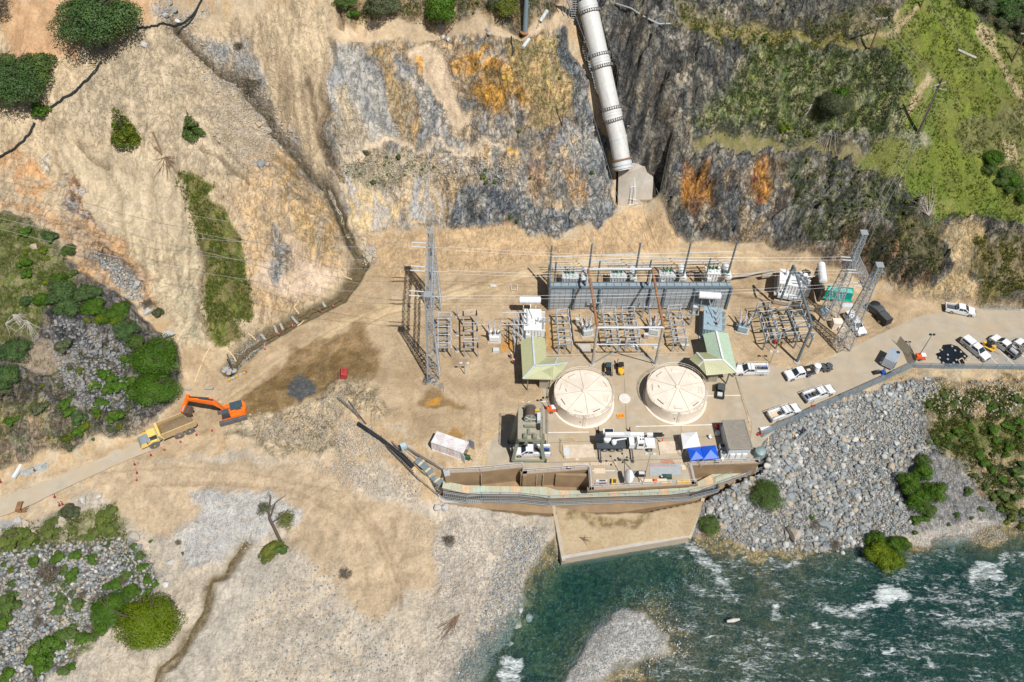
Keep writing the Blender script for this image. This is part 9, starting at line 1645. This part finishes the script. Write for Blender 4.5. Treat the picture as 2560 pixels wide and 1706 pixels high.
for dx in (-.9,0,.9):wire(UP1+Vector((dx,0,-1)),UP2+Vector((dx,0,-.2)),.7,'thin line between the wooden poles on the green hillside',.025,14,'lines on the right hillside');wire(UP1+Vector((dx*1.5,0,-2)),BEAMR[2]+Vector((dx,0,4)),2,'thin line from the double wooden pole down to the right tower',.025,18,'lines from hillside to the right tower');wire(UP2+Vector((dx,0,-.2)),pv((2120+dx*12,-30),56),.5,'thin line running up out of the frame from the thin pole',.025,10,'lines out of the frame')
wire(UP3,UP3+Vector((30,-50,-18)),2,'single thin line slanting across the green slope',.025,14)
for k,(a,b)in enumerate([(Z3B(190,315),Z3B(450,315)),]):pass

r9=random.Random(3)
for k in range(4):
    x0,y0=[(345,590),(905,580),(1480,560),(2010,540)][k];c=pv(Z47(x0,y0),3.6)
    for j in range(3):wire((c.x-.6+j*.6,c.y+.2,4.2),(c.x-.8+j*.8,c.y+3.0,6.3),.2,'short jumper rising from a transformer bushing to the bus pipes',.03,6,'jumpers behind the blast wall')
for k,(a,za,b,zb)in enumerate([(Z3B(500,905),3.6,Z3B(620,905),4.2),(Z3B(760,990),4.2,Z3B(890,960),4.2),(Z3B(990,960),4.2,Z3B(1140,920),5),(Z3B(500,1075),3.6,Z3B(628,1060),4.2),(Z47(340,960),3.6,Z47(470,1000),4),(Z47(580,1000),4,Z47(740,940),3.6),(Z47(1110,930),3.6,Z47(1260,985),4),(Z47(1420,970),4,Z47(1510,915),3.6),(Z4B(70,960),4.2,Z4B(-60,940),5),(Z4B(170,970),4.2,Z4B(275,915),4.0),(Z4B(400,905),4,Z4B(605,905),4)]):wire(pv(a,za),pv(b,zb),.25,'short sagging jumper between switch rack and breaker',.03,8,'jumpers in the switchyard')
def pipe_run(pts,z,r,label,mt_=LGT,name='bus_pipe'):tagit(build(MB().tube([pv(p,z)for p in pts],r,6),name,mt_,None),label,'pipe')
pipe_run([Z3B(1000,870),Z3B(1245,868)],4.6,.07,'upper white bus pipe left of the tall white transformer');pipe_run([Z3B(1010,990),Z3B(1250,985)],4.6,.07,'lower white bus pipe left of the tall white transformer')
for p,l in ((Z3B(1045,1150),'thin dark post under the bus pipes left of the tall white transformer'),):
    b=pv(p);tagit(build(MB().tube([(b.x,b.y,0),(b.x,b.y,4.6)],.08,6).beam((b.x-.8,b.y,4.6),(b.x+.3,b.y,4.6),.1),'post',BRN,None),l,'post')

for k,(a,b,mt_,l)in enumerate([(Z39(400,352),Z39(1800,322),CON,'long low concrete kerb between the switchyard and the paved yard')]):tagit(build(MB().beam(pv(a,.1),pv(b,.1),.25,.22),'kerb',mt_,None),l,'kerb')
P=[V(*p,.25)for p in q(6,350,335,470,320,560,300,650,290)];tagit(build(MB().tube(P,.28,8),'cable_duct',mat('duct_grey',(.38,.34,.28),.8,var=.2),None,smooth=True),'grey cable duct bundle snaking from the bus poles to the largest transformer','duct')
P=[pv(Z47(*p),.2)for p in ((1700,478),(1780,470),(1850,480),(1890,470))];tagit(build(MB().tube(P,.14,6),'hose',HOSE,None),'dark hose lying behind the third transformer','hose')
# ================================================================ small things
def cone(px,py,label=None,kind='cone',z=None,grp='traffic cones'):
    g=G(px,py);T=thing('traffic_cone',label or 'small orange traffic cone','cone',(g.x,g.y,g.z+.02),0,grp);build(MB().box((0,0,.03),(.42,.42,.06)),'base',CORG,T);build(MB().lathe([(.17,.06),(.04,.85),(.02,.86)],(0,0,0),10),'body',CORG,T);build(MB().lathe([(.125,.38),(.10,.52)],(0,0,0),10),'reflective_band',WHT,T);return T
for p,l in [((1700+1322/2.736,570+520/2.736),'orange cone at the nose of the dark covered truck'),((1700+1422/2.736,570+645/2.736),'orange cone behind the small dark boxy trailer'),(Z47(1000,1500-160),'x')][:2]:cone(*p,l,grp=None)
def delineator(px,py,label,mt_=RED,grp='red and white barrier posts'):
    g=G(px,py);T=thing('barrier_post',label,'barrier post',(g.x,g.y,g.z),random.uniform(0,3),grp);build(MB().lathe([(.2,0),(.2,.06),(.1,.1)],(0,0,0),10),'base',BLK,T);build(MB().tube([(0,0,.1),(.05,0,1.0)],.10,8),'body',mt_,T);build(MB().tube([(.04,0,.7),(.05,0,.9)],.11,8),'band',WHT,T)
for x,y in [(958,925-570+570-0,)][:0]:pass
for x,y,l in [(2280,550,'uppermost'),(2190,578,'second from top'),(2003,682,'third from top'),(1912,740,'fourth from top'),(1813,832,'fifth from top'),(1683,988,'lowest')]:delineator(*q(4,x,y)[0],f'red barrier post on the roadside of the creek ditch, {l} of the row',RED if y not in (682,832)else CORG)
for x,y,l in [(1455,1100,'red barrier post beside white bags right of the excavator boom tip'),(1452,1388,'orange barrier post below the excavator tracks'),(1345,1418,'red and white barrier post right of the dump truck rear wheels'),(1235,1465,'orange barrier post below the dump truck tub'),(1125,1520,'orange barrier post on the dirt below the dump truck front wheel')]:delineator(*q(4,x,y)[0],l,CORG if 'orange' in l else RED)
for x,y,l in [(1033,8,'top one of the barrier posts on the dirt beside the road'),(922,72,'second of the barrier posts on the dirt beside the road'),(937,130,'third of the barrier posts on the dirt beside the road'),(935,178,'lowest orange one of the barrier posts on the dirt beside the road'),(428,345,'right one of two barrier posts on the lower road shoulder'),(408,352,'left one of two barrier posts on the lower road shoulder'),(237,112,'barrier post on the grey gravel patch above the road'),(5,192,'barrier post at the left picture edge above the road'),(375,295,'small pale marker on the lower road shoulder')]:delineator(*q(7,x,y)[0],l,CORG if 'orange' in l else RED)

def bags(a,b,label,n=6,grp='sandbag check dams across the ditch'):
    A,B=G(*a),G(*b);T=thing('sandbag_dam',label,'sandbags',tuple((A+B)/2),0,grp)
    for k in range(n):p=A.lerp(B,k/(n-1));build(MB().lathe([(.1,0),(.27,.08),(.25,.2),(.1,.26)],(p.x,p.y,gh(p.x,p.y)+.3),8),'sandbag',SBAG,T,world=True,smooth=True)
for (x0,y0,x1,y1,l)in [(1788,740,1818,775,'lowest'),(1880,682,1895,722,'second from bottom'),(1920,668,1936,700,'third from bottom'),(2002,622,2035,660,'fourth from bottom'),(2210,520,2225,545,'upper')]:bags(q(4,x0,y0)[0],q(4,x1,y1)[0],f'row of grey white sandbags damming the creek ditch, {l} of the dams')
def wattle(r_,pts,label,mt_=STRAW,rr=.14):P=[G(*p)for p in q(r_,*pts)];tagit(build(MB().tube([(p.x,p.y,gh(p.x,p.y)+.1)for p in P],rr,7),'straw_wattle',mt_,None,smooth=True),label,'wattle','straw erosion wattles')
wattle(4,(2030,520,2010,545,2045,590),'straw wattle end on the slope above the ditch, between two dams');wattle(4,(1695,722,1720,740,1750,768),'straw wattle on the bank above the lowest sandbag dam');wattle(4,(1530,830,1575,855,1600,885,1618,920),'straw wattle at the lower end of the ditch near the leaning post');wattle(4,(2080,632,2060,655,2035,672),'straw wattle on the roadside of the ditch by the fourth dam');wattle(4,(2345,475,2330,495,2290,515),'straw wattle on the roadside at the upper end of the ditch');wattle(4,(1640,930,1655,942,1672,920),'tiny curved straw wattle on the roadside near the ditch end');wattle(4,(1440,815,1400,880,1370,960,1330,1060),'long pale hose line running down beside the wash mouth');wattle(5,(5,300,30,335,80,355),'straw wattle beside the wet blue gravel at the creek bend')
g=G(*q(4,1560,985)[0]);T=thing('sandbag_heap','heap of white sandbags at the lower end of the creek ditch','sandbags',tuple(g));[build(MB().lathe([(.2,0),(.5,.1),(.45,.3),(.2,.4)],(random.uniform(-1.6,1.3),random.uniform(-.9,1.2),random.uniform(0,.3)),8),'sandbag',SBAG if k%5 else BLK,T,smooth=True)for k in range(16)]
g=G(*q(4,1625,1025)[0]);T=thing('barricade','yellow and blue road barricade boards by the ditch end','barricade',tuple(g),R(35));[build(MB().box((-1.6+k*.75,0,.5),(.62,.12,.5)),'board',YEL_ if k%2==0 else mat('pale_blue_metal',(.42,.55,.62),.4),T)for k in range(5)];[build(MB().beam((x,-.4,0),(x,.4,.9),.08),'leg',DGR,T)for x in (-1.6,1.4)]
for x,y,l in [(1280,1110,'row of white sandbags left of the excavator boom tip'),(1430,1105,'two white bags beside the red barrier post')]:bags(q(4,x-22,y)[0],q(4,x+22,y)[0],l,5,None)
o=G(*q(7,125,125)[0]);tagit(build(MB().box((o.x,o.y,o.z+.35),(.5,2.6,.5),R(-8)),'white_barrier',WHT,None),'white curved barrier on the grey gravel patch at the left','barrier')

P=[V(*p,.12)for p in q(6,1750,860,1780,850,1800,800,1850,795,1900,810,1972,878,1950,900,1945,930,1890,945,1840,955,1800,930,1775,900)];T=thing('lined_pond','black plastic liner pond with white sandbags round its rim','pond',tuple(V(*q(6,1860,880)[0],0)))
c=sum(P,Vector())/len(P);n=len(P);vs=[p for p in P]+[c.lerp(p,.8)+Vector((0,0,.25))for p in P]+[c.lerp(p,.55)+Vector((0,0,.05))for p in P]+[c+Vector((0,0,-.0))];fs=[(i,(i+1)%n,n+(i+1)%n,n+i)for i in range(n)]+[(n+i,n+(i+1)%n,2*n+(i+1)%n,2*n+i)for i in range(n)]+[(2*n+i,2*n+(i+1)%n,3*n)for i in range(n)]
build(MB().add(vs,fs),'liner',TARP,T,world=True,smooth=True)
for x,y in [(1790,835),(1860,812),(1775,890),(1800,925),(1850,940),(1905,945),(1880,840),(1830,870),(1890,905),(1830,900),(1870,925),(1945,880),(1920,850)]:g=V(*q(6,x,y)[0],.3);build(MB().lathe([(.12,0),(.24,.08),(.2,.18),(.1,.22)],(g.x,g.y,.28),8),'sandbag',SBAG,T,world=True,smooth=True)
T=thing('wood_frame','open yellow wooden frame leaning at the pond corner','frame',tuple(V(*q(6,1925,925)[0],0)));F4=[V(*p,.6)for p in q(6,1905,905,1930,890,1955,930,1925,950)];[build(MB().beam(F4[i],F4[(i+1)%4],.14),'frame_bar',LUM,T,world=True)for i in range(4)]

for k,(x,y,d_,mt_,l)in enumerate([(1390,985,(.9,.8,.9),BLU_,'blue drum among junk below the grey box trailer'),(1345,985,(1.4,.6,1.0),BLK,'black machine left of the blue drum below the grey box trailer'),(1430,1000,(1.6,.8,.5),WOOD,'heap of brown planks right of the blue drum'),(1480,990,(1.2,.5,.4),DEADW,'heap of pale sticks right of the brown planks'),(918,1222,(.9,.7,.6),CORG,'orange buckets by the fence below a service truck'),(898,1235,(.7,.5,.5),LUM,'yellow bundle by the fence beside the orange buckets'),(1520,1033,(.4,.4,.4),YEL_,'tiny yellow ball like object on the path outside the fence'),(1690,1033,(1.2,.5,.3),LGT,'pale board lying on the path outside the parking fence'),(650,780,(.5,.4,1.2),RED,'small red machine at the foot of the blue grey switch rack'),(690,795,(.5,.4,1.3),YEL_,'small yellow machine right of the red one below the switch rack'),(540,1410,(.9,.4,.5),RED,'red barrier by the white chest'),(1275,1000,(.1,.1,.1),BLK,'x')][:-1]):
    b=V(*q(6,x,y)[0],d_[2]/2);T=thing({'drum':'drum'}.get(l.split()[1],'yard_item'),l,'object',(b.x,b.y,gh(b.x,b.y)+.02),random.uniform(-.6,.6));build(MB().frus(0,(-d_[0]/2,d_[0]/2,-d_[1]/2,d_[1]/2),d_[2]*.8,(-d_[0]*.42,d_[0]*.42,-d_[1]*.42,d_[1]*.42)),'body',mt_,T);build(MB().box((d_[0]*.1,0,d_[2]*.86),(d_[0]*.5,d_[1]*.5,d_[2]*.15)),'top',DGR,T)
for k,(x,y,l)in enumerate([(2353-10,995,'x')]):pass

g=pv(Z8(640,1120),8)

def person(p,z,rz,label,shirt,trousers,hat):
    T=thing('person',label,'person',(p.x,p.y,z),rz);me=bpy.data.meshes.new('body');pts=[(0,0,.95),(0,0,1.2),(0,0,1.42),(0,0,1.52),(0,.02,1.66),(.19,0,1.38),(.26,.05,1.12),(.24,.2,.95),(-.19,0,1.38),(-.26,.05,1.12),(-.24,.2,.95),(.10,0,.9),(.12,.05,.5),(.12,0,.08),(.13,.14,.04),(-.10,0,.9),(-.13,-.06,.5),(-.13,-.1,.08),(-.14,.04,.04)]
    ed=[(0,1),(1,2),(2,3),(3,4),(2,5),(5,6),(6,7),(2,8),(8,9),(9,10),(0,11),(11,12),(12,13),(13,14),(0,15),(15,16),(16,17),(17,18)];rad=[.15,.15,.16,.07,.11,.075,.05,.04,.075,.05,.04,.10,.07,.05,.045,.10,.07,.05,.045]
    me.from_pydata(pts,ed,[]);o=bpy.data.objects.new('body',me);COL.objects.link(o);o.parent=T;o.modifiers.new('skin','SKIN')
    for i,r in enumerate(rad):me.skin_vertices[0].data[i].radius=(r,r)
    me.skin_vertices[0].data[0].use_root=True;s=o.modifiers.new('sub','SUBSURF');s.levels=1;s.render_levels=1;me.materials.append(trousers)
    build(MB().lathe([(.19,.95),(.2,1.2),(.2,1.4),(.1,1.5)],(0,0,0),10),'vest',shirt,T,smooth=True);build(MB().lathe([(.15,1.68),(.13,1.76),(.06,1.82)],(0,.02,0),10),'hard_hat',hat,T,smooth=True)
person(V(*q(5,1170,895)[0],0),0,1.0,'worker in an orange vest standing left of the left green roofed shelter',CORG,mat('navy_cloth',(.03,.04,.07),.9),WHT);person(pv(Z39(95,440)),0,2.0,'worker in a red shirt in the shade left of the left shelter',RED,mat('navy_cloth',(.03,.04,.07),.9),WHT);person(pv(Z39(1185,265)),0,.4,'worker in an orange vest in the switchyard below the rusty beams',CORG,mat('navy_cloth',(.03,.04,.07),.9),WHT);person(pv(Z47(1340,1045)),0,1.4,'worker in red orange clothes beside the right grey circuit breaker',CORG,mat('navy_cloth',(.03,.04,.07),.9),WHT)

# ================================================================ give look-alikes of one group their place in the row
ORD=['leftmost','second','third','fourth','fifth','sixth','seventh','eighth','ninth','tenth','eleventh','twelfth','thirteenth','fourteenth','fifteenth','sixteenth','seventeenth','eighteenth','nineteenth','twentieth']
from collections import defaultdict
D_=defaultdict(list)
for o in COL.objects:
    if o.parent is None and o.get('group'):D_[(o['group'],o['label'])].append(o)
for (g_,l_),L_ in D_.items():
    if 1<len(L_)<=45:
        def sx(o):v=np.array(o.location if o.location.length>1 else Vector(o.bound_box[0]))-CAM;return (v@RT)/(v@FW)
        L_.sort(key=sx);n_=len(L_);w_=' '.join(l_.split()[:11])
        for i,o in enumerate(L_):
            k=ORD[i]+(' from the left' if i else '')if i<20 else (ORD[n_-1-i]+' from the right' if 0<n_-1-i<20 else ('rightmost' if i==n_-1 else None))
            if k:o['label']=w_+', '+k
            elif True:o['label']=w_+', near the middle'
